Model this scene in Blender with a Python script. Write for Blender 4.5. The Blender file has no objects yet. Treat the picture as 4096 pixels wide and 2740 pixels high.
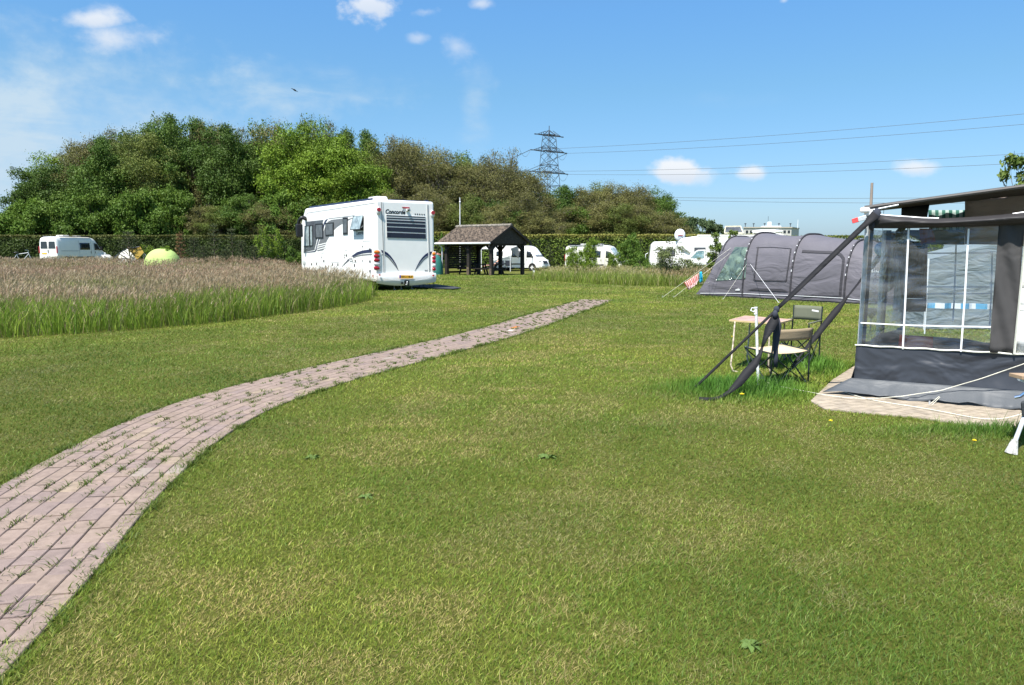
import bpy, bmesh, math, random
import numpy as np
from mathutils import Vector, Matrix, noise
from mathutils.bvhtree import BVHTree
rnd = random.Random(7)
RS = np.random.RandomState(11)
scene = bpy.context.scene
COL = scene.collection
R = math.radians
# ---------------------------------------------------------------- camera geometry
FPX, HOR, EYE = 3000.0, 1008.0, 1.55
PITCH = math.atan((1370 - HOR) / FPX)
CAM = Vector((0, 0, EYE))
def ray(x, y):
    a = (x - 2048) / FPX; b = (1370 - y) / FPX
    return Vector((a, math.cos(PITCH) + b * math.sin(PITCH), -math.sin(PITCH) + b * math.cos(PITCH)))
def PZ(x, y, z=0.0):                      # world point at height z seen at photo pixel
    d = ray(x, y); return CAM + d * ((z - EYE) / d.z)
def PY(x, y, Y):                          # world point at depth Y
    d = ray(x, y); return CAM + d * (Y / d.y)
def PP(x, y, p0, n):                      # on a plane
    d = ray(x, y); n = Vector(n); return CAM + d * ((Vector(p0) - CAM).dot(n) / d.dot(n))
def ss(a, b, v):
    t = min(1, max(0, (v - a) / (b - a))); return t * t * (3 - 2 * t)
def terrain(x, y):
    h = .40 * ss(34, 54, y) * ss(-9, -20, x)
    h -= .20 * ss(42, 62, y) * ss(-9, -3, x)
    return h
def Zm(k):                                # coordinates of an enlarged detail -> photo pixels
    o = {1: (1150, 740, .29863), 2: (1700, 860, .25597), 3: (2200, 860, .29863), 4: (2700, 880, .3413),
         5: (3300, 600, .38269), 6: (3300, 1150, .44644), 7: (2550, 1150, .38396), 8: (0, 840, .3413),
         9: (3400, 850, .38263), 10: (2600, 900, .23464)}[k]
    return lambda x, y: (o[0] + x * o[2], o[1] + y * o[2])
z1, z2, z3, z4, z5, z6, z7, z8, z9, z10 = [Zm(i) for i in range(1, 11)]
# ---------------------------------------------------------------- materials
MATS = {}
def nodes_of(name):
    m = bpy.data.materials.new(name); m.use_nodes = True
    nt = m.node_tree; b = nt.nodes['Principled BSDF']; return m, nt, b
def mat(name, c, rough=.6, metal=0, var=.12, vscale=6., bump=0., bscale=40., coat=0, alpha=1, spec=.5, trans=0):
    m, nt, b = nodes_of(name)
    N, Lk = nt.nodes, nt.links
    c = tuple(c) + (1,)
    tc = N.new('ShaderNodeTexCoord')
    nz = N.new('ShaderNodeTexNoise'); nz.inputs['Scale'].default_value = vscale; nz.inputs['Detail'].default_value = 5
    Lk.new(tc.outputs['Object'], nz.inputs['Vector'])
    mx = N.new('ShaderNodeMix'); mx.data_type = 'RGBA'
    mx.inputs['A'].default_value = tuple(max(0, v * (1 - var)) for v in c[:3]) + (1,)
    mx.inputs['B'].default_value = tuple(min(1, v * (1 + var)) for v in c[:3]) + (1,)
    mrr = N.new('ShaderNodeMapRange'); mrr.inputs[1].default_value = .36; mrr.inputs[2].default_value = .64; Lk.new(nz.outputs['Fac'], mrr.inputs[0])
    Lk.new(mrr.outputs[0], mx.inputs['Factor'])
    Lk.new(mx.outputs['Result'], b.inputs['Base Color'])
    b.inputs['Roughness'].default_value = rough; b.inputs['Metallic'].default_value = metal
    b.inputs['Specular IOR Level'].default_value = spec
    b.inputs['Coat Weight'].default_value = coat
    b.inputs['Alpha'].default_value = alpha
    if bump:
        n2 = N.new('ShaderNodeTexNoise'); n2.inputs['Scale'].default_value = bscale; n2.inputs['Detail'].default_value = 4
        Lk.new(tc.outputs['Object'], n2.inputs['Vector'])
        bp = N.new('ShaderNodeBump'); bp.inputs['Strength'].default_value = bump; bp.inputs['Distance'].default_value = .03
        Lk.new(n2.outputs['Fac'], bp.inputs['Height']); Lk.new(bp.outputs['Normal'], b.inputs['Normal'])
    MATS[name] = m; return m
def foliage_mat(name, rough=.6, transl=.32):
    m = bpy.data.materials.new(name); m.use_nodes = True; nt = m.node_tree; nt.nodes.clear()
    N, Lk = nt.nodes, nt.links
    at = N.new('ShaderNodeAttribute'); at.attribute_name = 'Col'
    pb = N.new('ShaderNodeBsdfPrincipled'); pb.inputs['Roughness'].default_value = rough
    pb.inputs['Specular IOR Level'].default_value = .25
    tr = N.new('ShaderNodeBsdfTranslucent'); mx = N.new('ShaderNodeMixShader'); mx.inputs[0].default_value = transl
    out = N.new('ShaderNodeOutputMaterial')
    oi = N.new('ShaderNodeObjectInfo'); hs = N.new('ShaderNodeHueSaturation')
    mr = N.new('ShaderNodeMapRange'); mr.inputs['To Min'].default_value = .82; mr.inputs['To Max'].default_value = 1.2
    Lk.new(oi.outputs['Random'], mr.inputs['Value']); Lk.new(mr.outputs['Result'], hs.inputs['Value'])
    Lk.new(at.outputs['Color'], hs.inputs['Color'])
    Lk.new(hs.outputs['Color'], pb.inputs['Base Color']); Lk.new(hs.outputs['Color'], tr.inputs['Color'])
    Lk.new(pb.outputs[0], mx.inputs[1]); Lk.new(tr.outputs[0], mx.inputs[2]); Lk.new(mx.outputs[0], out.inputs[0])
    MATS[name] = m; return m
def clear_mat(name, tint=(.9, .93, .95), haze=.12, rough=.08, bump=.25, bscale=3., refl=1.0):
    m = bpy.data.materials.new(name); m.use_nodes = True; nt = m.node_tree; nt.nodes.clear()
    N, Lk = nt.nodes, nt.links
    tc = N.new('ShaderNodeTexCoord'); mp = N.new('ShaderNodeMapping'); mp.inputs['Rotation'].default_value = (.5, .6, .7)
    mp.inputs['Scale'].default_value = (1, 1, 3.5)
    nz = N.new('ShaderNodeTexNoise'); nz.inputs['Scale'].default_value = bscale; nz.inputs['Detail'].default_value = 3
    nz.inputs['Distortion'].default_value = .6
    Lk.new(tc.outputs['Object'], mp.inputs[0]); Lk.new(mp.outputs[0], nz.inputs['Vector'])
    bp = N.new('ShaderNodeBump'); bp.inputs['Strength'].default_value = bump; bp.inputs['Distance'].default_value = .15
    Lk.new(nz.outputs['Fac'], bp.inputs['Height'])
    t = N.new('ShaderNodeBsdfTransparent'); t.inputs[0].default_value = tuple(tint) + (1,)
    g = N.new('ShaderNodeBsdfGlossy'); g.inputs['Roughness'].default_value = rough; Lk.new(bp.outputs[0], g.inputs['Normal'])
    d = N.new('ShaderNodeBsdfDiffuse'); d.inputs[0].default_value = (.7, .72, .74, 1)
    fr = N.new('ShaderNodeFresnel'); fr.inputs[0].default_value = 1.5; Lk.new(bp.outputs[0], fr.inputs['Normal'])
    mu = N.new('ShaderNodeMath'); mu.operation = 'MULTIPLY'; mu.inputs[1].default_value = refl; Lk.new(fr.outputs[0], mu.inputs[0])
    rp = N.new('ShaderNodeMapRange'); rp.inputs['From Min'].default_value = .45; rp.inputs['From Max'].default_value = .7
    rp.inputs['To Min'].default_value = haze * .5; rp.inputs['To Max'].default_value = haze * 2.2
    Lk.new(nz.outputs['Fac'], rp.inputs['Value'])
    m1 = N.new('ShaderNodeMixShader'); Lk.new(rp.outputs[0], m1.inputs[0]); Lk.new(t.outputs[0], m1.inputs[1]); Lk.new(d.outputs[0], m1.inputs[2])
    m2 = N.new('ShaderNodeMixShader'); Lk.new(mu.outputs[0], m2.inputs[0]); Lk.new(m1.outputs[0], m2.inputs[1]); Lk.new(g.outputs[0], m2.inputs[2])
    o = N.new('ShaderNodeOutputMaterial'); Lk.new(m2.outputs[0], o.inputs[0]); MATS[name] = m; return m
def fabric_mat(name, c, rough=.75, fold=.5, fscale=(1.5, 1.5, 5), sheen=0, var=.12, rot=(.4, .5, .3), transl=0, dist=.12):
    m, nt, b = nodes_of(name); N, Lk = nt.nodes, nt.links
    tc = N.new('ShaderNodeTexCoord'); mp = N.new('ShaderNodeMapping'); mp.inputs['Rotation'].default_value = rot
    mp.inputs['Scale'].default_value = fscale
    nz = N.new('ShaderNodeTexNoise'); nz.inputs['Scale'].default_value = 1.2; nz.inputs['Detail'].default_value = 3; nz.inputs['Distortion'].default_value = .8
    Lk.new(tc.outputs['Object'], mp.inputs[0]); Lk.new(mp.outputs[0], nz.inputs['Vector'])
    n3 = N.new('ShaderNodeTexNoise'); n3.inputs['Scale'].default_value = 2.5; n3.inputs['Detail'].default_value = 6; Lk.new(tc.outputs['Object'], n3.inputs['Vector'])
    mx = N.new('ShaderNodeMix'); mx.data_type = 'RGBA'
    mx.inputs['A'].default_value = tuple(v * (1 - var) for v in c) + (1,); mx.inputs['B'].default_value = tuple(min(1, v * (1 + var)) for v in c) + (1,)
    Lk.new(n3.outputs['Fac'], mx.inputs['Factor']); Lk.new(mx.outputs['Result'], b.inputs['Base Color'])
    bp = N.new('ShaderNodeBump'); bp.inputs['Strength'].default_value = fold; bp.inputs['Distance'].default_value = dist
    Lk.new(nz.outputs['Fac'], bp.inputs['Height']); Lk.new(bp.outputs[0], b.inputs['Normal'])
    b.inputs['Specular IOR Level'].default_value = .22
    b.inputs['Roughness'].default_value = rough; b.inputs['Sheen Weight'].default_value = sheen
    if transl:
        t = N.new('ShaderNodeBsdfTranslucent'); Lk.new(mx.outputs['Result'], t.inputs[0]); Lk.new(bp.outputs[0], t.inputs['Normal'])
        ms = N.new('ShaderNodeMixShader'); ms.inputs[0].default_value = transl
        o = N['Material Output']; Lk.new(b.outputs[0], ms.inputs[1]); Lk.new(t.outputs[0], ms.inputs[2]); Lk.new(ms.outputs[0], o.inputs[0])
    MATS[name] = m; return m
def stripe_mat(name, c1, c2, freq, axis=0, duty=.5, fold=.3):
    m, nt, b = nodes_of(name); N, Lk = nt.nodes, nt.links
    uv = N.new('ShaderNodeUVMap'); sp = N.new('ShaderNodeSeparateXYZ'); Lk.new(uv.outputs[0], sp.inputs[0])
    mu = N.new('ShaderNodeMath'); mu.operation = 'MULTIPLY'; mu.inputs[1].default_value = freq; Lk.new(sp.outputs[axis], mu.inputs[0])
    fr = N.new('ShaderNodeMath'); fr.operation = 'FRACT'; Lk.new(mu.outputs[0], fr.inputs[0])
    gt = N.new('ShaderNodeMath'); gt.operation = 'GREATER_THAN'; gt.inputs[1].default_value = duty; Lk.new(fr.outputs[0], gt.inputs[0])
    mx = N.new('ShaderNodeMix'); mx.data_type = 'RGBA'; mx.inputs['A'].default_value = tuple(c1) + (1,); mx.inputs['B'].default_value = tuple(c2) + (1,)
    Lk.new(gt.outputs[0], mx.inputs['Factor']); Lk.new(mx.outputs['Result'], b.inputs['Base Color'])
    b.inputs['Roughness'].default_value = .85; MATS[name] = m; return m
white_paint = mat('white_paint', (.87, .86, .82), .25, var=.02, coat=.4, vscale=2)
grey_white = mat('grey_white_plastic', (.72, .71, .68), .35, var=.03)
cream_paint = mat('cream_paint', (.66, .64, .54), .3, var=.03, coat=.3)
charcoal = mat('charcoal_paint', (.075, .08, .09), .3, var=.08, coat=.3)
mid_grey = mat('mid_grey_paint', (.16, .165, .17), .35, var=.06)
seam_grey = mat('seam_grey', (.32, .33, .33), .6)
navy = mat('navy_paint', (.012, .018, .07), .3, var=.1, coat=.3)
navy_dark = mat('navy_dark', (.006, .008, .025), .25, var=.1, coat=.4)
black_plastic = mat('black_plastic', (.012, .012, .013), .45)
rubber = mat('tyre_rubber', (.015, .015, .015), .85)
dark_under = mat('underbody', (.01, .01, .01), .9)
glass_dark = mat('dark_glass', (.02, .025, .03), .05, spec=.8, var=.2)
glass_side = mat('side_glass', (.085, .09, .095), .08, spec=.8, var=.35, vscale=3)
glass_pale = mat('pale_glass', (.30, .36, .36), .1, spec=.8, var=.4, vscale=4)
screen_white = mat('white_sunscreen', (.78, .8, .82), .3, var=.05)
red_lamp = mat('red_lamp', (.35, .008, .02), .15, coat=.5, var=.1)
orange_lamp = mat('orange_lamp', (.8, .2, .015), .15, coat=.5, var=.1)
clear_lamp = mat('clear_lamp', (.6, .62, .6), .1, coat=.5, var=.2)
plate_yellow = mat('plate_yellow', (.85, .42, .02), .5, var=.04)
plate_blue = mat('plate_blue', (.02, .05, .45), .5)
chrome = mat('chrome', (.75, .76, .78), .22, metal=1, var=.08)
galv = mat('galvanised_steel', (.52, .55, .57), .45, metal=.25, var=.2, vscale=12)
alu = mat('white_metal', (.78, .79, .8), .4, var=.06)
dark_wood = mat('dark_stained_wood', (.016, .012, .009), .8, var=.4, vscale=8, bump=.3, bscale=20)
dry_wood = mat('weathered_wood', (.10, .075, .05), .85, var=.4, vscale=8, bump=.3)
bark = mat('bark', (.07, .055, .04), .9, var=.4, vscale=4, bump=.5, bscale=10)
grey_bark = mat('grey_bark', (.16, .14, .115), .9, var=.3, vscale=4, bump=.5, bscale=10)
steel_tower = mat('tower_steel', (.055, .065, .078), .6, metal=.3, var=.15, vscale=1)
wire_m = mat('wire', (.06, .065, .07), .6)
rope_m = mat('rope', (.62, .60, .50), .8, var=.15, vscale=60)
strap_m = fabric_mat('black_webbing', (.014, .014, .016), .7, fold=.2)
leafm = foliage_mat('leaves', .6, .2)
grassm = foliage_mat('grass_blades', .55, .3)
# ---------------------------------------------------------------- mesh builder
class M:
    def __init__(s): s.v = []; s.f = []; s.uv = None
    def add(s, vs, fs):
        o = len(s.v); s.v += [tuple(v) for v in vs]; s.f += [tuple(i + o for i in f) for f in fs]; return s
    def box(s, c, d, rot=None, taper=1.0):
        x, y, z = [q / 2 for q in d]; vs = []
        for k in (-1, 1):
            t = taper if k > 0 else 1
            for a, b in ((-1, -1), (1, -1), (1, 1), (-1, 1)): vs.append(Vector((a * x * t, b * y * t, k * z)))
        if rot is not None:
            if isinstance(rot, (int, float)): rot = Matrix.Rotation(rot, 3, 'Z')
            vs = [rot @ v for v in vs]
        c = Vector(c)
        return s.add([v + c for v in vs], [(3, 2, 1, 0), (4, 5, 6, 7), (0, 1, 5, 4), (1, 2, 6, 5), (2, 3, 7, 6), (3, 0, 4, 7)])
    def beam(s, a, b, w, h=None, up=(0, 0, 1)):
        a = Vector(a); b = Vector(b); h = h or w; d = (b - a).normalized(); u = Vector(up)
        if abs(d.dot(u)) > .98: u = Vector((1, 0, 0))
        r = d.cross(u).normalized(); u = r.cross(d).normalized(); vs = []
        for p in (a, b):
            for i, j in ((-1, -1), (1, -1), (1, 1), (-1, 1)): vs.append(p + r * (i * w / 2) + u * (j * h / 2))
        return s.add(vs, [(0, 1, 2, 3), (7, 6, 5, 4), (0, 4, 5, 1), (1, 5, 6, 2), (2, 6, 7, 3), (3, 7, 4, 0)])
    def tube(s, pts, r, n=6, caps=True):
        pts = [Vector(p) for p in pts]; rr = r if isinstance(r, (list, tuple)) else [r] * len(pts)
        o = len(s.v); pu = None
        for i, p in enumerate(pts):
            d = (pts[min(i + 1, len(pts) - 1)] - pts[max(i - 1, 0)]).normalized()
            if pu is None: pu = Vector((0, 0, 1)) if abs(d.z) < .9 else Vector((1, 0, 0))
            a = d.cross(pu)
            if a.length < 1e-6: a = d.orthogonal()
            a.normalize(); pu = a.cross(d).normalized()
            for k in range(n):
                t = 2 * math.pi * k / n; s.v.append(tuple(p + (a * math.cos(t) + pu * math.sin(t)) * rr[i]))
        for i in range(len(pts) - 1):
            for k in range(n):
                s.f.append((o + i * n + k, o + i * n + (k + 1) % n, o + (i + 1) * n + (k + 1) % n, o + (i + 1) * n + k))
        if caps:
            s.f.append(tuple(o + k for k in reversed(range(n)))); s.f.append(tuple(o + (len(pts) - 1) * n + k for k in range(n)))
        return s
    def ell(s, c, r, n=12, m=8, rot=None, half=False):
        c = Vector(c); vs = []; fs = []
        for i in range(m + 1):
            ph = (math.pi / 2 if half else math.pi) * i / m
            for j in range(n):
                t = 2 * math.pi * j / n; v = Vector((r[0] * math.sin(ph) * math.cos(t), r[1] * math.sin(ph) * math.sin(t), r[2] * math.cos(ph)))
                vs.append((rot @ v if rot is not None else v) + c)
        for i in range(m):
            for j in range(n): fs.append((i * n + j, (i + 1) * n + j, (i + 1) * n + (j + 1) % n, i * n + (j + 1) % n))
        return s.add(vs, fs)
    def grid(s, rows, closed=False, uv=False):
        o = len(s.v); nr = len(rows); nc = len(rows[0])
        for r in rows: s.v += [tuple(p) for p in r]
        for i in range(nr - 1):
            for j in range(nc if closed else nc - 1):
                k = (j + 1) % nc
                s.f.append((o + i * nc + j, o + i * nc + k, o + (i + 1) * nc + k, o + (i + 1) * nc + j))
        if uv:
            s.uv = s.uv or {}
            for i in range(nr):
                for j in range(nc): s.uv[o + i * nc + j] = (j / (nc - 1), i / (nr - 1))
        return s
    def prism(s, poly, off):                                    # planar polygon with thickness vector
        off = Vector(off); n = len(poly); o = len(s.v)
        s.v += [tuple(Vector(p)) for p in poly] + [tuple(Vector(p) + off) for p in poly]
        s.f.append(tuple(o + i for i in reversed(range(n)))); s.f.append(tuple(o + n + i for i in range(n)))
        for i in range(n): s.f.append((o + i, o + (i + 1) % n, o + n + (i + 1) % n, o + n + i))
        return s
    def mesh(s, name, m, inv=None, smooth=None):
        me = bpy.data.meshes.new(name); vs = s.v if inv is None else [tuple(inv @ Vector(v)) for v in s.v]
        me.from_pydata(vs, [], s.f); me.materials.append(m)
        if s.uv:
            ul = me.uv_layers.new(name='UVMap')
            for lp in me.loops: ul.data[lp.index].uv = s.uv.get(lp.vertex_index, (0, 0))
        bm = bmesh.new(); bm.from_mesh(me); bmesh.ops.recalc_face_normals(bm, faces=bm.faces); bm.to_mesh(me); bm.free()
        if smooth is not None:
            me.shade_smooth(); me.set_sharp_from_angle(angle=R(smooth))
        me.update(); return me
    def build(s, name, m, parent=None, smooth=None, world=False, bevel=0, label=None, solid=0):
        inv = WM[parent.name].inverted() if (world and parent is not None) else None
        o = bpy.data.objects.new(name, s.mesh(name, m, inv, smooth)); COL.objects.link(o)
        if parent is not None:
            o.parent = parent; WM[o.name] = WM[parent.name]
        else: WM[o.name] = Matrix()
        if solid:
            md = o.modifiers.new('solid', 'SOLIDIFY'); md.thickness = solid; md.offset = 0
        if bevel:
            md = o.modifiers.new('bevel', 'BEVEL'); md.width = bevel; md.segments = 2; md.limit_method = 'ANGLE'
        if label: o['label'] = label
        return o
WM = {}                                                         # world matrix of every thing and part
def tag(o, label, cat, group=None, kind=None):
    if label: o['label'] = label
    if cat: o['category'] = cat
    if group: o['group'] = group
    if kind: o['kind'] = kind
    return o
def thing(name, label, cat, loc=(0, 0, 0), rotz=0, group=None):
    o = bpy.data.objects.new(name, None); COL.objects.link(o); o.empty_display_size = .3
    o.location = loc; o.rotation_euler = (0, 0, rotz)
    WM[o.name] = Matrix.Translation(Vector(loc)) @ Matrix.Rotation(rotz, 4, 'Z')
    return tag(o, label, cat, group)
def single(mb, name, m, label, cat, loc, group=None, smooth=None, kind=None, rotz=0, world=True, **k):   # a thing that is one mesh
    W = Matrix.Translation(Vector(loc)) @ Matrix.Rotation(rotz, 4, 'Z')
    o = bpy.data.objects.new(name, mb.mesh(name, m, W.inverted() if world else None, smooth)); COL.objects.link(o)
    o.location = loc; o.rotation_euler = (0, 0, rotz); WM[o.name] = W
    if k.get('solid'):
        md = o.modifiers.new('solid', 'SOLIDIFY'); md.thickness = k['solid']; md.offset = 0
    return tag(o, label, cat, group, kind)
def copy_tree(o, parent=None):
    c = o.copy(); COL.objects.link(c); c.parent = parent
    for ch in list(o.children): copy_tree(ch, c)
    return c
def text_geo(txt, size=1.0, bold=.0, shear=0., spacing=1.0):
    cu = bpy.data.curves.new('t', 'FONT'); cu.body = txt; cu.size = size; cu.offset = bold; cu.shear = shear
    cu.space_character = spacing; cu.align_x = 'LEFT'; cu.resolution_u = 3; cu.extrude = .0015
    ob = bpy.data.objects.new('t', cu); COL.objects.link(ob)
    dg = bpy.context.evaluated_depsgraph_get(); me = bpy.data.meshes.new_from_object(ob.evaluated_get(dg))
    vs = [tuple(v.co) for v in me.vertices]; fs = [tuple(p.vertices) for p in me.polygons]
    bpy.data.objects.remove(ob); bpy.data.curves.remove(cu); bpy.data.meshes.remove(me); return vs, fs
def put_text(mb, txt, p0, p1, height, up, n, bold=0., shear=0.):
    """letters from p0 to p1 along their base line, 'height' high, standing on direction up, lifted along n"""
    vs, fs = text_geo(txt, 1.0, bold, shear)
    p0 = Vector(p0); p1 = Vector(p1); w = max(v[0] for v in vs) - min(v[0] for v in vs); x0 = min(v[0] for v in vs)
    h = max(v[1] for v in vs); ux = (p1 - p0) / w; up = Vector(up).normalized() * (height / h); n = Vector(n).normalized()
    mb.add([p0 + ux * (v[0] - x0) + up * v[1] + n * v[2] for v in vs], fs)
def np_mesh(name, V, F4, F3, colors, m, loc=(0, 0, 0)):
    """V (n,3); F4 (a,4); F3 (b,3) index arrays; colors (n,3)"""
    me = bpy.data.meshes.new(name); me.vertices.add(len(V)); me.vertices.foreach_set('co', V.astype(np.float32).ravel())
    l4 = len(F4) if F4 is not None else 0; l3 = len(F3) if F3 is not None else 0
    idx = np.concatenate([F4.ravel() if l4 else np.zeros(0, int), F3.ravel() if l3 else np.zeros(0, int)]).astype(np.int32)
    me.loops.add(len(idx)); me.loops.foreach_set('vertex_index', idx)
    me.polygons.add(l4 + l3)
    st = np.concatenate([np.arange(l4) * 4, l4 * 4 + np.arange(l3) * 3]).astype(np.int32)
    me.polygons.foreach_set('loop_start', st)
    me.update(calc_edges=True); me.validate()
    if colors is not None:
        ca = me.color_attributes.new('Col', 'FLOAT_COLOR', 'POINT')
        c4 = np.ones((len(V), 4), np.float32); c4[:, :3] = colors; ca.data.foreach_set('color', c4.ravel())
    me.materials.append(m); return me
def np_obj(name, me, loc=(0, 0, 0), parent=None):
    o = bpy.data.objects.new(name, me); COL.objects.link(o); o.location = loc
    if parent is not None: o.parent = parent
    WM[o.name] = Matrix.Translation(Vector(loc)) if parent is None else WM[parent.name]
    return o
def blades(P, h, w, lean, az, face, col0, col1, bend=.35):
    """grass blades: P (n,3) roots, h height, w width, lean sideways shift of tip, az lean azimuth, face width azimuth"""
    n = len(P); ld = np.stack([np.cos(az), np.sin(az), np.zeros(n)], 1); wd = np.stack([np.cos(face), np.sin(face), np.zeros(n)], 1) * (w / 2)[:, None]
    mid = P + ld * (lean * bend)[:, None]; mid[:, 2] += h * .6
    tip = P + ld * lean[:, None]; tip[:, 2] += h
    V = np.stack([P - wd, P + wd, mid + wd * .8, mid - wd * .8, tip], 1).reshape(-1, 3)
    b = np.arange(n)[:, None] * 5
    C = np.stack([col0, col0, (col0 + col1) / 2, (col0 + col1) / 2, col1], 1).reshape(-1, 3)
    return V, b + np.array([[0, 1, 2, 3]]), b + np.array([[3, 2, 4]]), C
def merge(parts):
    V = []; F4 = []; F3 = []; C = []; o = 0
    for v, a, b, c in parts:
        V.append(v); C.append(c)
        if a is not None and len(a): F4.append(a + o)
        if b is not None and len(b): F3.append(b + o)
        o += len(v)
    return np.concatenate(V), (np.concatenate(F4) if F4 else None), (np.concatenate(F3) if F3 else None), np.concatenate(C)
def inpoly(x, y, poly):
    ins = np.zeros(len(x), bool); n = len(poly)
    for i in range(n):
        x1, y1 = poly[i]; x2, y2 = poly[(i + 1) % n]
        if y1 == y2: continue
        c = ((y1 > y) != (y2 > y)) & (x < (x2 - x1) * (y - y1) / (y2 - y1) + x1); ins ^= c
    return ins
def vnoise(x, y, s, seed=0):
    """cheap smooth value noise on numpy arrays, 0..1"""
    x = x / s + seed * 17.3; y = y / s + seed * 5.1; xi = np.floor(x); yi = np.floor(y); fx = x - xi; fy = y - yi
    fx = fx * fx * (3 - 2 * fx); fy = fy * fy * (3 - 2 * fy)
    def hsh(a, b):
        v = np.sin(a * 127.1 + b * 311.7 + seed * 74.7) * 43758.5453; return v - np.floor(v)
    return (hsh(xi, yi) * (1 - fx) + hsh(xi + 1, yi) * fx) * (1 - fy) + (hsh(xi, yi + 1) * (1 - fx) + hsh(xi + 1, yi + 1) * fx) * fy
def nterr(x, y):
    def s_(a, b, v):
        t = np.clip((v - a) / (b - a), 0, 1); return t * t * (3 - 2 * t)
    return .40 * s_(34, 54, y) * s_(-9, -20, x) - .20 * s_(42, 62, y) * s_(-9, -3, x)
def leafcloud(P, size, normal_bias, cols, flat=.5, seed=1):
    """one leaf-shaped quad per point; normal_bias (n,3) preferred normal"""
    n = len(P); g = np.random.RandomState(seed)
    nrm = normal_bias * flat + g.normal(0, 1, (n, 3)) * (1 - flat) * .9; nrm /= np.linalg.norm(nrm, axis=1)[:, None] + 1e-6
    t = g.normal(0, 1, (n, 3)); a = np.cross(nrm, t); a /= np.linalg.norm(a, axis=1)[:, None] + 1e-6; b = np.cross(nrm, a)
    s = (size * (.6 + .8 * g.rand(n)))[:, None]
    a = a * s; b = b * s * .55
    V = np.stack([P - a, P - b + a * .1, P + a, P + b + a * .1], 1).reshape(-1, 3)
    F = np.arange(n)[:, None] * 4 + np.array([[0, 1, 2, 3]])
    return V, F, None, np.repeat(cols, 4, 0)
# ================================================================ sky, sun, camera
SUN = Vector((-.295, -.47, 1)).normalized()
w = bpy.data.worlds.new('World'); scene.world = w; w.use_nodes = True; nt = w.node_tree; N, Lk = nt.nodes, nt.links
N.clear(); wo = N.new('ShaderNodeOutputWorld'); bg = N.new('ShaderNodeBackground'); Lk.new(bg.outputs[0], wo.inputs[0])
sky = N.new('ShaderNodeTexSky'); sky.sky_type = 'NISHITA'; sky.sun_disc = False
sky.sun_elevation = math.asin(SUN.z); sky.sun_rotation = math.atan2(SUN.x, SUN.y) % (2 * math.pi)
sky.air_density = 1.0; sky.dust_density = .6; sky.ozone_density = 1.6; sky.altitude = 0
bg.inputs[1].default_value = .105
tc = N.new('ShaderNodeTexCoord')
def vm(op, a, b=None):
    n = N.new('ShaderNodeVectorMath'); n.operation = op
    for i, q in enumerate((a, b)):
        if q is None: continue
        if isinstance(q, (tuple, list, Vector)): n.inputs[i].default_value = tuple(q)
        else: Lk.new(q, n.inputs[i])
    return n.outputs['Value'] if op in ('DOT_PRODUCT', 'LENGTH') else n.outputs[0]
def mt(op, a, b=None, c=None, clamp=False):
    n = N.new('ShaderNodeMath'); n.operation = op; n.use_clamp = clamp
    for i, q in enumerate((a, b, c)):
        if q is None: continue
        if isinstance(q, (int, float)): n.inputs[i].default_value = q
        else: Lk.new(q, n.inputs[i])
    return n.outputs[0]
def sst(v, a, b, hi=1.0):
    n = N.new('ShaderNodeMapRange'); n.interpolation_type = 'SMOOTHSTEP'; Lk.new(v, n.inputs[0])
    n.inputs[1].default_value = a; n.inputs[2].default_value = b; n.inputs[4].default_value = hi; return n.outputs[0]
dirv = tc.outputs['Generated']
def wnoise(scale, detail=6, sc=(1, 1, 1), dist=0., rough=.55, rot=(0, 0, 0)):
    mp = N.new('ShaderNodeMapping'); mp.inputs['Scale'].default_value = sc; mp.inputs['Rotation'].default_value = rot; Lk.new(dirv, mp.inputs[0])
    n = N.new('ShaderNodeTexNoise'); n.inputs['Scale'].default_value = scale; n.inputs['Detail'].default_value = detail
    n.inputs['Distortion'].default_value = dist; n.inputs['Roughness'].default_value = rough; Lk.new(mp.outputs[0], n.inputs['Vector']); return n
nb = wnoise(16, 7, (1, 1, 1.5)); nbig = wnoise(55, 6, (1, 1, 1.3))
nf = mt('ADD', mt('MULTIPLY', mt('SUBTRACT', nb.outputs['Fac'], .5), 3.0), mt('MULTIPLY', mt('SUBTRACT', nbig.outputs['Fac'], .5), 1.5))
def blob(px, py, rx, ry, soft=.5, amp=1.0, hi=1.0):
    c = ray(px, py).normalized(); ex = (ray(px + 50, py).normalized() - c); sx = ex.length / 50; ex.normalize()
    ez = ex.cross(c).normalized()
    if ez.z < 0: ez = -ez
    a = mt('DIVIDE', vm('DOT_PRODUCT', dirv, ex), rx * sx); a = mt('SUBTRACT', a, ex.dot(c) / (rx * sx))
    b = mt('DIVIDE', vm('DOT_PRODUCT', dirv, ez), ry * sx); b = mt('SUBTRACT', b, ez.dot(c) / (ry * sx))
    r = mt('SQRT', mt('ADD', mt('MULTIPLY', a, a), mt('MULTIPLY', b, b)))
    front = sst(vm('DOT_PRODUCT', dirv, c), .3, .5)
    v = mt('ADD', mt('SUBTRACT', 1.0, r), mt('MULTIPLY', nf, amp))
    return mt('MULTIPLY', sst(v, 0, soft, hi), front), b
puffs = [(385, 76, 165, 60, .9, .5, .85), (455, 150, 210, 78, 1.1, .5, .75), (1490, 22, 145, 66, .8, .9, .8), (1700, 48, 75, 28, 1.0, .8, .35),
         (1674, 153, 60, 28, 1.1, .6, .45), (1831, 190, 80, 75, 1.3, .7, .45), (1927, 17, 55, 26, 1., .6, .6),
         (2715, 686, 125, 62, .6, .45, .95), (2750, 706, 125, 44, 1., .5, .75), (3005, 688, 80, 42, .7, .45, .92), (3660, 672, 100, 46, .9, .5, .85), (3136, 2, 30, 18, .9, .5, .5)]
acc = None; shade = None
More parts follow.
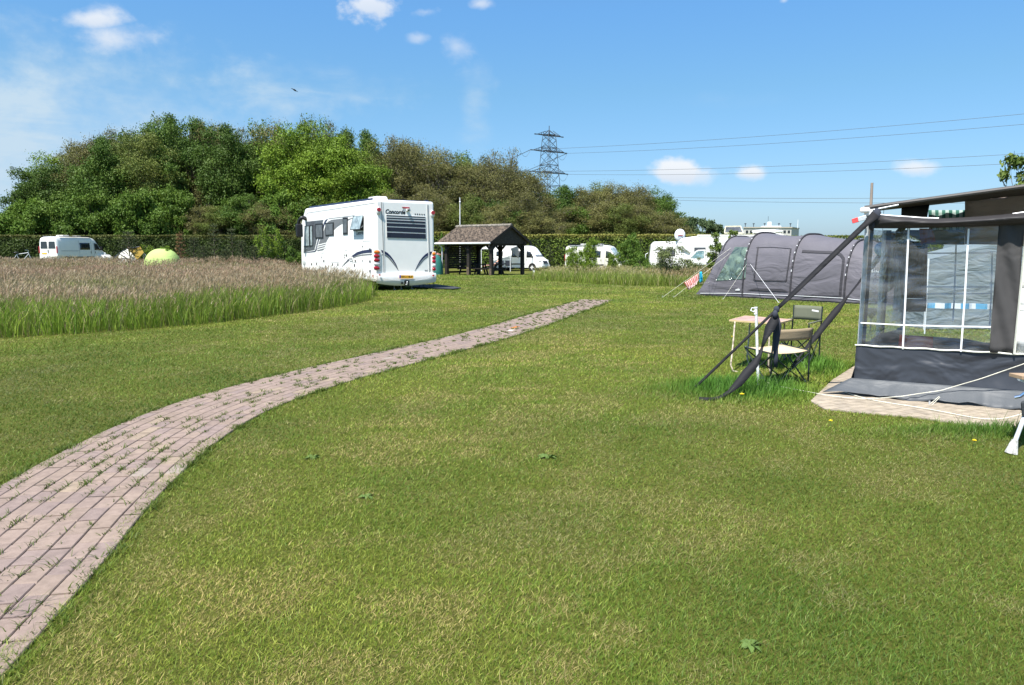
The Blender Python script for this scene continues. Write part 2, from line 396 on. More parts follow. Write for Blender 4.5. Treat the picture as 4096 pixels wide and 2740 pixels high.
for q in puffs:
    mk, b = blob(*q); acc = mk if acc is None else mt('MAXIMUM', acc, mk)
    sh = mt('MULTIPLY', sst(b, .5, -.9), mk); shade = sh if shade is None else mt('MAXIMUM', shade, sh)
# thin high veil
v1 = wnoise(2.6, 8, (1, 1, 3.2), .7, .6, (.0, .25, .2)); v2 = wnoise(7, 8, (1, 1, 4.5), 1.0, .62, (.1, .35, 0))
veil = mt('ADD', mt('MULTIPLY', v1.outputs['Fac'], .65), mt('MULTIPLY', v2.outputs['Fac'], .4))
va, _ = blob(150, 600, 1300, 620, 1.1, .35, 1.0); vb, _ = blob(1150, 370, 620, 150, 1.0, .5, .8)
vc, _ = blob(1900, 430, 90, 220, 1.1, .6, .55); vd, _ = blob(2900, 400, 260, 50, 1.3, .5, .16)
vmask = mt('MAXIMUM', mt('MAXIMUM', va, vb), mt('MAXIMUM', vc, vd))
veilv = mt('MULTIPLY', sst(veil, .36, .66), vmask)
veilv = mt('MULTIPLY', mt('ADD', veilv, mt('MULTIPLY', va, .6)), .9)
sep = N.new('ShaderNodeSeparateXYZ'); Lk.new(dirv, sep.inputs[0])
def mixc(f, a, b):
    n = N.new('ShaderNodeMix'); n.data_type = 'RGBA'
    if isinstance(f, float): n.inputs['Factor'].default_value = f
    else: Lk.new(f, n.inputs['Factor'])
    for k, q in (('A', a), ('B', b)):
        if isinstance(q, tuple): n.inputs[k].default_value = q
        else: Lk.new(q, n.inputs[k])
    return n.outputs['Result']
tint = N.new('ShaderNodeMix'); tint.data_type = 'RGBA'; tint.blend_type = 'MULTIPLY'; tint.inputs['Factor'].default_value = 1
Lk.new(sky.outputs[0], tint.inputs['A'])
rp_ = N.new('ShaderNodeValToRGB'); Lk.new(sep.outputs['Z'], rp_.inputs[0]); els = rp_.color_ramp.elements
els[0].position = .0; els[0].color = (.36, .49, .76, 1); els[1].position = .60; els[1].color = (.70, .93, 1.08, 1)
for pz, cc in ((.05, (.46, .585, .77, 1)), (.2, (.485, .715, .82, 1)), (.29, (.50, .80, .98, 1))):
    e_ = els.new(pz); e_.color = cc
Lk.new(rp_.outputs[0], tint.inputs['B'])
SKYMUL = (3.6, 4.9, 6.6, 1)
c1 = mixc(veilv, tint.outputs['Result'], (2.9, 3.75, 4.5, 1))
cloudcol = mixc(shade, (4.7, 4.85, 5.05, 1), (3.6, 4.0, 4.6, 1))
c2 = mixc(acc, c1, cloudcol)
Lk.new(c2, bg.inputs[0])
sd = bpy.data.lights.new('sun', 'SUN'); sd.energy = 5.0; sd.angle = R(.53); sd.color = (1, .955, .88)
so = bpy.data.objects.new('sun', sd); COL.objects.link(so); so.rotation_euler = (-SUN).to_track_quat('-Z', 'Y').to_euler(); so.location = (0, 0, 30)
cd = bpy.data.cameras.new('camera'); cam = bpy.data.objects.new('camera', cd); COL.objects.link(cam); scene.camera = cam
cd.sensor_width = 36; cd.lens = 36 * FPX / 4096; cd.clip_start = .1; cd.clip_end = 4000
cam.location = CAM; cam.rotation_euler = (math.pi / 2 - PITCH, 0, 0)
scene.view_settings.view_transform = 'Standard'; scene.view_settings.look = 'None'; scene.view_settings.gamma = 1
scene.view_settings.exposure = .9
# ================================================================ ground, path, patio
gm, nt2, b2 = nodes_of('lawn_ground'); N2, L2 = nt2.nodes, nt2.links
g_tc = N2.new('ShaderNodeTexCoord')
def gn(scale, detail=6, sc=(1, 1, 1)):
    mp = N2.new('ShaderNodeMapping'); mp.inputs['Scale'].default_value = sc; L2.new(g_tc.outputs['Object'], mp.inputs[0])
    n = N2.new('ShaderNodeTexNoise'); n.inputs['Scale'].default_value = scale; n.inputs['Detail'].default_value = detail; n.inputs['Roughness'].default_value = .65
    L2.new(mp.outputs[0], n.inputs['Vector']); return n.outputs['Fac']
def gmix(f, a, b):
    n = N2.new('ShaderNodeMix'); n.data_type = 'RGBA'; L2.new(f, n.inputs['Factor'])
    for k, q in (('A', a), ('B', b)):
        if isinstance(q, tuple): n.inputs[k].default_value = q
        else: L2.new(q, n.inputs[k])
    return n.outputs['Result']
def grng(v, a, b):
    n = N2.new('ShaderNodeMapRange'); n.inputs[1].default_value = a; n.inputs[2].default_value = b; L2.new(v, n.inputs[0]); return n.outputs[0]
big = grng(gn(.28, 5), .38, .62); med = grng(gn(1.6, 6, (1, .7, 1)), .36, .64); fine = grng(gn(26, 8), .3, .7)
ga = gmix(big, (.125, .150, .022, 1), (.170, .172, .036, 1)); gb = gmix(med, ga, (.18, .168, .045, 1))
gc = gmix(fine, (.050, .062, .010, 1), gb)
L2.new(gc, b2.inputs['Base Color']); b2.inputs['Roughness'].default_value = .9; b2.inputs['Specular IOR Level'].default_value = .1
bp = N2.new('ShaderNodeBump'); bp.inputs['Strength'].default_value = .9; bp.inputs['Distance'].default_value = .04; L2.new(gn(45, 6), bp.inputs['Height']); L2.new(bp.outputs[0], b2.inputs['Normal'])
xs = sorted(set([-1500, -600, -250, -120] + list(range(-80, 81, 3)) + [120, 250, 600, 1500])); ys = [-60, -20, -6, 0] + list(range(2, 92, 3)) + [110, 150, 250, 500, 1000, 2500]
g = M(); g.grid([[(x, y, terrain(x, y)) for x in xs] for y in ys])
o = g.build('ground', gm, smooth=60); tag(o, None, None, kind='structure')
# brick path -------------------------------------------------------
k_ = 4096 / 2344
redge = [(-1.55, .6), (-1.72, 1.6), (-1.86, 2.56), (-1.96, 3.13), (-2.07, 3.74), (-2.21, 4.4), (-2.35, 5.34), (-2.42, 6.2), (-2.40, 7.1), (-2.22, 8.04), (-1.78, 9.35), (-1.12, 10.92), (.23, 14.3), (1.60, 18.67), (3.00, 23.2), (3.35, 24.4)]
def catmull(pts, step):
    out = []; P = [Vector(p) for p in pts]; P = [P[0] * 2 - P[1]] + P + [P[-1] * 2 - P[-2]]
    for i in range(1, len(P) - 2):
        for k in range(12):
            t = k / 12; a, b, c, d = P[i - 1:i + 3]
            out.append(.5 * ((2 * b) + (c - a) * t + (2 * a - 5 * b + 4 * c - d) * t * t + (3 * b - a - 3 * c + d) * t ** 3))
    out.append(P[-2]); res = [out[0]]; acc = 0
    for a, b in zip(out, out[1:]):
        L = (b - a).length; d = step - acc
        while d <= L: res.append(a + (b - a) * (d / L)); d += step
        acc = (acc + L) % step
    return res
RE = catmull(redge, .02)
def rframe(s):
    i = min(len(RE) - 2, max(1, int(s / .02))); p = RE[i]; t = (RE[min(i + 6, len(RE) - 1)] - RE[max(0, i - 6)]).normalized(); return p, Vector((-t.y, t.x))
PW = 1.10; NR = 10; cw = PW / NR; plen = (len(RE) - 2) * .02
pathpoly = [tuple(rframe(s)[0]) for s in np.arange(.02, plen, .4)] + [tuple(rframe(s)[0] + rframe(s)[1] * PW) for s in np.arange(.02, plen, .4)][::-1]
PV = []; PF = []; PC = []
for r in range(NR):
    s = -rnd.random() * .2; ln = .212
    while s < plen - .25:
        L_ = ln * rnd.uniform(.985, 1.01); s0, s1 = max(.02, s + .0015), s + L_ - .0015; v0, v1 = r * cw + .0026, (r + 1) * cw - .0026
        s += L_
        if s1 < .1: continue
        dz = rnd.uniform(-.0012, .0012); tl = rnd.uniform(-.0003, .0003); jx = rnd.uniform(-.0012, .0012)
        u = rnd.random()
        if u < .025: c = (.275, .215, .16)
        elif u < .04: c = (.27, .225, .19)
        else:
            q = rnd.uniform(.93, 1.06); m_ = rnd.random(); c = (.240 * q + .012 * m_, .182 * q + .01 * m_, .154 * q)
            if u > .8: c = (.222 * q, .170 * q, .150 * q)
        if 15.5 > s > 15.2 and r == 4: c = (.45, .17, .05)
        if 14.9 > s > 14.6 and 2 < r < 4: c = (.55, .52, .46)
        bv = .004; ring = []
        for lev, ins, hz in ((0, 0, -.02), (1, 0, .010), (2, bv, .0155)):
            for (ss_, vv) in ((s0 + ins, v0 + ins), (s1 - ins, v0 + ins), (s1 - ins, v1 - ins), (s0 + ins, v1 - ins)):
                p, nn = rframe(ss_); q_ = p + nn * (vv + jx); ring.append((q_.x, q_.y, hz + dz + tl * (1 if ss_ > s0 + .1 else -1)))
        o_ = len(PV); PV += ring; PC += [c] * 12
        PF.append((o_ + 8, o_ + 9, o_ + 10, o_ + 11))
        for k in range(4):
            j = (k + 1) % 4; PF.append((o_ + k, o_ + j, o_ + 4 + j, o_ + 4 + k)); PF.append((o_ + 4 + k, o_ + 4 + j, o_ + 8 + j, o_ + 8 + k))
brick, nt3, b3 = nodes_of('brick_pavers')
at = nt3.nodes.new('ShaderNodeAttribute'); at.attribute_name = 'Col'; t3 = nt3.nodes.new('ShaderNodeTexCoord')
n3 = nt3.nodes.new('ShaderNodeTexNoise'); n3.inputs['Scale'].default_value = 22; n3.inputs['Detail'].default_value = 8; nt3.links.new(t3.outputs['Object'], n3.inputs['Vector'])
n4 = nt3.nodes.new('ShaderNodeTexNoise'); n4.inputs['Scale'].default_value = 260; n4.inputs['Detail'].default_value = 3; nt3.links.new(t3.outputs['Object'], n4.inputs['Vector'])
mr = nt3.nodes.new('ShaderNodeMapRange'); mr.inputs[1].default_value = .3; mr.inputs[2].default_value = .7; mr.inputs[3].default_value = .85; mr.inputs[4].default_value = 1.12; nt3.links.new(n3.outputs['Fac'], mr.inputs[0])
mr2 = nt3.nodes.new('ShaderNodeMapRange'); mr2.inputs[1].default_value = .66; mr2.inputs[2].default_value = .72; nt3.links.new(n4.outputs['Fac'], mr2.inputs[0])
h3 = nt3.nodes.new('ShaderNodeHueSaturation'); nt3.links.new(at.outputs['Color'], h3.inputs['Color']); nt3.links.new(mr.outputs[0], h3.inputs['Value'])
m3 = nt3.nodes.new('ShaderNodeMix'); m3.data_type = 'RGBA'; nt3.links.new(mr2.outputs[0], m3.inputs['Factor']); nt3.links.new(h3.outputs[0], m3.inputs['A']); m3.inputs['B'].default_value = (.42, .37, .34, 1)
nt3.links.new(m3.outputs['Result'], b3.inputs['Base Color']); b3.inputs['Roughness'].default_value = .9; b3.inputs['Specular IOR Level'].default_value = .15
bp3 = nt3.nodes.new('ShaderNodeBump'); bp3.inputs['Strength'].default_value = .25; bp3.inputs['Distance'].default_value = .01; nt3.links.new(n4.outputs['Fac'], bp3.inputs['Height']); nt3.links.new(bp3.outputs[0], b3.inputs['Normal'])
me = np_mesh('path', np.array(PV), np.array(PF), None, np.array(PC), brick); me.shade_flat(); po = np_obj('path', me); tag(po, None, None, kind='structure')
sand = mat('joint_soil', (.055, .048, .032), .95, var=.4, vscale=30)
g = M(); q = [Vector((p[0], p[1], .004)) for p in pathpoly]; nn_ = len(q) // 2
g.grid([q[:nn_], q[nn_:][::-1]]); o = g.build('path_bed', sand); tag(o, None, None, kind='structure')
# patio under the awning
pat = [PZ(*p) for p in ((3440, 1452), (3330, 1522), (3241, 1608), (3300, 1640), (3450, 1655), (3657, 1672), (3858, 1703), (4096, 1712))]
pat = [(p.x, p.y) for p in pat] + [(6.5, 5.9), (9.5, 9.5), (6.6, 12.4)]
pm, nt4, b4 = nodes_of('patio_pavers'); t4 = nt4.nodes.new('ShaderNodeTexCoord'); mp4 = nt4.nodes.new('ShaderNodeMapping'); mp4.inputs['Rotation'].default_value = (0, 0, R(-30))
nt4.links.new(t4.outputs['Object'], mp4.inputs[0]); bk = nt4.nodes.new('ShaderNodeTexBrick'); nt4.links.new(mp4.outputs[0], bk.inputs['Vector'])
bk.inputs['Scale'].default_value = 1; bk.inputs['Brick Width'].default_value = .21; bk.inputs['Row Height'].default_value = .105; bk.inputs['Mortar Size'].default_value = .005
bk.inputs['Color1'].default_value = (.36, .30, .225, 1); bk.inputs['Color2'].default_value = (.31, .26, .20, 1); bk.inputs['Mortar'].default_value = (.22, .18, .125, 1)
n5 = nt4.nodes.new('ShaderNodeTexNoise'); n5.inputs['Scale'].default_value = 9; n5.inputs['Detail'].default_value = 8; nt4.links.new(t4.outputs['Object'], n5.inputs['Vector'])
h4 = nt4.nodes.new('ShaderNodeHueSaturation'); mr4 = nt4.nodes.new('ShaderNodeMapRange'); mr4.inputs[1].default_value = .3; mr4.inputs[2].default_value = .7; mr4.inputs[3].default_value = .68; mr4.inputs[4].default_value = 1.15
nt4.links.new(n5.outputs['Fac'], mr4.inputs[0]); nt4.links.new(mr4.outputs[0], h4.inputs['Value']); nt4.links.new(bk.outputs['Color'], h4.inputs['Color']); nt4.links.new(h4.outputs[0], b4.inputs['Base Color'])
b4.inputs['Roughness'].default_value = .9
bp4 = nt4.nodes.new('ShaderNodeBump'); bp4.inputs['Distance'].default_value = .01; nt4.links.new(n5.outputs['Fac'], bp4.inputs['Height']); nt4.links.new(bp4.outputs[0], b4.inputs['Normal'])
g = M(); g.prism([(x, y, -.02) for x, y in pat], (0, 0, .032)); o = g.build('patio', pm); tag(o, None, None, kind='structure')
# ================================================================ lawn grass
meadow_front = [PZ(x * k_, y * k_) for x, y in ((-420, 806), (-200, 790), (0, 776), (150, 767), (300, 757), (400, 749), (500, 739), (600, 727), (700, 715), (780, 703), (830, 692), (858, 680))]
meadow = [(p.x, p.y) for p in meadow_front] + [(-4.75, 26.6), (-5.5, 28.4), (-6.6, 30.4), (-11.6, 37.4), (-11.0, 41), (-12.5, 50), (-48, 50), (-40, 30)]
wild = [PZ(*p, -.05) for p in ((2112, 1122), (2200, 1130), (2400, 1142), (2600, 1150), (2760, 1151), (2900, 1151), (3300, 1150))]
wild = [(p.x, p.y) for p in wild] + [(25, 50), (6, 50), (2.5, 48)]
def lawn():
    parts = []; P = []
    n = 1250000
    Yr = np.linspace(1.9, 60, 6000); dens = Yr ** -.85; cdf = np.cumsum(dens); cdf /= cdf[-1]
    Y = np.interp(RS.rand(n), cdf, Yr); X = (RS.rand(n) * 2 - 1) * (.72 * Y + .5)
    sh_ = .13 * vnoise(X, Y, .30, 12) ** 1.6 + .03 * vnoise(X, Y, .07, 13); inp = (inpoly(X + sh_, Y, pathpoly) & inpoly(X - sh_, Y, pathpoly) & inpoly(X, Y - sh_, pathpoly)) | inpoly(X, Y, pat) | inpoly(X, Y, meadow)
    X = X[~inp]; Y = Y[~inp]; n = len(X)
    # longer edge tufts beside the path and the patio
    e1 = inpoly(X + .07, Y, pathpoly) | inpoly(X - .07, Y, pathpoly) | inpoly(X, Y + .06, pat) | inpoly(X, Y + .12, pat)
    tuft = np.exp(-(((X - 2.6) / .75) ** 2 + ((Y - 8.35) / .55) ** 2)); tuft = np.maximum(tuft, .8 * np.exp(-(((X - 4.05) / .5) ** 2 + ((Y - 10.2) / 1.1) ** 2)))
    tuft = np.maximum(tuft, .5 * np.exp(-(((X - 4.3) / 1.) ** 2 + ((Y - 6.35) / .22) ** 2)))
    big = vnoise(X, Y, 1.7, 1) * .5 + vnoise(X, Y, .55, 2) * .35 + vnoise(X, Y, .18, 5) * .15
    dry = vnoise(X, Y, .9, 3) * .5 + vnoise(X, Y, .25, 4) * .5
    h = (.008 + .009 * RS.rand(n)) * (.6 + .9 * big) + .0006 * Y
    h = h * (1 + .45 * e1); h = h + tuft * (.10 + .10 * RS.rand(n)) * (RS.rand(n) < .8)
    w = .0009 + .00058 * Y; w = w * (.45 + 1.0 * RS.rand(n)); lg = RS.rand(n) < .04; h = np.where(lg, h * 2.2, h * (.6 + .7 * RS.rand(n))); w = np.where(lg, w * .7, w)
    az = RS.rand(n) * 6.283; az = np.where(RS.rand(n) < .35, .5 + RS.normal(0, .8, n), az)
    lean = h * (.3 + 1.6 * RS.rand(n) ** 1.3); lean = np.where(tuft > .25, h * (.2 + .6 * RS.rand(n)), lean)
    z = nterr(X, Y)
    u = RS.rand(n)[:, None]
    green = np.array([.085, .155, .016]); green2 = np.array([.170, .205, .026]); straw = np.array([.30, .27, .10]); lime = np.array([.25, .31, .055])
    c = green * (1 - u) + green2 * u
    t = np.clip((big - .45) * 2.2, 0, 1)[:, None]; c = c * (1 - .45 * t) + green * np.array([.75, .95, .9]) * .45 * t
    isd = (RS.rand(n) < np.clip((dry - .42) * 2.2, .03, .60) * (1 - .8 * np.clip(tuft * 2 + e1, 0, 1)))[:, None]
    h = np.where(isd[:, 0], h * .8, h); c = np.where(isd, straw * (.65 + .5 * u) * (1 + .15 * RS.normal(0, 1, (n, 1))), c)
    il = (RS.rand(n) < .13)[:, None] & ~isd; c = np.where(il, lime, c)
    gt = np.clip(tuft * 1.6, 0, 1)[:, None]; c = c * (1 - gt) + (np.array([.075, .175, .022]) * (.7 + .7 * u)) * gt
    # mown bands crossing the field
    band = (.5 + .5 * np.sin((X * .35 + Y * .94) / 1.15))[:, None]; patch = vnoise(X, Y, 2.6, 8)[:, None] * .6 + vnoise(X, Y, .8, 9)[:, None] * .4; c = c * (.95 + .10 * band) * (.60 + .80 * patch); c[:, 0] *= (.82 + .36 * patch[:, 0])
    c = np.clip(c, .01, .8)
    Pp = np.stack([X, Y, z], 1)
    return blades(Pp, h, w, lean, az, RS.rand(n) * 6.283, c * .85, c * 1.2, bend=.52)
def path_tufts():
    out = []
    for i in range(800):
        s = .8 + (plen - 1.2) * rnd.random() ** 1.5; r = rnd.randrange(1, NR); p, nn = rframe(s); p = p + nn * (r * cw)
        k = rnd.randrange(5, 18); sz = rnd.uniform(.7, 1.5)
        out += [(p.x + rnd.gauss(0, .012) + nn.y * rnd.gauss(0, .025), p.y + rnd.gauss(0, .03), sz) for _ in range(k)]
    for i in range(300):      # straggly runners leaning over the edges
        s = .5 + (plen - .8) * rnd.random() ** 1.3; p, nn = rframe(s); e = rnd.choice((-.01, PW + .01)); q = p + nn * e
        out += [(q.x + rnd.gauss(0, .03), q.y + rnd.gauss(0, .05), rnd.uniform(.7, 1.5)) for _ in range(26)]
    A = np.array(out); n = len(A); h = .03 * A[:, 2] * (.6 + .6 * RS.rand(n)); Pp = np.stack([A[:, 0], A[:, 1], np.full(n, .008)], 1)
    u = RS.rand(n)[:, None]; c = np.array([.06, .11, .014]) * (1 - u) + np.array([.12, .155, .025]) * u
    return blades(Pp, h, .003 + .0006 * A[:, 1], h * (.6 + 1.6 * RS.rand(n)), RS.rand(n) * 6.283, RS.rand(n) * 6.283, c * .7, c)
V, F4, F3, C = merge([lawn(), path_tufts()])
o = np_obj('lawn_grass', np_mesh('lawn_grass', V, F4, F3, C, grassm)); tag(o, 'short mown green and straw coloured grass covering the camping field', 'grass', kind='stuff')
# ---------------------------------------------------------------- tall meadow
def tall(poly, dens_fn, y0, y1, xl, xr, hmax, green, heads, headfrac, seed, wind=.3, edge_soft=None, leafdens=1., headw=1.0):
    g = np.random.RandomState(seed); area = (y1 - y0) * (xr - xl); n = int(area * 520)
    X = xl + (xr - xl) * g.rand(n); Y = y0 + (y1 - y0) * g.rand(n)
    keep = inpoly(X, Y, poly) & (np.abs(X) < .80 * Y + 2) & (g.rand(n) < dens_fn(X, Y)); X = X[keep]; Y = Y[keep]; n = len(X)
    z = nterr(X, Y)
    hv = .78 + .35 * vnoise(X, Y, 2.2, seed) - .1 * vnoise(X, Y, .5, seed + 1)
    # short at the very edge of the plot
    ed = np.ones(n)
    for dx, dy in ((0, -.25), (.25, 0), (0, -.5), (.5, 0)): ed -= .09 * (~inpoly(X + dx, Y + dy, poly))
    hv = hv * ed
    w0 = .003 + .00033 * Y
    # leaves
    m1 = g.rand(n) < leafdens; Xl, Yl, zl = X[m1], Y[m1], z[m1]; nl = len(Xl)
    h = hmax * hv[m1] * (.42 + .42 * g.rand(nl)); u = g.rand(nl)[:, None]; pat_ = vnoise(Xl, Yl, 1.3, seed + 3)[:, None]
    c = green[0] * (1 - u) + green[1] * u; c = c * (.75 + .5 * pat_)
    dryl = (g.rand(nl) < .10)[:, None]; c = np.where(dryl, np.array([.33, .28, .14]), c)
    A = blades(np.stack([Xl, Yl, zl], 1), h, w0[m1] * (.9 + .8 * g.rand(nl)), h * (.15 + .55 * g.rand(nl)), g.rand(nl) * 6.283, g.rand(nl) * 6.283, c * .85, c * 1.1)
    # flowering stalks with panicles
    inner = inpoly(X, Y - .45, poly) & inpoly(X + .45, Y, poly); m2 = g.rand(n) < headfrac * np.where(inner, 1, .4); Xs, Ys, zs = X[m2], Y[m2], z[m2]; ns = len(Xs)
    h = hmax * hv[m2] * (.66 + .36 * g.rand(ns) ** .7); az = g.normal(.2, 1.0, ns); lean = h * wind * (.2 + .9 * g.rand(ns))
    cs = np.tile(np.array([.20, .19, .08]), (ns, 1)) * (.7 + .6 * g.rand(ns)[:, None])
    P0 = np.stack([Xs, Ys, zs], 1)
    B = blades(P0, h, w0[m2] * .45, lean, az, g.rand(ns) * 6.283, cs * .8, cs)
    tip = P0.copy(); tip[:, 0] += np.cos(az) * lean; tip[:, 1] += np.sin(az) * lean; tip[:, 2] += h
    hc = []; parts = [A, B]
    for k in range(3):
        uu = g.rand(ns)[:, None]; c = heads[0] * (1 - uu) + heads[1] * uu; gp = np.clip(vnoise(Xs, Ys, 2.4, 77) * 2.2 - .75, 0, 1)[:, None] * .45; c = c * (1 - gp) + np.array([.17, .19, .06]) * gp; pk = np.clip(vnoise(Xs, Ys, 3.1, 78) * 2 - .9, 0, 1)[:, None] * .6; c = c * (1 - pk) + np.array([.30, .165, .115]) * pk; pale = (g.rand(ns) < .12)[:, None]; c = np.where(pale, np.array([.42, .36, .25]), c)
        base = tip.copy(); base[:, 2] -= .04 + .035 * k; base[:, 0] -= np.cos(az) * lean * .06 * k
        hh = (.05 + .06 * g.rand(ns)); parts.append(blades(base, hh, w0[m2] * (.75 + .75 * g.rand(ns)) * headw, .03 + .09 * g.rand(ns), az + g.normal(0, .9, ns), g.rand(ns) * 6.283, c, c))
    return merge(parts)
gA = (np.array([.11, .22, .018]), np.array([.26, .34, .045])); hA = (np.array([.29, .185, .12]), np.array([.44, .34, .22]))
def dm(X, Y): return np.where(Y < 18, .95, np.where(Y < 26, .62, .34))
V, F4, F3, C = tall(meadow, dm, 11, 50, -42, -4, .98, gA, hA, .33, 21)
o = np_obj('meadow_grass', np_mesh('meadow_grass', V, F4, F3, C, grassm)); tag(o, 'tall unmown meadow grass with pinkish brown seed heads left of the motorhome', 'meadow grass', kind='stuff')
gB = (np.array([.10, .165, .02]), np.array([.22, .27, .045])); hB = (np.array([.22, .21, .06]), np.array([.30, .28, .11]))
def dw(X, Y): return np.where(Y < 38, .55, .3)
V, F4, F3, C = tall(wild, dw, 30, 50, -1, 22, .85, gB, hB, .22, 31, leafdens=1.0, headw=.8)
o = np_obj('wild_grass', np_mesh('wild_grass', V, F4, F3, C, grassm)); tag(o, 'strip of rough knee high grass and weeds in front of the bushes and parked vans', 'wild grass', kind='stuff')
# soil sheet under the tall grass
under = mat('meadow_soil', (.05, .06, .02), .95, var=.5, vscale=3)
# ================================================================ trees
TG = {'green': ((.050, .102, .014), (.105, .168, .024)), 'bright': ((.095, .165, .014), (.165, .240, .022)),
      'brown': ((.104, .114, .030), (.180, .165, .052)), 'olive': ((.078, .112, .020), (.140, .162, .034)),
      'lush': ((.060, .120, .014), (.115, .185, .022)), 'far': ((.07, .11, .045), (.10, .14, .06))}
def leafset(center, radii, nblob, nleaf, leaf, cols, seed, fill=.30, rb=(.20, .38), bottom=-.75):
    g = np.random.RandomState(seed); bl = []
    for i in range(nblob):
        while True:
            v = g.normal(0, 1, 3); v /= np.linalg.norm(v)
            if v[2] > bottom: break
        rr = g.uniform(.40, .90); bl.append((v * rr * radii + center, g.uniform(*rb) * min(radii[0], radii[2] * .9)))
    P = []; Nn = []; C = []
    c0, c1 = np.array(cols[0]), np.array(cols[1]); per = nleaf // nblob
    for c, r in bl:
        d = g.normal(0, 1, (per, 3)); d /= np.linalg.norm(d, axis=1)[:, None]; d[:, 2] = np.where((d[:, 2] < -.2) & (g.rand(per) < .5), -d[:, 2], d[:, 2])
        lump = .82 + .22 * np.sin(d[:, 0] * 5 + c[0]) * np.cos(d[:, 1] * 6 + c[1]) + .12 * np.sin(d[:, 2] * 9 + c[2])
        q = (fill + (1 - fill) * g.rand(per) ** .5) * lump * (1 + .22 * np.abs(g.normal(0, 1, per)))
        P.append(c + d * (r * q)[:, None] * np.array([1, 1, .82])); Nn.append(d + np.array([0, 0, .35]))
        t = g.uniform(0, 1) * .6 + .4 * g.rand(per, 1); C.append((c0 * (1 - t) + c1 * t) * (.93 + .14 * g.rand(per, 1)))
    P = np.concatenate(P); Nn = np.concatenate(Nn); C = np.concatenate(C); Nn /= np.linalg.norm(Nn, axis=1)[:, None]
    return leafcloud(P, leaf, Nn, C, .46, seed), bl
def limbs(mb, base, top, blobs, r0, seed, twigs=0):
    g = random.Random(seed); base = Vector(base); top = Vector(top); n = 6
    tr = [base.lerp(top, i / n) + Vector((g.gauss(0, .12), g.gauss(0, .12), 0)) * (i / n) * (top - base).length * .12 for i in range(n + 1)]; tr[0] = base
    mb.tube(tr, [r0 * (1 - .8 * i / n) for i in range(n + 1)], 7)
    for c, r in blobs:
        c = Vector(c); t = min(.95, max(.25, (c.z - base.z) / (top.z - base.z) - g.uniform(.15, .4))); k = t * n; i = int(k); s = tr[i].lerp(tr[min(n, i + 1)], k - i)
        mid = s.lerp(c, .5) + Vector((g.gauss(0, .2), g.gauss(0, .2), g.uniform(.0, .4))) * r * .5
        rr = r0 * .34 * (1 - t * .5); mb.tube([s, mid, c], [rr, rr * .6, rr * .22], 5)
        for q in range(twigs):
            e = c + Vector((g.gauss(0, 1), g.gauss(0, 1), g.gauss(.4, 1))).normalized() * r * g.uniform(.8, 1.15); mb.tube([mid.lerp(c, g.random()), e], [rr * .3, .012], 4)
TREES = {}
def tree_proto(key, kind, H, Rx, seed, nleaf, leaf, nblob=20, trunk_h=.25, brk=None, low=-.75, twigs=0, r0=.2):
    cz = H * (1 + trunk_h) / 2; rad = np.array([Rx, Rx, H * (1 - trunk_h) / 2])
    (V, F4, F3, C), bl = leafset(np.array([0, 0, cz]), rad, nblob, nleaf, leaf, TG[kind], seed, bottom=low)
    cm = np_mesh(key + '_crown', V, F4, F3, C, leafm); b = M(); limbs(b, (0, 0, -.3), (0, 0, H * .86), bl, r0, seed, twigs)
    TREES[key] = (cm, b.mesh(key + '_trunk', brk or bark, smooth=50), H, Rx)
    zs = np.percentile(V[:, 2], 99.85); TREES[key] += (float(zs),)
def plant_tree(key, x, y, ztop, width, label, cat='tree', name='broadleaf_tree', group=None, rot=None, base=None):
    cm, tm, H, Rx, zs = TREES[key]; zb = terrain(x, y) if base is None else base
    t = thing(name, label, cat, (x, y, zb), rnd.random() * 6.28 if rot is None else rot, group)
    sz = (ztop - zb) / zs; t.scale = (width / (2 * Rx), width / (2 * Rx), sz)
    for n_, me_ in (('crown', cm), ('trunk', tm)):
        o = bpy.data.objects.new(n_, me_); COL.objects.link(o); o.parent = t; WM[o.name] = WM[t.name]
    return t
for i in range(3): tree_proto('green%d' % i, 'green', 14, 4.6, 100 + i, 38000, .105, 64, .16, twigs=2)
for i in range(2): tree_proto('bright%d' % i, 'bright', 14, 4.8, 110 + i, 40000, .105, 66, .14, twigs=2)
for i in range(3): tree_proto('brown%d' % i, 'brown', 14, 4.6, 120 + i, 34000, .085, 70, .12, grey_bark, twigs=7)
for i in range(3): tree_proto('olive%d' % i, 'olive', 14, 4.6, 130 + i, 36000, .095, 66, .12, twigs=3)
for i in range(2): tree_proto('lush%d' % i, 'lush', 6, 3.2, 140 + i, 20000, .10, 40, .04, low=-1)
tree_proto('bare0', 'brown', 14, 4.2, 151, 4200, .10, 30, .15, grey_bark, twigs=22)
tree_proto('far0', 'far', 10, 5, 161, 7000, .26, 20, .08)
# silhouette of the wood in photo pixels
SIL = [(20, 880), (60, 850), (130, 780), (150, 640), (245, 600), (350, 545), (525, 515), (600, 470), (735, 463), (870, 498), (1000, 498), (1130, 498), (1250, 480), (1360, 508), (1490, 532), (1575, 545), (1680, 570), (1815, 612), (1900, 618), (2030, 603), (2090, 650), (2150, 685), (2200, 745), (2270, 745), (2350, 735), (2450, 722), (2590, 750), (2640, 765), (2680, 830), (2710, 866)]
def sil(px):
    for (a, b), (c, d) in zip(SIL, SIL[1:]):
        if a <= px <= c: return b + (d - b) * (px - a) / (c - a)
    return 900
rows = {'back': [], 'front': [], 'skirt': []}
KIND = {'green': 'dark green leafy tree', 'bright': 'bright yellow-green oak tree', 'brown': 'brown late-leafing tree', 'olive': 'olive green tree', 'lush': 'low bright green tree', 'bare': 'almost bare grey-twigged tree', 'far': 'low dull green distant tree'}
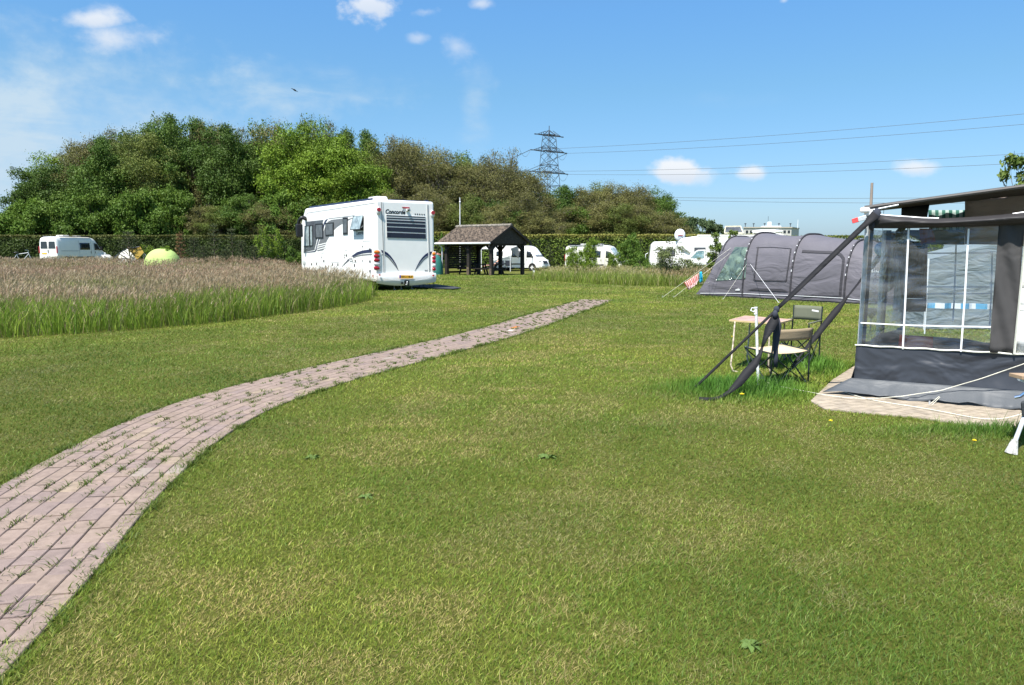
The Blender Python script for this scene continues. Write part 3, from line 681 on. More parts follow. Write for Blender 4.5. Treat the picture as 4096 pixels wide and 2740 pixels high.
# tall front row: (px, kind, drop of the top below the silhouette, depth)
fr = [(95, 'green', 70, 78), (165, 'green', 25, 76), (255, 'olive', 30, 80), (345, 'brown', 8, 79), (430, 'green', 20, 76), (505, 'olive', 10, 81), (590, 'olive', 60, 76), (665, 'green', 6, 82), (760, 'green', 4, 78),
      (845, 'brown', 15, 80), (925, 'green', 6, 77), (1000, 'green', 0, 79), (1075, 'brown', 14, 80), (1165, 'bright', 18, 76), (1255, 'bright', 2, 77), (1345, 'bright', 30, 76), (1420, 'bright', 75, 75), (1510, 'olive', 30, 80),
      (1590, 'brown', 12, 80), (1670, 'brown', 8, 82), (1750, 'brown', 22, 79), (1830, 'olive', 8, 82), (1905, 'brown', 35, 79), (1985, 'bare', 0, 84), (2050, 'brown', 30, 80), (2110, 'brown', 18, 84)]
bk_ = [(205, 'bright', 4, 88), (300, 'brown', 2, 92), (400, 'brown', 4, 91), (480, 'brown', 0, 92), (560, 'green', 4, 91), (630, 'bare', 0, 92), (700, 'green', 0, 93), (800, 'olive', 2, 92), (900, 'brown', 8, 91), (960, 'bare', 8, 92), (1045, 'green', 8, 93), (1110, 'brown', -4, 91),
       (1215, 'olive', -6, 92), (1310, 'brown', 0, 93), (1400, 'green', 2, 92), (1480, 'green', -4, 92), (1550, 'bare', 0, 94), (1630, 'brown', 4, 93), (1710, 'brown', 6, 92), (1790, 'bare', -2, 93), (1870, 'green', 2, 94), (1950, 'brown', 6, 92), (2030, 'bare', -4, 94)]
def w_at(px, kind): return 1.11 * {'brown': 7.2, 'bare': 6.6, 'bright': 8.0, 'green': 7.4, 'olive': 7.2}.get(kind, 7)
def word(i):
    ones = ['first', 'second', 'third', 'fourth', 'fifth', 'sixth', 'seventh', 'eighth', 'ninth', 'tenth', 'eleventh', 'twelfth', 'thirteenth', 'fourteenth', 'fifteenth', 'sixteenth', 'seventeenth', 'eighteenth', 'nineteenth', 'twentieth']
    if i < 20: return ones[i]
    return 'twenty-' + ones[i - 20]
cnt = {}
def pick(kind):
    n = {'green': 3, 'bright': 2, 'brown': 3, 'olive': 3, 'lush': 2, 'bare': 1, 'far': 1}[kind]; cnt[kind] = cnt.get(kind, -1) + 1
    return '%s%d' % (kind, cnt[kind] % n)
for rowname, lst in (('front row', fr), ('back row', bk_)):
    for i, (px, kind, drop, Y) in enumerate(lst):
        Y += 9
        p = PY(px, sil(px) + drop, Y)
        plant_tree(pick(kind), p.x, p.y, p.z, w_at(px, kind), '%s, %s from left in the wood %s' % (KIND[kind], word(i), rowname), group='trees of the wood behind the hedge')
# lower skirt of the wood
sk = []
g_ = random.Random(5); px = 55
while px < 2210:
    k = 'lush' if px < 760 else g_.choice(['lush', 'olive', 'green', 'brown']) if px < 1250 else g_.choice(['bright', 'olive', 'green']) if px < 1500 else g_.choice(['olive', 'green', 'brown', 'brown'])
    top = (865 - 62 * ss(60, 200, px) - g_.random() * 55) if px < 760 else 850 - g_.random() * 90
    if px > 2120: top = 850
    sk.append((px, k, top, g_.uniform(79.5, 82))); px += g_.uniform(52, 68)
for i, (px, kind, top, Y) in enumerate(sk[:40]):
    p = PY(px, top, Y); lab = {'lush': 'low bright green tree', 'olive': 'short olive tree', 'green': 'short dark green tree', 'brown': 'short brownish tree', 'bright': 'short yellow-green tree'}[kind]
    plant_tree(pick(kind), p.x, p.y, p.z, 6.1, '%s, %s from left along the wood edge' % (lab, word(i) if i < 29 else ['thirtieth', 'thirty-first', 'thirty-second', 'thirty-third', 'thirty-fourth', 'thirty-fifth', 'thirty-sixth', 'thirty-seventh', 'thirty-eighth', 'thirty-ninth', 'fortieth'][i - 29]), group='low trees at the foot of the wood')
# second part of the wood, right of the pylon
rt = [(2215, 'green', 6, 106), (2275, 'green', 0, 110), (2330, 'brown', 14, 108), (2385, 'olive', 2, 111), (2440, 'brown', 4, 108), (2500, 'brown', 6, 110), (2555, 'brown', 4, 107), (2610, 'green', 0, 110), (2650, 'green', 12, 108), (2300, 'lush', 95, 100), (2370, 'brown', 90, 101), (2250, 'brown', 80, 100), (2430, 'brown', 80, 101), (2490, 'olive', 85, 100), (2550, 'brown', 75, 101), (2610, 'brown', 85, 101), (2670, 'brown', 40, 102)]
for i, (px, kind, drop, Y) in enumerate(rt):
    p = PY(px, sil(px) + drop, Y)
    plant_tree(pick(kind), p.x, p.y, p.z, 7.5, '%s right of the pylon, %s from left in the %s row' % (KIND[kind], word(i if i < 9 else [2, 3, 0, 0, 0, 0, 0, 0][0] if False else i - 9), 'tall' if i < 9 else 'low'), group='trees of the wood right of the pylon')
for i, (px, top, Y) in enumerate([(2725, 868, 150), (2775, 870, 152), (2825, 880, 150), (2868, 898, 152), (2898, 912, 155)]):
    p = PY(px, top, Y); plant_tree('far0', p.x, p.y, p.z, 7.5 - .5 * i, 'low distant tree, %s from left beyond the white motorhome roof' % word(i), group='distant trees above the white motorhome')
# ---------------------------------------------------------------- hedges
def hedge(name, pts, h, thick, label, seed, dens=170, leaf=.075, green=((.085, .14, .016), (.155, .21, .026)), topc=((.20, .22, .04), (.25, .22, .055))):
    g = np.random.RandomState(seed); root = thing(name, label, 'hedge', (pts[0][0], pts[0][1], terrain(*pts[0][:2])))
    P = []; Nn = []; C = []; core = M()
    for (a, b) in zip(pts, pts[1:]):
        a = Vector(a); b = Vector(b); L = (b - a).length; t = (b - a).normalized(); nrm = Vector((t.y, -t.x))
        if nrm.y > 0: nrm = -nrm
        z0 = terrain(*a)
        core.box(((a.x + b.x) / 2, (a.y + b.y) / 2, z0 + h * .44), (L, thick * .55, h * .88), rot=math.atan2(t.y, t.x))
        n = int(L * h * dens)
        u = g.rand(n) * L; v = g.rand(n); wv = g.uniform(.75, 1.0, n) * thick / 2 * (1 + .25 * np.sin(u * 2.1) * np.cos(v * 7 + u)); 
        P.append(np.stack([a.x + t.x * u + nrm.x * wv, a.y + t.y * u + nrm.y * wv, z0 + v * h], 1)); Nn.append(np.tile([nrm.x, nrm.y, .5], (n, 1)))
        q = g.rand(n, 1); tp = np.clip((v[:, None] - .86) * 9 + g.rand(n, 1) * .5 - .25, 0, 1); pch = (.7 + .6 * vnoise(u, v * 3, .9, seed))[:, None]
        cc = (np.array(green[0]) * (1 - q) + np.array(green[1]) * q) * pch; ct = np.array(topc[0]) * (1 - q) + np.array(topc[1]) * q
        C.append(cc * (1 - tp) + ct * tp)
        n = int(L * thick * dens * 1.3); u = g.rand(n) * L; wv = (g.rand(n) - .5) * thick; hh = h * (1 + .008 * np.sin(u * 1.3) + .03 * g.rand(n) ** 2)
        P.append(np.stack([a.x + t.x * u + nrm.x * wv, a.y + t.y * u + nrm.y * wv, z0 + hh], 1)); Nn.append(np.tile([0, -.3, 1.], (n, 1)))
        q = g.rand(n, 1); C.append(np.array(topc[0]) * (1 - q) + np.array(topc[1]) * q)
    P = np.concatenate(P); Nn = np.concatenate(Nn); C = np.concatenate(C)
    V, F, _, CC = leafcloud(P - np.array(root.location), leaf, Nn, C, .45, seed)
    np_obj('foliage', np_mesh('foliage', V, F, None, CC, leafm), parent=root)
    core.build('shade_core', mat('hedge_shade', (.02, .026, .010), .95), root, world=True); return root  # solid dark box as core, the hedge's inner shade put into its colour
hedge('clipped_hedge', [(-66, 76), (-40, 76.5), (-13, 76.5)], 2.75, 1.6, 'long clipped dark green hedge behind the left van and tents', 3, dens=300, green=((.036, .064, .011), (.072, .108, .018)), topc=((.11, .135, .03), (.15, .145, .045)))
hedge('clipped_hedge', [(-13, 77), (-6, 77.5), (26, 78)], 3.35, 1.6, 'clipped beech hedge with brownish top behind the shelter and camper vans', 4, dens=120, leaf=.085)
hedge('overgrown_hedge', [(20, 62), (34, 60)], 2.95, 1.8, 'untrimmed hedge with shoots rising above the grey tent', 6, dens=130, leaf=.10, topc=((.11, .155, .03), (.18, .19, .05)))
# ---------------------------------------------------------------- bushes and saplings
tree_proto('bush_leafy', 'bright', 2.2, 1.0, 201, 6500, .045, 34, .05, low=-1, r0=.03, twigs=3)
tree_proto('bush_dense', 'lush', 2.2, 1.1, 202, 7000, .05, 34, .02, low=-1, r0=.03)
TG['willow'] = ((.09, .12, .035), (.165, .195, .07)); tree_proto('willow', 'willow', 2.6, 1.3, 203, 5200, .045, 26, .03, grey_bark, low=-1, r0=.035, twigs=5)
TG['apple'] = ((.075, .125, .018), (.15, .20, .04)); tree_proto('sapling', 'apple', 2.8, .6, 204, 3600, .05, 34, .16, grey_bark, low=-.9, r0=.03, twigs=2)
TG['maple'] = ((.10, .17, .014), (.18, .25, .025)); tree_proto('maple', 'maple', 3, .9, 205, 3200, .055, 34, .1, grey_bark, low=-.9, r0=.03, twigs=2)
def bush(key, px, top, Y, wpx, label, cat='bush', name='bush', **k):
    p = PY(px, top, Y); return plant_tree(key, p.x, p.y, p.z, wpx / FPX * Y, label, cat, name, **k)
bush('bush_leafy', 2290, 985, 43, 66, 'small leafy bush in front of the rear of the cream camper van')
bush('bush_leafy', 2358, 953, 42, 92, 'taller leafy bush hiding the middle of the cream camper van')
bush('bush_leafy', 2450, 1012, 44, 60, 'low bush below the windscreen of the cream camper van')
bush('bush_dense', 2525, 932, 56, 110, 'broad bright green bush against the hedge right of the cream camper van')
bush('bush_dense', 2560, 1010, 47, 120, 'dark low bush between the cream camper van and the willow bush')
bush('bush_dense', 2590, 1055, 42, 90, 'small dark green bush standing in the rough grass')
bush('willow', 2690, 948, 37, 172, 'big loose grey-green willow bush in front of the white motorhome', name='willow_bush')
bush('willow', 2790, 1030, 38, 90, 'low willow bush under the cab of the white motorhome', name='willow_bush')
bush('sapling', 2865, 932, 32, 74, 'young apple tree just left of the grey tent ridge', 'young tree', 'young_tree')
bush('sapling', 2935, 921, 33, 66, 'young leafy tree rising behind the left end of the grey tent', 'young tree', 'young_tree')
bush('maple', 1045, 910, 50, 62, 'yellow-green maple sapling left of the motorhome, the left one of two', 'young tree', 'young_tree')
bush('maple', 1104, 916, 51, 70, 'yellow-green maple sapling left of the motorhome, the right one of two', 'young tree', 'young_tree')
bush('bush_dense', 1172, 985, 46, 90, 'small round green bush close to the motorhome front')
bush('maple', 588, 978, 47, 70, 'small yellow-green bush growing between the yellow and the lime tent')
bush('bush_leafy', 672, 983, 46, 60, 'small green bush in front of the lime green tent')
bush('bush_dense', 1773, 930, 62, 40, 'small bush between the motorhome and the picnic shelter')
p = PY(4085, 618, 20); plant_tree('sapling', p.x, p.y, p.z, 1.35, 'young tree whose top shows above the roof of the grey awning', 'young tree', 'young_tree')
TREES['sapling_big'] = TREES['sapling']
# pink flowering shrub
(V, F4, F3, C), bl = leafset(np.array([0, 0, 1.05]), np.array([.55, .55, .8]), 9, 900, .05, TG['green'], 301, bottom=-1)
p = PY(1762, 1000, 57); t = thing('rose_bush', 'pink flowering rose bush beside the teal tent', 'bush', (p.x, p.y, terrain(p.x, p.y)))
np_obj('foliage', np_mesh('foliage', V, F4, F3, C, leafm), parent=t)
(V, F4, F3, C), bl = leafset(np.array([0, 0, 1.2]), np.array([.6, .6, .75]), 9, 260, .06, ((.6, .28, .26), (.7, .42, .36)), 302, bottom=-1)
np_obj('blossom', np_mesh('blossom', V, F4, F3, C, leafm), parent=t)
# young pines
def pine(px, top, Y, w, label, cols=((.055, .075, .028), (.11, .125, .055)), seed=1, brown=False):
    g = np.random.RandomState(seed); p = PY(px, top, Y); zb = terrain(p.x, p.y); H = p.z - zb
    if brown: cols = ((.20, .12, .05), (.28, .18, .09))
    t = thing('young_pine', label, 'young pine', (p.x, p.y, zb), rnd.random() * 6, 'young pines in the meadow'); P = []; D = []; tr = M()
    tr.tube([(0, 0, -.1), (.02, .01, H * .5), (0, 0, H * .97)], [.035, .022, .008], 5)
    for k in range(9):
        z = H * (.12 + .1 * k)
        for a in range(5):
            an = a * 1.256 + k * .7 + g.rand() * .4; L = w * .5 * (1.05 - .09 * k) * g.uniform(.7, 1.1); e = np.array([math.cos(an) * L, math.sin(an) * L, z + L * .55])
            s = np.array([0, 0, z]); tr.tube([s, (s + e) / 2 - np.array([0, 0, .04]), e], [.012, .009, .006], 4)
            for q in range(46):
                u = .35 + .7 * g.rand(); P.append(s + (e - s) * u); D.append(g.normal(0, 1, 3) + (e - s) / L * 1.3)
    for q in range(70): P.append(np.array([0, 0, H * (.75 + .25 * g.rand())])); D.append(g.normal(0, 1, 3) + np.array([0, 0, 2]))
    P = np.array(P); D = np.array(D); D /= np.linalg.norm(D, axis=1)[:, None]; n = len(P); a = np.cross(D, g.normal(0, 1, (n, 3))); a /= np.linalg.norm(a, axis=1)[:, None]
    V = np.stack([P - a * .012, P + a * .012, P + D * .13], 1).reshape(-1, 3); F = np.arange(n)[:, None] * 3 + np.array([[0, 1, 2]]); u = g.rand(n, 1)
    np_obj('needles', np_mesh('needles', V, None, F, np.repeat(np.array(cols[0]) * (1 - u) + np.array(cols[1]) * u, 3, 0), leafm), parent=t); tr.build('trunk', bark, t)
pl = [(512, 925, 46, 1.7, 'young pine in front of the yellow and white tent', 0), (717, 932, 48, .9, 'withered brown young pine right of the lime green tent', 1), (773, 950, 48, 1.3, 'young pine just right of the withered brown pine', 0),
      (853, 893, 50, 1.3, 'tallest young pine, midway between the lime tent and the motorhome', 0), (925, 912, 51, 1.2, 'young pine right of the tallest pine', 0), (965, 962, 48, 1.2, 'short young pine left of the two maple saplings', 0), (1015, 985, 46, 1.1, 'small bushy young pine below the maple saplings', 0), (810, 985, 46, 1.2, 'low young pine left of the tallest pine', 0), (900, 1000, 46, 1.1, 'lowest young pine standing in the tall meadow grass', 0)]
for i, (px, top, Y, w_, lab, br) in enumerate(pl): pine(px, top, Y, w_, lab, seed=40 + i, brown=bool(br))
# ================================================================ pylons and lines
PYD = 250.0
def zof(y, D=PYD): return PY(2194, y, D).z
def tower():
    bodym = M(); H = zof(523); hw = lambda z: 1.55 + (zof(547) - z) * (5.6 - 1.55) / zof(547) * .62 if z < zof(547) else 1.4
    ang = R(36)
    def cor(i, z): a = ang + math.pi / 2 * i + math.pi / 4; r = hw(z) * 1.414; return Vector((math.cos(a) * r, math.sin(a) * r, z))
    lv = [0]; z = 0
    while z < zof(540) - 1: z += max(2.4, hw(z) * 1.35); lv.append(min(z, zof(540)))
    for i in range(4):
        for a, b in zip(lv, lv[1:]): bodym.beam(cor(i, a), cor(i, b), .17)
        for k, (a, b) in enumerate(zip(lv, lv[1:])):
            bodym.beam(cor(i, a), cor(i + 1, b), .085); bodym.beam(cor(i + 1, a), cor(i, b), .085)
            if k % 2 == 0: bodym.beam(cor(i, b), cor(i + 1, b), .15)
        bodym.beam(cor(i, lv[-1]), (0, 0, zof(523) + .2), .2)
    bodym.beam((0, 0, zof(540)), (0, 0, zof(503)), .22)
    A = Vector((.81, .59, 0)); arms = []
    for k, (y, tipw, strut) in enumerate(((541, 5.2, zof(524)), (605, 6.8, zof(583)), (690, 7.3, zof(667)), (781, 8.2, zof(760)))):
        z = zof(y); m = M(); pr = Vector((-A.y, A.x, 0)); hb = hw(z)
        for sgn in (-1, 1):
            tip = A * (sgn * tipw) + Vector((0, 0, z - .1)); tipw_ = tipw
            for q in (-1, 1):
                b0 = A * (sgn * hb * .2) + pr * (q * hb) + Vector((0, 0, z)); m.beam(b0, tip, .18); m.beam(A * (sgn * hb * .6) + pr * q * hb * .6 + Vector((0, 0, strut)), tip, .10)
                for u in (.25, .45, .65, .82): m.beam(b0.lerp(tip, u), (A * (sgn * hb * .6) + pr * q * hb * .6 + Vector((0, 0, strut))).lerp(tip, u), .1)
            for u in (.2, .4, .6, .8):
                m.beam((A * (sgn * hb * .2) + pr * hb + Vector((0, 0, z))).lerp(tip, u), (A * (sgn * hb * .2) - pr * hb + Vector((0, 0, z))).lerp(tip, u + .1), .12)
            m.beam(tip, tip + A * sgn * .8, .3)
        m.beam(-A * hb + Vector((0, 0, z)), A * hb + Vector((0, 0, z)), .26); arms.append((m, z, tipw))
    return bodym, arms, A
tb, arms, AV = tower()
pc = PY(2194, 1000, PYD)
def place_tower(loc, label, sc=1.0):
    t = thing('power_pylon', label, 'pylon', loc, 0, 'lattice power pylons'); t.scale = (sc, sc, sc); return t
t1 = place_tower((pc.x, pc.y, 0), 'large lattice power pylon rising behind the wood')
parts_ = [tb.build('lattice_mast', steel_tower, t1)] + [m.build('cross_arm', steel_tower, t1) for m, z, tw in arms]
p = PY(-4, 1000, 575); t2 = place_tower((p.x, p.y, 0), 'distant power pylon cut off by the left edge of the photo')
for q in parts_:
    c = q.copy(); COL.objects.link(c); c.parent = t2
# conductors, each one a thing of its own from arm tip to the next pylon out of the frame
def line(a, b, sag, label, r=.04, n=36):
    a = Vector(a); b = Vector(b); pts = []
    for i in range(n + 1):
        t = i / n; p = a.lerp(b, t); p.z -= sag * 4 * t * (1 - t); pts.append(p)
    m = M(); m.tube(pts, r, 5); single(m, 'power_line', wire_m, label, 'power line', tuple(a), 'power lines strung from the pylon')
def tipw(k, sg, out=.8): m, z, tw = arms[k]; return Vector((pc.x, pc.y, 0)) + AV * (sg * (tw + out)) + Vector((0, 0, z - .1))
for k, sg, y1, sg_, lab in ((1, -1, 396, 1.2, 'highest power line running right from the upper pylon arm'), (1, 1, 442, 1.2, 'second highest power line, just below the highest one'), (2, -1, 574, 1.4, 'third power line from the top, crossing the big low cloud'), (2, 1, 618, 1.4, 'fourth power line from the top, along the foot of the clouds'),
                           (3, -1, 778, 1.0, 'fifth power line from the top, low above the far trees'), (3, 1, 806, 1.0, 'lowest power line, just above the distant apartment block')):
    line(tipw(k, sg), PY(4700, y1, 150), sg_, lab)
for k, sg, px, y, lab in ((1, -1, 1700, 742, 'power line dropping left from the upper pylon arm behind the wood'), (1, 1, 1700, 815, 'lower power line dropping left from the pylon behind the wood')):
    line(tipw(k, sg), PY(px, y, 330), 1.5, lab, r=.09)
lp = M()
for k, sg in ((1, 1), (2, 1), (1, -1)):
    a = tipw(k, sg); b = tipw(k, sg) + Vector((-3.6, -3, .1)); pts = [a.lerp(b, i / 12) - Vector((0, 0, 2.4 * 4 * (i / 12) * (1 - i / 12))) for i in range(13)]
    mm = M(); mm.tube(pts, .045, 4); oo = mm.build('jumper_loop', wire_m, t1, world=True)
# thin antenna pole behind the shelter
p = PY(1838, 790, 60); b = M(); b.tube([(p.x, p.y, -.2), (p.x + .03, p.y, p.z)], [.045, .03], 6); b.ell((p.x + .03, p.y, p.z - .35), (.07, .07, .07), 8, 6)
single(b, 'aerial_pole', alu, 'thin pale aerial pole standing behind the picnic shelter roof', 'pole', (p.x, p.y, -.2))
# bird
p = PY(1178, 361, 60); t = M(); s_ = .16
t.add([p + Vector(v) * s_ for v in ((-1.7, 0, .95), (-.8, .1, .75), (-.1, .25, .15), (-.9, -.25, .45), (1.7, 0, -.8), (.9, .1, -.2), (.1, .25, .1), (1.0, -.25, -.5))], [(0, 1, 2, 3), (4, 7, 6, 5)])
bt = thing('bird', 'dark bird gliding with spread wings high in the sky', 'bird', tuple(p)); t.build('wing', black_plastic, bt, world=True, solid=.02)
t = M(); t.ell(p + Vector((.02, .0, .01)), (.13, .28, .06), 8, 6, rot=Matrix.Rotation(.5, 3, 'Y')); t.ell(p + Vector((.0, .27, .02)), (.05, .07, .05), 8, 6); t.build('body', black_plastic, bt, world=True, smooth=60)
# apartment block
def apartments():
    D = 380; a = PY(2974, 912, D); b = PY(3166, 915, D); c = PY(3196, 914, D + 14); H = a.z
    con = mat('pale_concrete', (.50, .49, .45), .9, var=.08); con2 = mat('tan_cladding', (.42, .38, .31), .9)  # plain wall concrete and a darker tan cladding for the roof edge
    r = thing('apartment_block', 'distant pale apartment block with flat roof above the grey tent', 'building', (a.x, a.y, 0), 0)
    f0, f1, f2 = Vector((a.x, a.y, 0)), Vector((b.x, b.y, 0)), Vector((c.x, c.y, 0)); f3 = f2 + (f0 - f1)
    m = M(); m.prism([f0, f1, f2, f3], (0, 0, H)); m.build('wall', con, r, world=True)
    u = (f1 - f0).normalized(); n = Vector((u.y, -u.x, 0)); L = (f1 - f0).length
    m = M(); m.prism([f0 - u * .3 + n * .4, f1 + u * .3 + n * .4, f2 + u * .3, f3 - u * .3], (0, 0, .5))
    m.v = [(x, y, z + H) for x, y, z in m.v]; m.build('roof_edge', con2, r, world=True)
    for fl in range(4):
        zc = H - 1.9 - fl * 2.9; x = 1.2
        while x < L - 1.5:
            wd = 1.2; m = M(); c_ = f0 + u * x + n * .03 + Vector((0, 0, zc)); m.beam(c_, c_ + u * wd, .08, 1.45); wn = m.build('window', glass_dark, r, world=True); wn
            x += 2.1
    for fl in range(4):
        m = M(); c_ = f0 + u * (L * .62) + n * .7 + Vector((0, 0, H - 2.6 - fl * 2.9)); m.beam(c_, c_ + u * 3.6, 1.3, .9); m.build('balcony', alu, r, world=True)
    for px in (2981, 3014, 3058, 3115, 3161):
        q = PY(px, 912, D + 4); m = M(); m.tube([(q.x, q.y, H + .3), (q.x, q.y, H + 2.3)], .16, 6); m.tube([(q.x, q.y, H + 2.0), (q.x, q.y, H + 2.5)], .5, 8); m.build('roof_vent', steel_tower, r, world=True)
    q = PY(3072, 900, D + 5); m = M(); m.tube([(q.x, q.y, H), (q.x, q.y, H + 6.0)], .09, 5); m.build('mast', steel_tower, r, world=True)
    m = M(); m.box((q.x + .6, q.y, H + 1.9), (1.6, 1.6, 2.8)); m.box((q.x + 1.5, q.y, H + .8), (9, 4, .8)); m.build('roof_cabin', alu, r, world=True)
    q = PY(3191, 903, D + 6); m = M(); m.tube([(q.x, q.y, H), (q.x, q.y, H + 4.4)], [.14, .10], 6); m.build('aerial', alu, r, world=True)
apartments()
# ================================================================ the big motorhome
def wheel(parent, c, r=.36, wd=.24, axis='x', name='wheel'):
    c = Vector(c); m = M(); n = 24; prof = [(r * .62, -wd / 2), (r * .9, -wd / 2), (r, -wd * .35), (r, wd * .35), (r * .9, wd / 2), (r * .62, wd / 2)]
    rows = [[c + Vector((h, q * math.cos(2 * math.pi * k / n), q * math.sin(2 * math.pi * k / n))) for k in range(n)] for q, h in prof]
    m.grid(rows, closed=True); w_ = m.build(name, rubber, parent, smooth=40)
    for sg in (-1, 1):
        m = M(); f = c + Vector((sg * wd * .38, 0, 0)); m.tube([f - Vector((sg * .02, 0, 0)), f], r * .63, 20)
        for k in range(8):
            a = 2 * math.pi * k / 8; m.box(f + Vector((sg * .012, math.cos(a) * r * .36, math.sin(a) * r * .36)), (.03, .05, r * .5), rot=Matrix.Rotation(-a + math.pi / 2, 3, 'X'))
        m.tube([f, f + Vector((sg * .04, 0, 0))], r * .16, 10)
    m.build('rim', grey_white, w_); return w_
FW = Vector((-.58, .815, 0)).normalized(); RT = Vector((FW.y, -FW.x, 0)); HW = 1.335
RLc = Vector((-5.4, 30.0, 0)); BUSLOC = RLc + RT * HW
bus = thing('motorhome', 'large white integrated motorhome with dark blue stripes parked beside the tall meadow grass', 'motorhome', tuple(BUSLOC), math.atan2(RT.y, RT.x))
BW = WM[bus.name]; BI = BW.inverted()
def blocal(px, py, axis, val):
    o = BI @ CAM; d = (BI.to_3x3()) @ ray(px, py); return o + d * ((val - o[axis]) / d[axis])
SX = -HW
def side(x, y, off=.004): q = z1(x, y); return blocal(q[0], q[1], 0, SX - off)
def rear(x, y, off=.004): q = z1(x, y); return blocal(q[0], q[1], 1, 0 - off)
HB = 3.62; BL = 8.5
m = M(); bm_ = bmesh.new()
vs = [(-HW, 0, .38), (HW, 0, .38), (HW, BL, .38), (-HW, BL, .38), (-HW, 0, HB), (HW, 0, HB), (HW, BL - .75, HB), (-HW, BL - .75, HB), (-HW, BL - .12, 2.9), (HW, BL - .12, 2.9), (-HW, BL, 1.5), (HW, BL, 1.5)]
m.add(vs, [(3, 2, 1, 0), (0, 1, 5, 4), (4, 5, 6, 7), (7, 6, 9, 8), (8, 9, 11, 10), (10, 11, 2, 3), (1, 2, 11, 9, 6, 5), (0, 4, 7, 8, 10, 3)])
body = m.build('body', white_paint, bus, smooth=40); md = body.modifiers.new('bevel', 'BEVEL'); md.width = .11; md.segments = 4; md.limit_method = 'ANGLE'; md.angle_limit = R(25)
def sheet(name, m_, pts, n, parent=bus, th=.003, label=None):
    mb = M(); mb.prism(pts, Vector(n) * th); return mb.build(name, m_, parent, label=label)
NS = Vector((-1, 0, 0)); NRr = Vector((0, -1, 0))
def ribbon(fn, pts, wd, n, off):
    """constant-ish width strip along traced detail points"""
    P = [fn(x, y, off) for x, y in pts]; n = Vector(n); L = []; Rr = []
    ws = wd if isinstance(wd, list) else [wd] * len(P)
    for i, p in enumerate(P):
        t = (P[min(i + 1, len(P) - 1)] - P[max(0, i - 1)]).normalized(); s_ = t.cross(n).normalized() * (ws[i] / 2); L.append(p + s_); Rr.append(p - s_)
    return L, Rr
def strip(name, m_, fn, pts, wd, n, off, parent=bus, th=.002):
    L, Rr = ribbon(fn, pts, wd, n, off); mb = M(); n = Vector(n) * th
    for i in range(len(L) - 1): mb.prism([L[i], L[i + 1], Rr[i + 1], Rr[i]], n)
    return mb.build(name, m_, parent)
def S(x, y): return side(x, y)
# side graphics
sheet('cab_side_panel', charcoal, [S(*p) for p in ((247, 492), (480, 467), (462, 540), (430, 620), (392, 730), (372, 840), (362, 868), (216, 902), (222, 740))], NS)
sheet('side_graphic', mid_grey, [S(*p) for p in ((590, 466), (742, 448), (742, 492), (690, 520), (640, 568), (612, 610), (570, 668), (520, 760), (492, 850), (478, 872), (400, 886), (396, 870), (426, 760), (470, 660), (505, 560), (540, 492))], NS)
for yy in (800, 828, 858): strip('graphic_stripe', white_paint, side, [(400, yy + 8), (515, yy - 22)], .045, NS, .0085)
strip('graphic_stripe', navy, side, [(536, 456), (512, 480), (488, 530), (470, 620), (418, 725), (396, 810), (384, 868), (366, 888), (215, 909)], [.03, .09, .09, .08, .07, .07, .07, .05, .02], NS, .0085)
strip('graphic_stripe', white_paint, side, [(505, 462), (486, 500), (468, 560), (452, 640), (402, 732), (380, 812), (366, 862)], .05, NS, .0125)
strip('trim_line', mid_grey, side, [(548, 452), (700, 433), (898, 409)], .022, NS, .004)
strip('trim_line', mid_grey, side, [(620, 600), (655, 562), (700, 528), (745, 505)], [.03, .05, .06, .05], NS, .004)
strip('trim_line', mid_grey, side, [(810, 466), (850, 450), (898, 434)], [.06, .03, .01], NS, .004)
sheet('swoosh_stripe', navy, [S(*p) for p in ((728, 1090), (790, 1020), (858, 951), (930, 900), (1000, 878), (1060, 868), (1128, 860), (1130, 906), (1060, 910), (1000, 918), (930, 940), (860, 975), (800, 1022))], NS)
strip('swoosh_stripe', mid_grey, side, [(735, 1092), (800, 1030), (862, 984), (930, 953), (1000, 938), (1060, 933), (1130, 928)], [.01, .02, .03, .045, .05, .05, .05], NS, .004)
# side windows
def window(pts, glass, name='window', frame=black_plastic, fn=side, n=NS, inset=.82, parent=bus):
    P = [fn(x, y, .006) for x, y in pts]; c = sum(P, Vector()) / len(P); fr = sheet(name, frame, P, n, parent, .02)
    mb = M(); mb.prism([c + (p - c) * inset + Vector(n) * .021 for p in P], Vector(n) * .006); g_ = mb.build('pane', glass, fr); return fr
window(((233, 548), (340, 538), (342, 818), (224, 826)), glass_pale, inset=.92)
mb = M(); mb.prism([side(*p, .034) for p in ((286, 543), (302, 541), (305, 820), (290, 823))], NS * .01); mb.build('window_divider', black_plastic, bus)
window(((377, 520), (480, 513), (482, 716), (379, 720)), glass_side)
window(((511, 507), (622, 499), (622, 678), (512, 683)), glass_side)
window(((744, 436), (808, 431), (809, 662), (747, 667)), glass_side, inset=.78)
window(((881, 418), (1015, 409), (1016, 609), (884, 616)), glass_side, inset=.9)
a_, b_, c_, d_ = [side(*p, .03) for p in ((884, 424), (1013, 415), (1013, 600), (884, 606))]; H_ = (a_ - d_).length; out = Vector((-.28, 0, -.96)) * H_
mb = M(); mb.prism([a_, b_, b_ + out, a_ + out], Vector((-.01, 0, .006))); fl = mb.build('open_window_flap', glass_pale, bus)
mb = M(); mb.beam(a_, a_ + out, .03); mb.beam(b_, b_ + out, .03); mb.beam(a_ + out, b_ + out, .03); mb.build('flap_frame', black_plastic, fl)
mb = M(); mb.beam(d_.lerp(a_, .3), a_ + out * .9, .012); mb.beam(c_.lerp(b_, .3), b_ + out * .9, .012); mb.build('flap_stay', alu, bus)
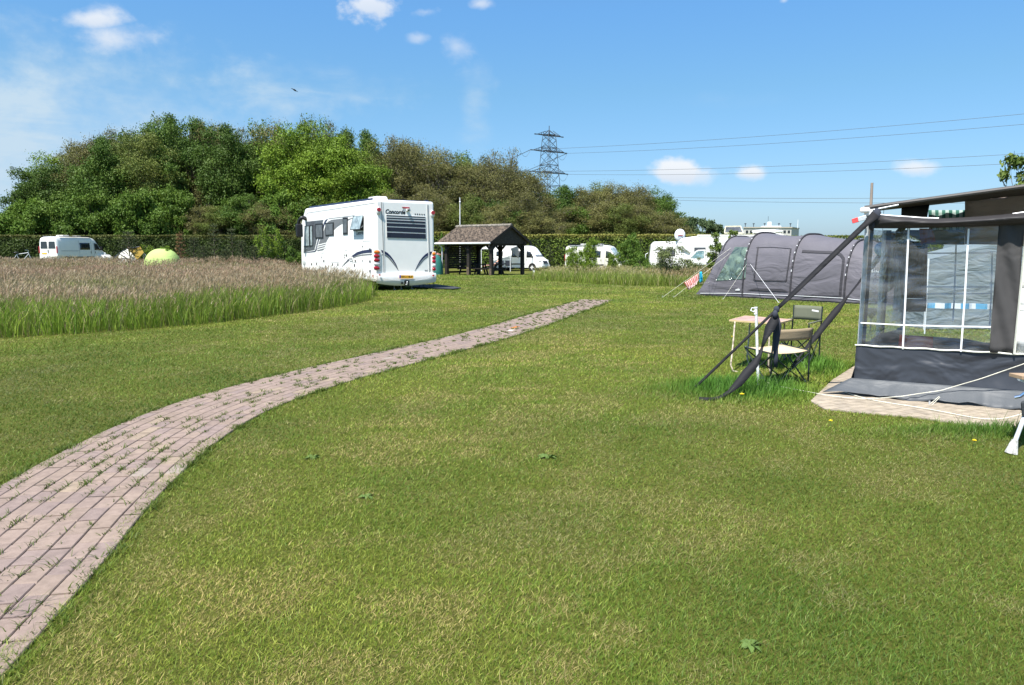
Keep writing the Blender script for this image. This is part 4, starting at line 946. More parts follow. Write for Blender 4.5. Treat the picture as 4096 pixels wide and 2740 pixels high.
# hatches and locks
def hatch(x0, y0, x1, y1, slope=0):
    for pts in (((x0, y1), (x0, y0 + 10), (x0 + 6, y0), (x1 - 6, y0 + slope), (x1, y0 + 10 + slope), (x1, y1)),): strip('hatch_seam', seam_grey, side, pts, .014, NS, .003)
hatch(1006, 752, 1114, 1250); hatch(455, 912, 500, 1060, -4); hatch(766, 878, 800, 1080, -4); hatch(580, 1038, 696, 1110); hatch(868, 1040, 936, 1120); hatch(340, 1030, 430, 1090)
for x, y, w_, h_ in ((486, 1018, 10, 26), (789, 942, 11, 26), (322, 1060, 9, 26), (391, 1056, 9, 26), (604, 1064, 9, 30), (676, 1066, 9, 32), (898, 1076, 10, 36), (909, 1016, 12, 22), (1103, 860, 13, 24), (1104, 1024, 13, 26), (1106, 1153, 14, 28), (1004, 824, 6, 14), (1004, 1016, 6, 14), (452, 968, 6, 10), (760, 968, 6, 10), (760, 938, 6, 10)):
    sheet('hatch_lock', black_plastic, [S(x - w_ / 2, y - h_ / 2), S(x + w_ / 2, y - h_ / 2), S(x + w_ / 2, y + h_ / 2), S(x - w_ / 2, y + h_ / 2)], NS, th=.012)
for x in (846, 866):
    c_ = side(x, 990, .0); mb = M(); mb.tube([c_, c_ + NS * .025], .10, 14); cap = mb.build('filler_cap', grey_white, bus); mb = M(); mb.tube([c_ + NS * .026, c_ + NS * .03], .045, 10); mb.build('cap_lock', mid_grey, cap)
strip('roof_seam', seam_grey, side, [(250, 440), (252, 400), (272, 374), (1180, 238)], .022, NS, .003)
mb = M(); put_text(mb, 'Concorde', side(920, 668), side(1015, 662), .16, (0, 0, 1), NS, .012, .2); mb.build('side_lettering', black_plastic, bus)
strip('trim_line', seam_grey, side, [(888, 632), (887, 684), (1004, 680)], .014, NS, .003)
strip('trim_line', mid_grey, side, [(226, 858), (266, 852)], .06, NS, .0125)
# side marker, skirt
sheet('side_marker', red_lamp, [S(1140, 1200), S(1149, 1204), S(1148, 1238), S(1140, 1230)], NS, th=.01)
# rear
for pts in (((1254, 222), (1266, 480), (1280, 800), (1289, 1166)), ((1272, 224), (1284, 480), (1292, 800), (1300, 1166)), ((1880, 262), (1890, 560), (1899, 860), (1906, 1172)), ((1866, 260), (1876, 560), (1887, 860), (1893, 1172))):
    strip('rear_seam', seam_grey if pts[0][0] in (1254, 1880) else grey_white, rear, pts, .03, NRr, .002, th=.012)
rw = M(); rw.prism([rear(*p) for p in ((1318, 402), (1326, 392), (1840, 420), (1850, 430), (1862, 716), (1852, 730), (1340, 714), (1328, 700))], NRr * .012); rwin = rw.build('rear_window', grey_white, bus, bevel=.01)
bands = [(403, 416, 429, 440), (434, 452, 456, 472), (466, 494, 490, 518), (508, 549, 530, 571), (562, 620, 584, 642), (634, 704, 655, 720)]
for yl0, yl1, yr0, yr1 in bands:
    mb = M(); lx = lambda y: 1325 + (y - 400) * .027; rx = lambda y: 1845 + (y - 425) * .03
    mb.prism([rear(lx(yl0), yl0, .018), rear(rx(yr0), yr0, .018), rear(rx(yr1), yr1, .018), rear(lx(yl1), yl1, .018)], NRr * .004); mb.build('dark_band', navy_dark, rwin)
mb = M(); put_text(mb, 'Concorde', rear(1313, 381), rear(1579, 392), .175, (0, 0, 1), NRr, .034, .25); mb.build('rear_lettering', black_plastic, bus)
for i in range(5):
    c_ = rear(1711 + i * 30, 389 + i * 1.8, .004); mb = M(); pts = []
    for k in range(10):
        a = math.pi / 2 + k * math.pi / 5; r_ = .042 if k % 2 == 0 else .018; pts.append(c_ + Vector((math.cos(a) * r_, 0, math.sin(a) * r_)))
    mb.prism(pts, NRr * .004); mb.build('star', black_plastic, bus)
sheet('high_brake_light', red_lamp, [rear(1532, 293), rear(1632, 298), rear(1636, 306), rear(1626, 318), rear(1548, 313)], NRr, th=.02)
a_ = rear(1596, 338, 0); mb = M(); mb.box(a_ + Vector((.02, -.06, .01)), (.12, .12, .09)); cm_ = mb.build('reversing_camera', grey_white, bus, bevel=.015); mb = M(); mb.box(a_ + Vector((.02, -.125, .005)), (.09, .02, .06)); mb.build('camera_lens', black_plastic, cm_)
for x, y in ((1216, 330), (1940, 372)):
    c_ = rear(x, y, 0); mb = M(); mb.ell(c_ + Vector((0, 0, -.05)), (.10, .07, .16), 16, 10); mb.build('lamp_housing', grey_white, bus, smooth=60); mb = M(); mb.tube([c_ + Vector((0, -.04, 0)), c_ + Vector((0, -.095, 0))], [.085, .075], 18); mb.build('clearance_lamp', red_lamp, bus, smooth=40)
def lampset(cx, hwpx, yy, housing):
    mb = M(); mb.prism([rear(x, y, .0) for x, y in housing], NRr * .03); hs = mb.build('lamp_cluster', grey_white, bus, bevel=.012)
    for (x, y), mt_ in zip(yy, (orange_lamp, red_lamp, red_lamp, clear_lamp, red_lamp)):
        c_ = rear(x, y, .03); rx_ = abs(rear(x + hwpx, y, .03).x - c_.x); mb = M(); mb.ell(c_, (rx_, .045, .075), 18, 10, rot=Matrix.Rotation(.1, 3, 'Y')); mb.build('lens', mt_, hs, smooth=60)
lampset(0, 42, [(1197, 897), (1195, 952), (1195, 1006), (1199, 1060), (1195, 1113)], ((1158, 866), (1205, 868), (1236, 884), (1252, 925), (1250, 1130), (1240, 1148), (1160, 1142)))
lampset(0, 25, [(1962, 920), (1963, 973), (1962, 1023), (1964, 1076), (1962, 1126)], ((1938, 905), (1950, 893), (1985, 890), (1990, 1150), (1936, 1150), (1930, 1130), (1928, 930)))
sheet('swoosh_stripe', navy, [rear(*p) for p in ((1252, 868), (1300, 885), (1340, 908), (1380, 948), (1420, 1002), (1455, 1062), (1488, 1146), (1440, 1062), (1400, 1004), (1355, 955), (1310, 925), (1266, 908))], NRr)
strip('swoosh_stripe', mid_grey, rear, [(1262, 932), (1310, 940), (1350, 968), (1400, 1025), (1445, 1085), (1486, 1146)], [.04, .05, .045, .04, .03, .01], NRr, .004)
sheet('swoosh_stripe', navy, [rear(*p) for p in ((1940, 890), (1895, 898), (1850, 925), (1806, 968), (1768, 1020), (1732, 1090), (1704, 1150), (1748, 1080), (1782, 1030), (1820, 985), (1858, 955), (1912, 938), (1930, 925))], NRr)
strip('swoosh_stripe', mid_grey, rear, [(1915, 946), (1870, 965), (1825, 1000), (1780, 1055), (1745, 1100), (1708, 1150)], [.04, .05, .045, .04, .03, .01], NRr, .004)
mb = M(); put_text(mb, '860', rear(1840, 1156), rear(1882, 1157), .065, (0, 0, 1), NRr, .01); mb.build('rear_lettering', mid_grey, bus)
# bumper
bt_ = rear(1600, 1180, 0).z; bz = rear(1500, 1350, 0).z
mb = M(); xs_ = np.linspace(-HW - .02, HW + .02, 15); rows = []
for zz, yo, dz in ((bt_, 0, 0), (bt_ - .02, -.10, 0), (bt_ - .09, -.145, 0), (bt_ - .28, -.15, .0), (bz + .09, -.13, .0), (bz, -.06, 0), (bz, .6, 0)):
    rows.append([Vector((x, yo * (1 - .55 * abs(x / HW) ** 5) if yo < 0 else yo, zz + (.13 * abs(x / HW) ** 2.2 if zz < bt_ - .3 else 0))) for x in xs_])
mb.grid(rows); bump = mb.build('rear_bumper', grey_white, bus, smooth=35)
yb = -.15
def bp_(x, y, off=0): q = z1(x, y); return blocal(q[0], q[1], 1, yb - off)
for x, y in ((1232, 1203), (1950, 1212)):
    c_ = bp_(x, y, -.03); mb = M(); mb.tube([c_, c_ + NRr * .05], .035, 14); mb.build('reflector', red_lamp, bump)
strip('bumper_line', alu, bp_, [(1240, 1235), (1340, 1262), (1500, 1280), (1700, 1280), (1850, 1258), (1945, 1228)], .02, NRr, .006, parent=bump, th=.006)
P4 = [bp_(*p, .03) for p in ((1497, 1207), (1685, 1210), (1685, 1250), (1497, 1250))]; mb = M(); mb.prism(P4, NRr * .008); pl_ = mb.build('licence_plate', plate_yellow, bus)
mb = M(); mb.prism([P4[0] + NRr * .009, P4[0].lerp(P4[1], .1) + NRr * .009, P4[3].lerp(P4[2], .1) + NRr * .009, P4[3] + NRr * .009], NRr * .002); mb.build('country_band', plate_blue, pl_)
mb = M(); q0 = P4[3].lerp(P4[2], .16) + NRr * .0095; q1 = P4[3].lerp(P4[2], .93) + NRr * .0095; hh = (P4[0] - P4[3]).length; put_text(mb, 'KN-118-P', q0 + Vector((0, 0, hh * .2)), q1 + Vector((0, 0, hh * .2)), hh * .6, (0, 0, 1), NRr, .01); mb.build('plate_lettering', black_plastic, pl_)
mb = M(); mb.prism([bp_(*p, .0) for p in ((1566, 1276), (1630, 1276), (1630, 1352), (1566, 1352))], NRr * .012); tow = mb.build('tow_recess', black_plastic, bus)
c_ = bp_(1600, 1325, .08); mb = M(); mb.tube([c_ + Vector((0, .2, -.03)), c_ + Vector((0, 0, -.03)), c_ + Vector((0, -.03, .03))], .03, 8); mb.ell(c_ + Vector((0, -.03, .07)), (.035, .035, .035), 10, 8); mb.build('tow_ball', galv, tow)
c_ = bp_(1533, 1313, .0); mb = M(); mb.tube([c_, c_ + NRr * .03], .045, 12); mb.build('socket', black_plastic, bump)
# roof gear
mb = M(); q = [rear(1200, 190), rear(1430, 205)]; x0, x1 = q[0].x + .12, q[1].x - .1
mb.box(((x0 + x1) / 2, .75, HB + .07), (x1 - x0, .9, .16), taper=.88); mb.build('roof_hatch', grey_white, bus, bevel=.04)
mb = M(); mb.box((.05, 4.4, HB + .05), (2.35, 5.9, .05)); mb.build('solar_panel', navy, bus)
mb = M(); mb.box((.35, .9, HB + .03), (1.5, .7, .06)); mb.build('solar_panel', navy, bus)
mb = M(); mb.beam((-HW + .12, .5, HB + .035), (-HW + .12, 7.4, HB + .035), .06, .07); mb.build('roof_rail', navy, bus)
mb = M(); mb.beam((HW - .12, .3, HB + .035), (HW - .12, 7.4, HB + .035), .06, .07); mb.build('roof_rail', navy, bus)
# mirror, headlamp
def bside(px, py, lx): q = z1(px, py); return blocal(q[0], q[1], 0, lx)
mb = M(); mb.tube([bside(250, 455, -1.3), bside(215, 438, -1.5), bside(188, 440, -1.6), bside(160, 470, -1.66), bside(148, 520, -1.68), bside(146, 560, -1.68)], [.10, .10, .09, .08, .07, .07], 8); mir = mb.build('mirror_arm', black_plastic, bus, smooth=60)
a_ = bside(158, 610, -1.68); mb = M(); mb.box(a_, (.32, .16, .62)); mb.build('mirror_housing', black_plastic, mir, bevel=.05)
a_ = bside(226, 1035, SX); mb = M(); mb.ell(a_ + Vector((0, .02, 0)), (.03, .22, .15), 16, 10); mb.build('headlamp', clear_lamp, bus, smooth=60)
mb = M(); mb.prism([(-HW + .14, BL - .70, HB - .16), (HW - .14, BL - .70, HB - .16), (HW - .14, BL - .08, 2.2), (-HW + .14, BL - .08, 2.2)], (0, .05, .02)); mb.build('windscreen', glass_dark, bus)
# chassis
mb = M(); mb.box((0, 4.2, .33), (2.3, 7.6, .2)); mb.build('chassis', dark_under, bus)
for x in (-1.08, 1.08): wheel(bus, (x, 2.55, .40), .40, .26); wheel(bus, (x, 6.9, .40), .40, .26)
for x in (.0, .55, -.35):
    mb = M(); mb.tube([(x, .5 + x * .2, .35), (x, .5 + x * .2, .02)], .022, 6); mb.tube([(x, .5 + x * .2, .03), (x, .5 + x * .2, 0)], .07, 8); mb.build('support_leg', galv, bus)
# mat, coloured dark to stand for the motorhome's shadow too, and step stool
q = [PZ(*z1(*p), .0) for p in ((1640, 1352), (1990, 1345), (2230, 1376), (2330, 1396), (2220, 1408), (1700, 1388))]
mb = M(); mb.prism([Vector((p.x, p.y, .045)) for p in q], (0, 0, .015)); single(mb, 'mat_and_shadow', fabric_mat('mat_shadow_grey', (.045, .05, .055), .9), 'dark grey groundsheet beside the motorhome, darkened to stand for its shadow too', 'mat', (q[1].x, q[1].y, 0))
p0 = PZ(*z1(1975, 1382), .0); t = thing('step_stool', 'small black metal step stool by the rear corner of the motorhome', 'step stool', tuple(p0), math.atan2(RT.y, RT.x))
mb = M(); mb.box((-.28, .2, .40), (.56, .36, .03)); mb.build('step_top', black_plastic, t)
for x in (-.03, -.53):
    for y in (.05, .35):
        mb = M(); mb.tube([(x, y, .4), (x * 1.04, y * 1.2 - .02, 0)], .014, 6); mb.build('leg', black_plastic, t)
# ================================================================ panel vans
def make_van(name, label, paint, loc, heading, sc=1.0, group=None, awn=False, glass=glass_dark, shade=None):
    t = thing(name, label, 'camper van', loc, heading - math.pi / 2, group); t.scale = (sc, sc, sc)
    st = [(0, .36, 2.28, .93), (.05, .34, 2.40, .965), (.25, .32, 2.49, .99), (2, .32, 2.51, 1.0), (4.0, .32, 2.50, 1.0), (4.35, .32, 2.42, .995), (4.6, .32, 2.22, .99), (4.85, .32, 1.92, .985), (5.1, .32, 1.61, .98), (5.25, .32, 1.42, .975), (5.45, .32, 1.31, .96), (5.65, .32, 1.17, .94), (5.82, .32, 1.0, .9), (5.93, .34, .82, .84), (5.98, .38, .6, .74)]
    cs = [(.965, 0), (1, .12), (1, .38), (.985, .52), (.955, .68), (.915, .84), (.87, .93), (.80, .98), (.62, 1.0), (0, 1.01)]
    rows = []
    for y, zb, zt, w_ in st:
        r_ = [(w_ * a, y, zb + (zt - zb) * b) for a, b in cs]; rows.append([(-x, yy, zz) for x, yy, zz in r_] + [r_[-1]][:0] + list(reversed(r_[:-1])))
    m = M(); m.grid(rows, closed=True); nc = len(rows[0]); m.f.append(tuple(range(nc))); o = (len(rows) - 1) * nc; m.f.append(tuple(reversed(range(o, o + nc)))); body = m.build('body', paint, t, smooth=32)
    def at(y):
        for a, b in zip(st, st[1:]):
            if a[0] <= y <= b[0]:
                k = (y - a[0]) / (b[0] - a[0]); return [a[i] + (b[i] - a[i]) * k for i in range(4)]
        return st[-1]
    def sx(y, z):
        _, zb, zt, w_ = at(y); q = (z - zb) / (zt - zb); q = min(1, max(0, q))
        for a, b in zip(cs, cs[1:]):
            if a[1] <= q <= b[1]: return w_ * (a[0] + (b[0] - a[0]) * (q - a[1]) / (b[1] - a[1] + 1e-9))
        return w_
    def spatch(nm, quad, m_, sg, off=.008, parent=t, nx=6, ny=4, th=0):
        rows = []
        for j in range(ny + 1):
            v = j / ny; row = []
            for i in range(nx + 1):
                u = i / nx; y = (quad[0][0] * (1 - u) + quad[1][0] * u) * (1 - v) + (quad[3][0] * (1 - u) + quad[2][0] * u) * v; z = (quad[0][1] * (1 - u) + quad[1][1] * u) * (1 - v) + (quad[3][1] * (1 - u) + quad[2][1] * u) * v
                row.append((sg * (sx(y, z) + off), y, z))
            rows.append(row)
        mb = M(); mb.grid(rows); return mb.build(nm, m_, parent, smooth=60, solid=.006)
    for sg in (-1, 1):
        fr = spatch('cab_window', [(4.28, 1.32), (5.08, 1.32), (4.72, 1.90), (4.28, 1.98)], black_plastic, sg, .006); spatch('pane', [(4.32, 1.36), (5.0, 1.36), (4.68, 1.86), (4.32, 1.94)], glass, sg, .013, fr)
        spatch('side_window', [(2.55, 1.36), (3.75, 1.36), (3.75, 1.98), (2.55, 1.98)], glass, sg, .008)
        if awn: spatch('side_window', [(.7, 1.45), (1.5, 1.45), (1.5, 1.95), (.7, 1.95)], glass, sg, .008)
        for y in (2.45, 3.9, 4.18): spatch('door_seam', [(y, .5), (y + .018, .5), (y + .018, 2.2 if y < 4 else 2.05), (y, 2.2 if y < 4 else 2.05)], mid_grey, sg, .003, nx=1, ny=8)
        spatch('side_rail', [(.4, 1.235), (2.4, 1.235), (2.4, 1.265), (.4, 1.265)], mid_grey, sg, .006); spatch('side_moulding', [(.6, .62), (4.1, .62), (4.1, .74), (.6, .74)], black_plastic, sg, .012)
        for y in (3.78, 4.3): spatch('door_handle', [(y, 1.02), (y + .05, 1.02), (y + .05, 1.22), (y, 1.22)], black_plastic, sg, .02, nx=1, ny=2)
        mb = M(); mb.tube([(sg * .98, 4.98, 1.38), (sg * 1.1, 4.95, 1.42)], .03, 6); mb.box((sg * 1.17, 4.93, 1.5), (.2, .12, .38)); mb.build('mirror', black_plastic, t)
        mb = M(); mb.ell((sg * .80, 5.70, .98), (.14, .14, .13), 12, 8); mb.build('headlight', clear_lamp, t, smooth=60)
        mb = M(); mb.box((sg * .93, -.005, 1.35), (.11, .06, .6)); mb.build('tail_light', red_lamp, t, bevel=.02)
        for y in (.95, 4.95):
            mb = M(); mb.tube([(sg * .6, y, .37), (sg * 1.004, y, .37)], .42, 24); mb.build('wheel_arch', dark_under, t)
    for x in (-.9, .9): wheel(t, (x, .95, .34), .34, .22); wheel(t, (x, 4.95, .34), .34, .22)
    # windscreen
    rows = []
    for i in range(7):
        y = 4.52 + (5.18 - 4.52) * i / 6; _, zb, zt, w_ = at(y); rows.append([Vector((x * w_ * .80, y + .012, zt + .012 - .02 * abs(x) ** 3 * (zt - zb) * 1.5)) for x in np.linspace(-1, 1, 9)])
    mb = M(); mb.grid(rows); ws = mb.build('windscreen', shade or glass, t, smooth=60, solid=.008)
    mb = M(); mb.beam((-.7, 5.24, 1.46), (.7, 5.24, 1.46), .10, .05); mb.build('wiper_cowl', black_plastic, t)
    mb = M(); mb.beam((0, 4.54, 2.33), (0, 5.16, 1.58), .03, .012); mb.build('screen_divider', mid_grey, ws)
    # grille, bumpers
    mb = M(); mb.prism([(-.45, 5.80, .98), (.45, 5.80, .98), (.40, 5.96, .72), (-.40, 5.96, .72)], (0, .05, .02)); mb.build('grille', black_plastic, t, bevel=.01)
    mb = M(); mb.box((0, 5.86, .46), (1.75, .3, .28)); mb.build('front_bumper', paint if awn else black_plastic, t, bevel=.06)
    mb = M(); mb.box((0, .0, .44), (1.9, .12, .2)); mb.build('rear_bumper', black_plastic, t, bevel=.03)
    for x in (-.42, .42):
        mb = M(); mb.prism([(x - .36, -.004, 1.45), (x + .36, -.004, 1.45), (x + .33, .012, 2.08), (x - .33, .012, 2.08)], (0, -.012, 0)); mb.build('rear_window', glass, t)
    mb = M(); mb.beam((0, -.006, .55), (0, -.002, 2.25), .02, .012); mb.build('door_seam', mid_grey, t)
    mb = M(); mb.box((0, -.02, 1.22), (.07, .04, .24)); mb.build('door_handle', black_plastic, t)
    mb = M(); mb.box((-.42, -.012, 1.02), (.52, .02, .11)); mb.build('licence_plate', plate_yellow, t)
    mb = M()
    mb.box((0, 1.7, 2.60), (.75, .75, .12), taper=.9); mb.box((0, 3.3, 2.58), (.5, .5, .1)); mb.build('roof_hatch', grey_white, t, bevel=.02)
    for x in (-.86, .86):
        mb = M(); mb.beam((x, .4, 2.545), (x, 3.95, 2.545), .12, .09); mb.build('roof_rail', navy_dark, t)
    return t
lp = PY(166, 1000, 58); make_van('camper_van', 'white high-roofed van with dark roof rail and tinted rear window, left behind the meadow', white_paint, (-41.0, 66.8, .40), R(77), 1.0)
v2 = make_van('camper_van', 'white camper van with extended awning and silver windscreen cover, seen behind the picnic shelter', white_paint, (-1.6, 73.2, -.2), R(-31), .93, awn=True, shade=screen_white)
v3 = make_van('camper_van', 'cream camper van with dark roof edge half hidden by leafy bushes', cream_paint, (5.2, 68.4, -.2), R(-31), .93, shade=glass_pale)
# white roll-out awning of the shelter side van
a = PY(z2(865, 0)[0], 1000, 69.4); f_l = PY(*z2(866, 524), 68.6); f_r = PY(*z2(1342, 524), 68.2); b_l = PY(*z2(980, 478), 71.6); b_r = PY(*z2(1462, 480), 70.4)
t = thing('van_canopy', 'white roll-out canopy stretched from the side of the white camper van', 'canopy', (f_l.x, f_l.y, -.2))
m = M(); m.grid([[f_l.lerp(f_r, i / 8) - Vector((0, 0, .05 * math.sin(i / 8 * math.pi))) for i in range(9)], [b_l.lerp(b_r, i / 8) for i in range(9)]]); m.build('canopy_sheet', fabric_mat('white_canvas', (.82, .82, .80), .8, .1, transl=.65), t, world=True, solid=.01)
m = M(); m.prism([f_r, b_r, b_r - Vector((0, 0, 1.2)), f_r - Vector((0, 0, .14))], (.02, 0, 0)); m.build('side_flap', fabric_mat('grey_canvas', (.30, .30, .28), .9, .2), t, world=True)
m = M(); m.beam(f_l, f_r, .06, .1); m.build('front_rail', alu, t, world=True)
for q in (f_l.lerp(f_r, .03), f_r - Vector((.05, 0, 0))):
    m = M(); m.tube([q, (q.x, q.y, -.2)], .028, 8); m.build('pole', alu, t, world=True)
# ================================================================ caravan and coachbuilt motorhome behind the bushes
t = thing('caravan', 'small white caravan behind the big willow bush', 'caravan', (PY(2611, 1000, 60).x + 1.3, 60.5, -.15), R(-8))
m = M(); pr = [(-1.35, .35), (-1.42, 1.1), (-1.32, 2.25), (-1.12, 2.52), (1.2, 2.55), (1.5, 2.3), (1.62, 1.4), (1.5, .35)]
m.prism([(x, 0, z) for x, z in pr], (0, 2.1, 0)); m.build('body', white_paint, t, bevel=.07)
m = M(); m.box((.1, -.01, 1.65), (.95, .03, .55)); w_ = m.build('window', black_plastic, t, bevel=.02); m = M(); m.box((.1, -.03, 1.65), (.85, .02, .45)); m.build('pane', glass_side, w_)
m = M(); m.tube([(-1.42, .2, .9), (-1.72, .2, 1.0), (-1.75, .2, 1.5), (-1.55, .2, 1.62)], .03, 6); m.build('grab_handle', alu, t); wheel(t, (.2, .2, .32), .32, .2).rotation_euler = (0, 0, R(0))
m = M(); m.box((.2, .6, .3), (2.4, 1.0, .15)); m.build('chassis', dark_under, t)
dc = PY(*z3(1741, 272), 60.2); m = M(); m.tube([(dc.x, dc.y, 2.2), dc - Vector((0, 0, .3))], .03, 6); t_ = thing('satellite_dish', 'round white satellite dish standing on the caravan roof', 'satellite dish', (dc.x, dc.y, 2.2)); m.build('mast', alu, t_, world=True)
m = M(); rr = []
for k in range(6):
    q = k / 5; rr.append([dc + Vector((math.cos(a_) * .47 * q * .92, .13 * q * q - .1, math.sin(a_) * .50 * q)) for a_ in [2 * math.pi * i / 24 for i in range(24)]])
m.grid(rr, closed=True); m.build('dish', alu, t_, world=True, smooth=60, solid=.02)
m = M(); m.box(dc + Vector((0, -.14, .0)), (.42, .01, .06)); m.build('red_print', red_lamp, t_, world=True)
# coachbuilt: faces left
cb = thing('motorhome', 'white motorhome with cab bed bulge and open skylight behind the grey tunnel tent', 'motorhome', (PY(2735, 1000, 55).x, 55.2, -.1), R(-3))
m = M(); Lb = 7.2
prf = [(.55, .5), (.55, 1.55), (-.10, 1.95), (-.05, 2.45), (.35, 2.72), (1.5, 2.86), (Lb, 2.92), (Lb, .5)]
m.prism([(x, 0, z) for x, z in prf], (0, 2.3, 0)); bd = m.build('body', white_paint, cb, bevel=.08)
m = M(); pc_ = [(-1.0, .45), (-1.0, .85), (-.75, 1.05), (-.30, 1.22), (.35, 1.9), (.57, 1.9), (1.55, 1.9), (1.55, .45)]
m.prism([(x, .18, z) for x, z in pc_], (0, 1.95, 0)); m.build('cab', white_paint, cb, bevel=.05)
m = M(); m.prism([(.80, -.004, .75), (1.62, -.004, .75), (1.62, -.004, 1.98), (.80, -.004, 1.98)], (0, -.01, 0)); m.build('cab_recess', charcoal, cb)
m = M(); m.prism([(.30, -.02, .72), (1.60, -.02, .72), (1.60, -.02, 1.82), (1.05, -.02, 1.80), (.30, -.02, 1.30)], (0, -.05, 0)); dr = m.build('cab_door', white_paint, cb, bevel=.03)
m = M(); m.prism([(.52, -.075, 1.22), (1.50, -.075, 1.22), (1.52, -.075, 1.76), (1.08, -.075, 1.74)], (0, -.01, 0)); wn = m.build('cab_window', glass_pale, dr)
m = M()
for i in range(4):
    for j in range(3):
        x = .78 + i * .2 + (.1 if j % 2 else 0); zc = 1.3 + j * .16
        pts = [Vector((x + .075 * math.cos(a_), -.09, zc + .075 * math.sin(a_))) for a_ in [2 * math.pi * q / 10 for q in range(11)]]
        if x < 1.45 and zc < 1.22 + (x - .5): m.tube(pts, .009, 4)
m.build('patterned_blind', mat('turquoise_print', (.05, .35, .42), .6), wn)
m = M(); m.box((3.3, -.01, 1.75), (1.45, .03, .8)); w_ = m.build('window', mid_grey, cb, bevel=.02); m = M(); m.box((3.3, -.03, 1.75), (1.35, .02, .7)); m.build('pane', glass_side, w_)
m = M(); m.box((3.3, -.012, 1.18), (1.4, .02, .28)); m.build('vent_panel', grey_white, cb)
m = M(); m.tube([(2.15, .0, 1.0), (2.15, -.02, 1.0)], .13, 16); m.build('filler_cap', charcoal, cb); m = M(); m.box((1.80, -.01, .82), (.2, .02, .24)); m.build('service_flap', charcoal, cb)
m = M(); m.box((3.9, -.008, .62), (4.8, .014, .1)); m.build('blue_stripe', navy, cb); m = M(); m.box((3.6, .05, 2.83), (5.2, .12, .14)); m.build('canopy_cassette', grey_white, cb, bevel=.02)
for x in (.1, 5.2): wheel(cb, (x, .35, .34), .34, .22).matrix_local = Matrix.Translation((x, .35, .34)) @ Matrix.Rotation(R(90), 4, 'Z') @ Matrix.Translation((-x, -.35, -.34))
m = M(); m.box((3, 1, .42), (6.6, 1.6, .2)); m.build('chassis', dark_under, cb)
q0 = CAM; hl = PY(2898, 932, 56); hr = PY(2972, 932, 56); tl = PY(2902, 906, 56.7); tr_ = PY(2962, 905, 56.7)
m = M(); m.beam(hl, tl, .06); m.beam(hr, tr_, .06); m.beam(tl, tr_, .10); m.beam(hl, hr, .08); sk_ = m.build('open_skylight_frame', mat('yellowed_plastic', (.62, .58, .42), .5), cb, world=True)
m = M(); m.prism([hl, hr, tr_, tl], (0, .02, .0)); m.build('skylight_pane', glass_side, sk_, world=True)
m = M(); c_ = PY(3070, 926, 57); m.ell(c_, (1.2, .6, .16), 16, 8); m.tube([c_ - Vector((0, 0, .3)), c_], .1, 8); m.build('roof_dome', alu, cb, world=True, smooth=60)
# ================================================================ car, tents on the left
p = PY(450, 1000, 56); t = thing('parked_car', 'white car whose bonnet shows above the grass just right of the left van', 'car', (-42.6, 72.0, .42), R(0))
m = M(); st_ = [(0, .55, .8), (.15, .85, .86), (.7, .95, .88), (1.2, 1.38, .86), (2.4, 1.42, .86), (3.0, 1.0, .88), (3.8, .88, .86), (4.1, .6, .8)]; rows = []
for x, zt, w_ in st_: rows.append([Vector((x, y * w_ * (1 if k < .9 else 1), z)) for y, z, k in ((-1, .3, 0), (-1, min(zt, .85), .5), (-.8, zt, 1), (.8, zt, 1), (1, min(zt, .85), .5), (1, .3, 0))])
m.grid(rows, closed=True); m.f += [tuple(range(6)), tuple(reversed(range(42, 48)))]; m.build('body', white_paint, t, smooth=40)
m = M(); m.prism([(1.0, -.875, .9), (2.75, -.885, .9), (2.4, -.80, 1.30), (1.3, -.80, 1.28)], (0, -.01, 0)); m.build('side_window', glass_dark, t)
for x in (.8, 3.2):
    m = M(); m.tube([(x, -.86, .3), (x, -.66, .3)], .3, 18); w_ = m.build('wheel', rubber, t); m = M(); m.tube([(x, -.87, .3), (x, -.85, .3)], .19, 14); m.build('rim', galv, w_)
def dome(px, top, Y, wpx, label, m_, dpt=None, rot=0, name='dome_tent', base=None, poles=True, k=.75, door=None):
    c = PY(px, top, Y); zb = terrain(c.x, c.y) if base is None else base; H = c.z - zb; rx = wpx / FPX * Y / 2; ry = dpt or rx * .85
    t = thing(name, label, 'tent', (c.x, c.y, zb), rot); rows = []; n = 32
    for i in range(13):
        ph = i / 12 * math.pi / 2; row = []
        for j in range(n):
            a_ = 2 * math.pi * j / n; sq = 1 - .13 * abs(math.sin(2 * a_)) * 0 - .10 * (math.cos(4 * a_) * .5 + .5) * math.cos(ph) ** 2; row.append((rx * math.cos(ph) ** k * math.cos(a_) * sq, ry * math.cos(ph) ** k * math.sin(a_) * sq, H * math.sin(ph) ** .9))
        rows.append(row)
    m = M(); m.grid(rows, closed=True); m.build('flysheet', m_, t, smooth=60)
    if poles:
        for s_ in (math.pi / 4, 3 * math.pi / 4):
            pts = [(rx * 1.01 * math.cos(f) * math.cos(s_) * .93 if False else rx * .93 * (abs(math.cos(f)) ** k) * (1 if math.cos(f) > 0 else -1) * math.cos(s_), ry * .93 * (abs(math.cos(f)) ** k) * (1 if math.cos(f) > 0 else -1) * math.sin(s_), H * 1.012 * math.sin(f) ** .9) for f in [math.pi * i / 20 for i in range(21)]]
            m = M(); m.tube(pts, .012, 5); m.build('pole_sleeve', mid_grey, t)
    if door: m = M(); m.prism([(-rx * .35, -ry * .97, .06), (rx * .35, -ry * .97, .06), (rx * .22, -ry * .80, H * .62), (-rx * .2, -ry * .80, H * .62)], (0, -.015, 0)); m.build('door', door, t)
    return t
lime = fabric_mat('lime_fabric', (.55, .72, .24), .7, .35, transl=.3, dist=.05); dome(648, 994, 46, 150, 'bright lime green dome tent beyond the tall meadow grass', lime, dpt=1.1, k=.8, poles=False)
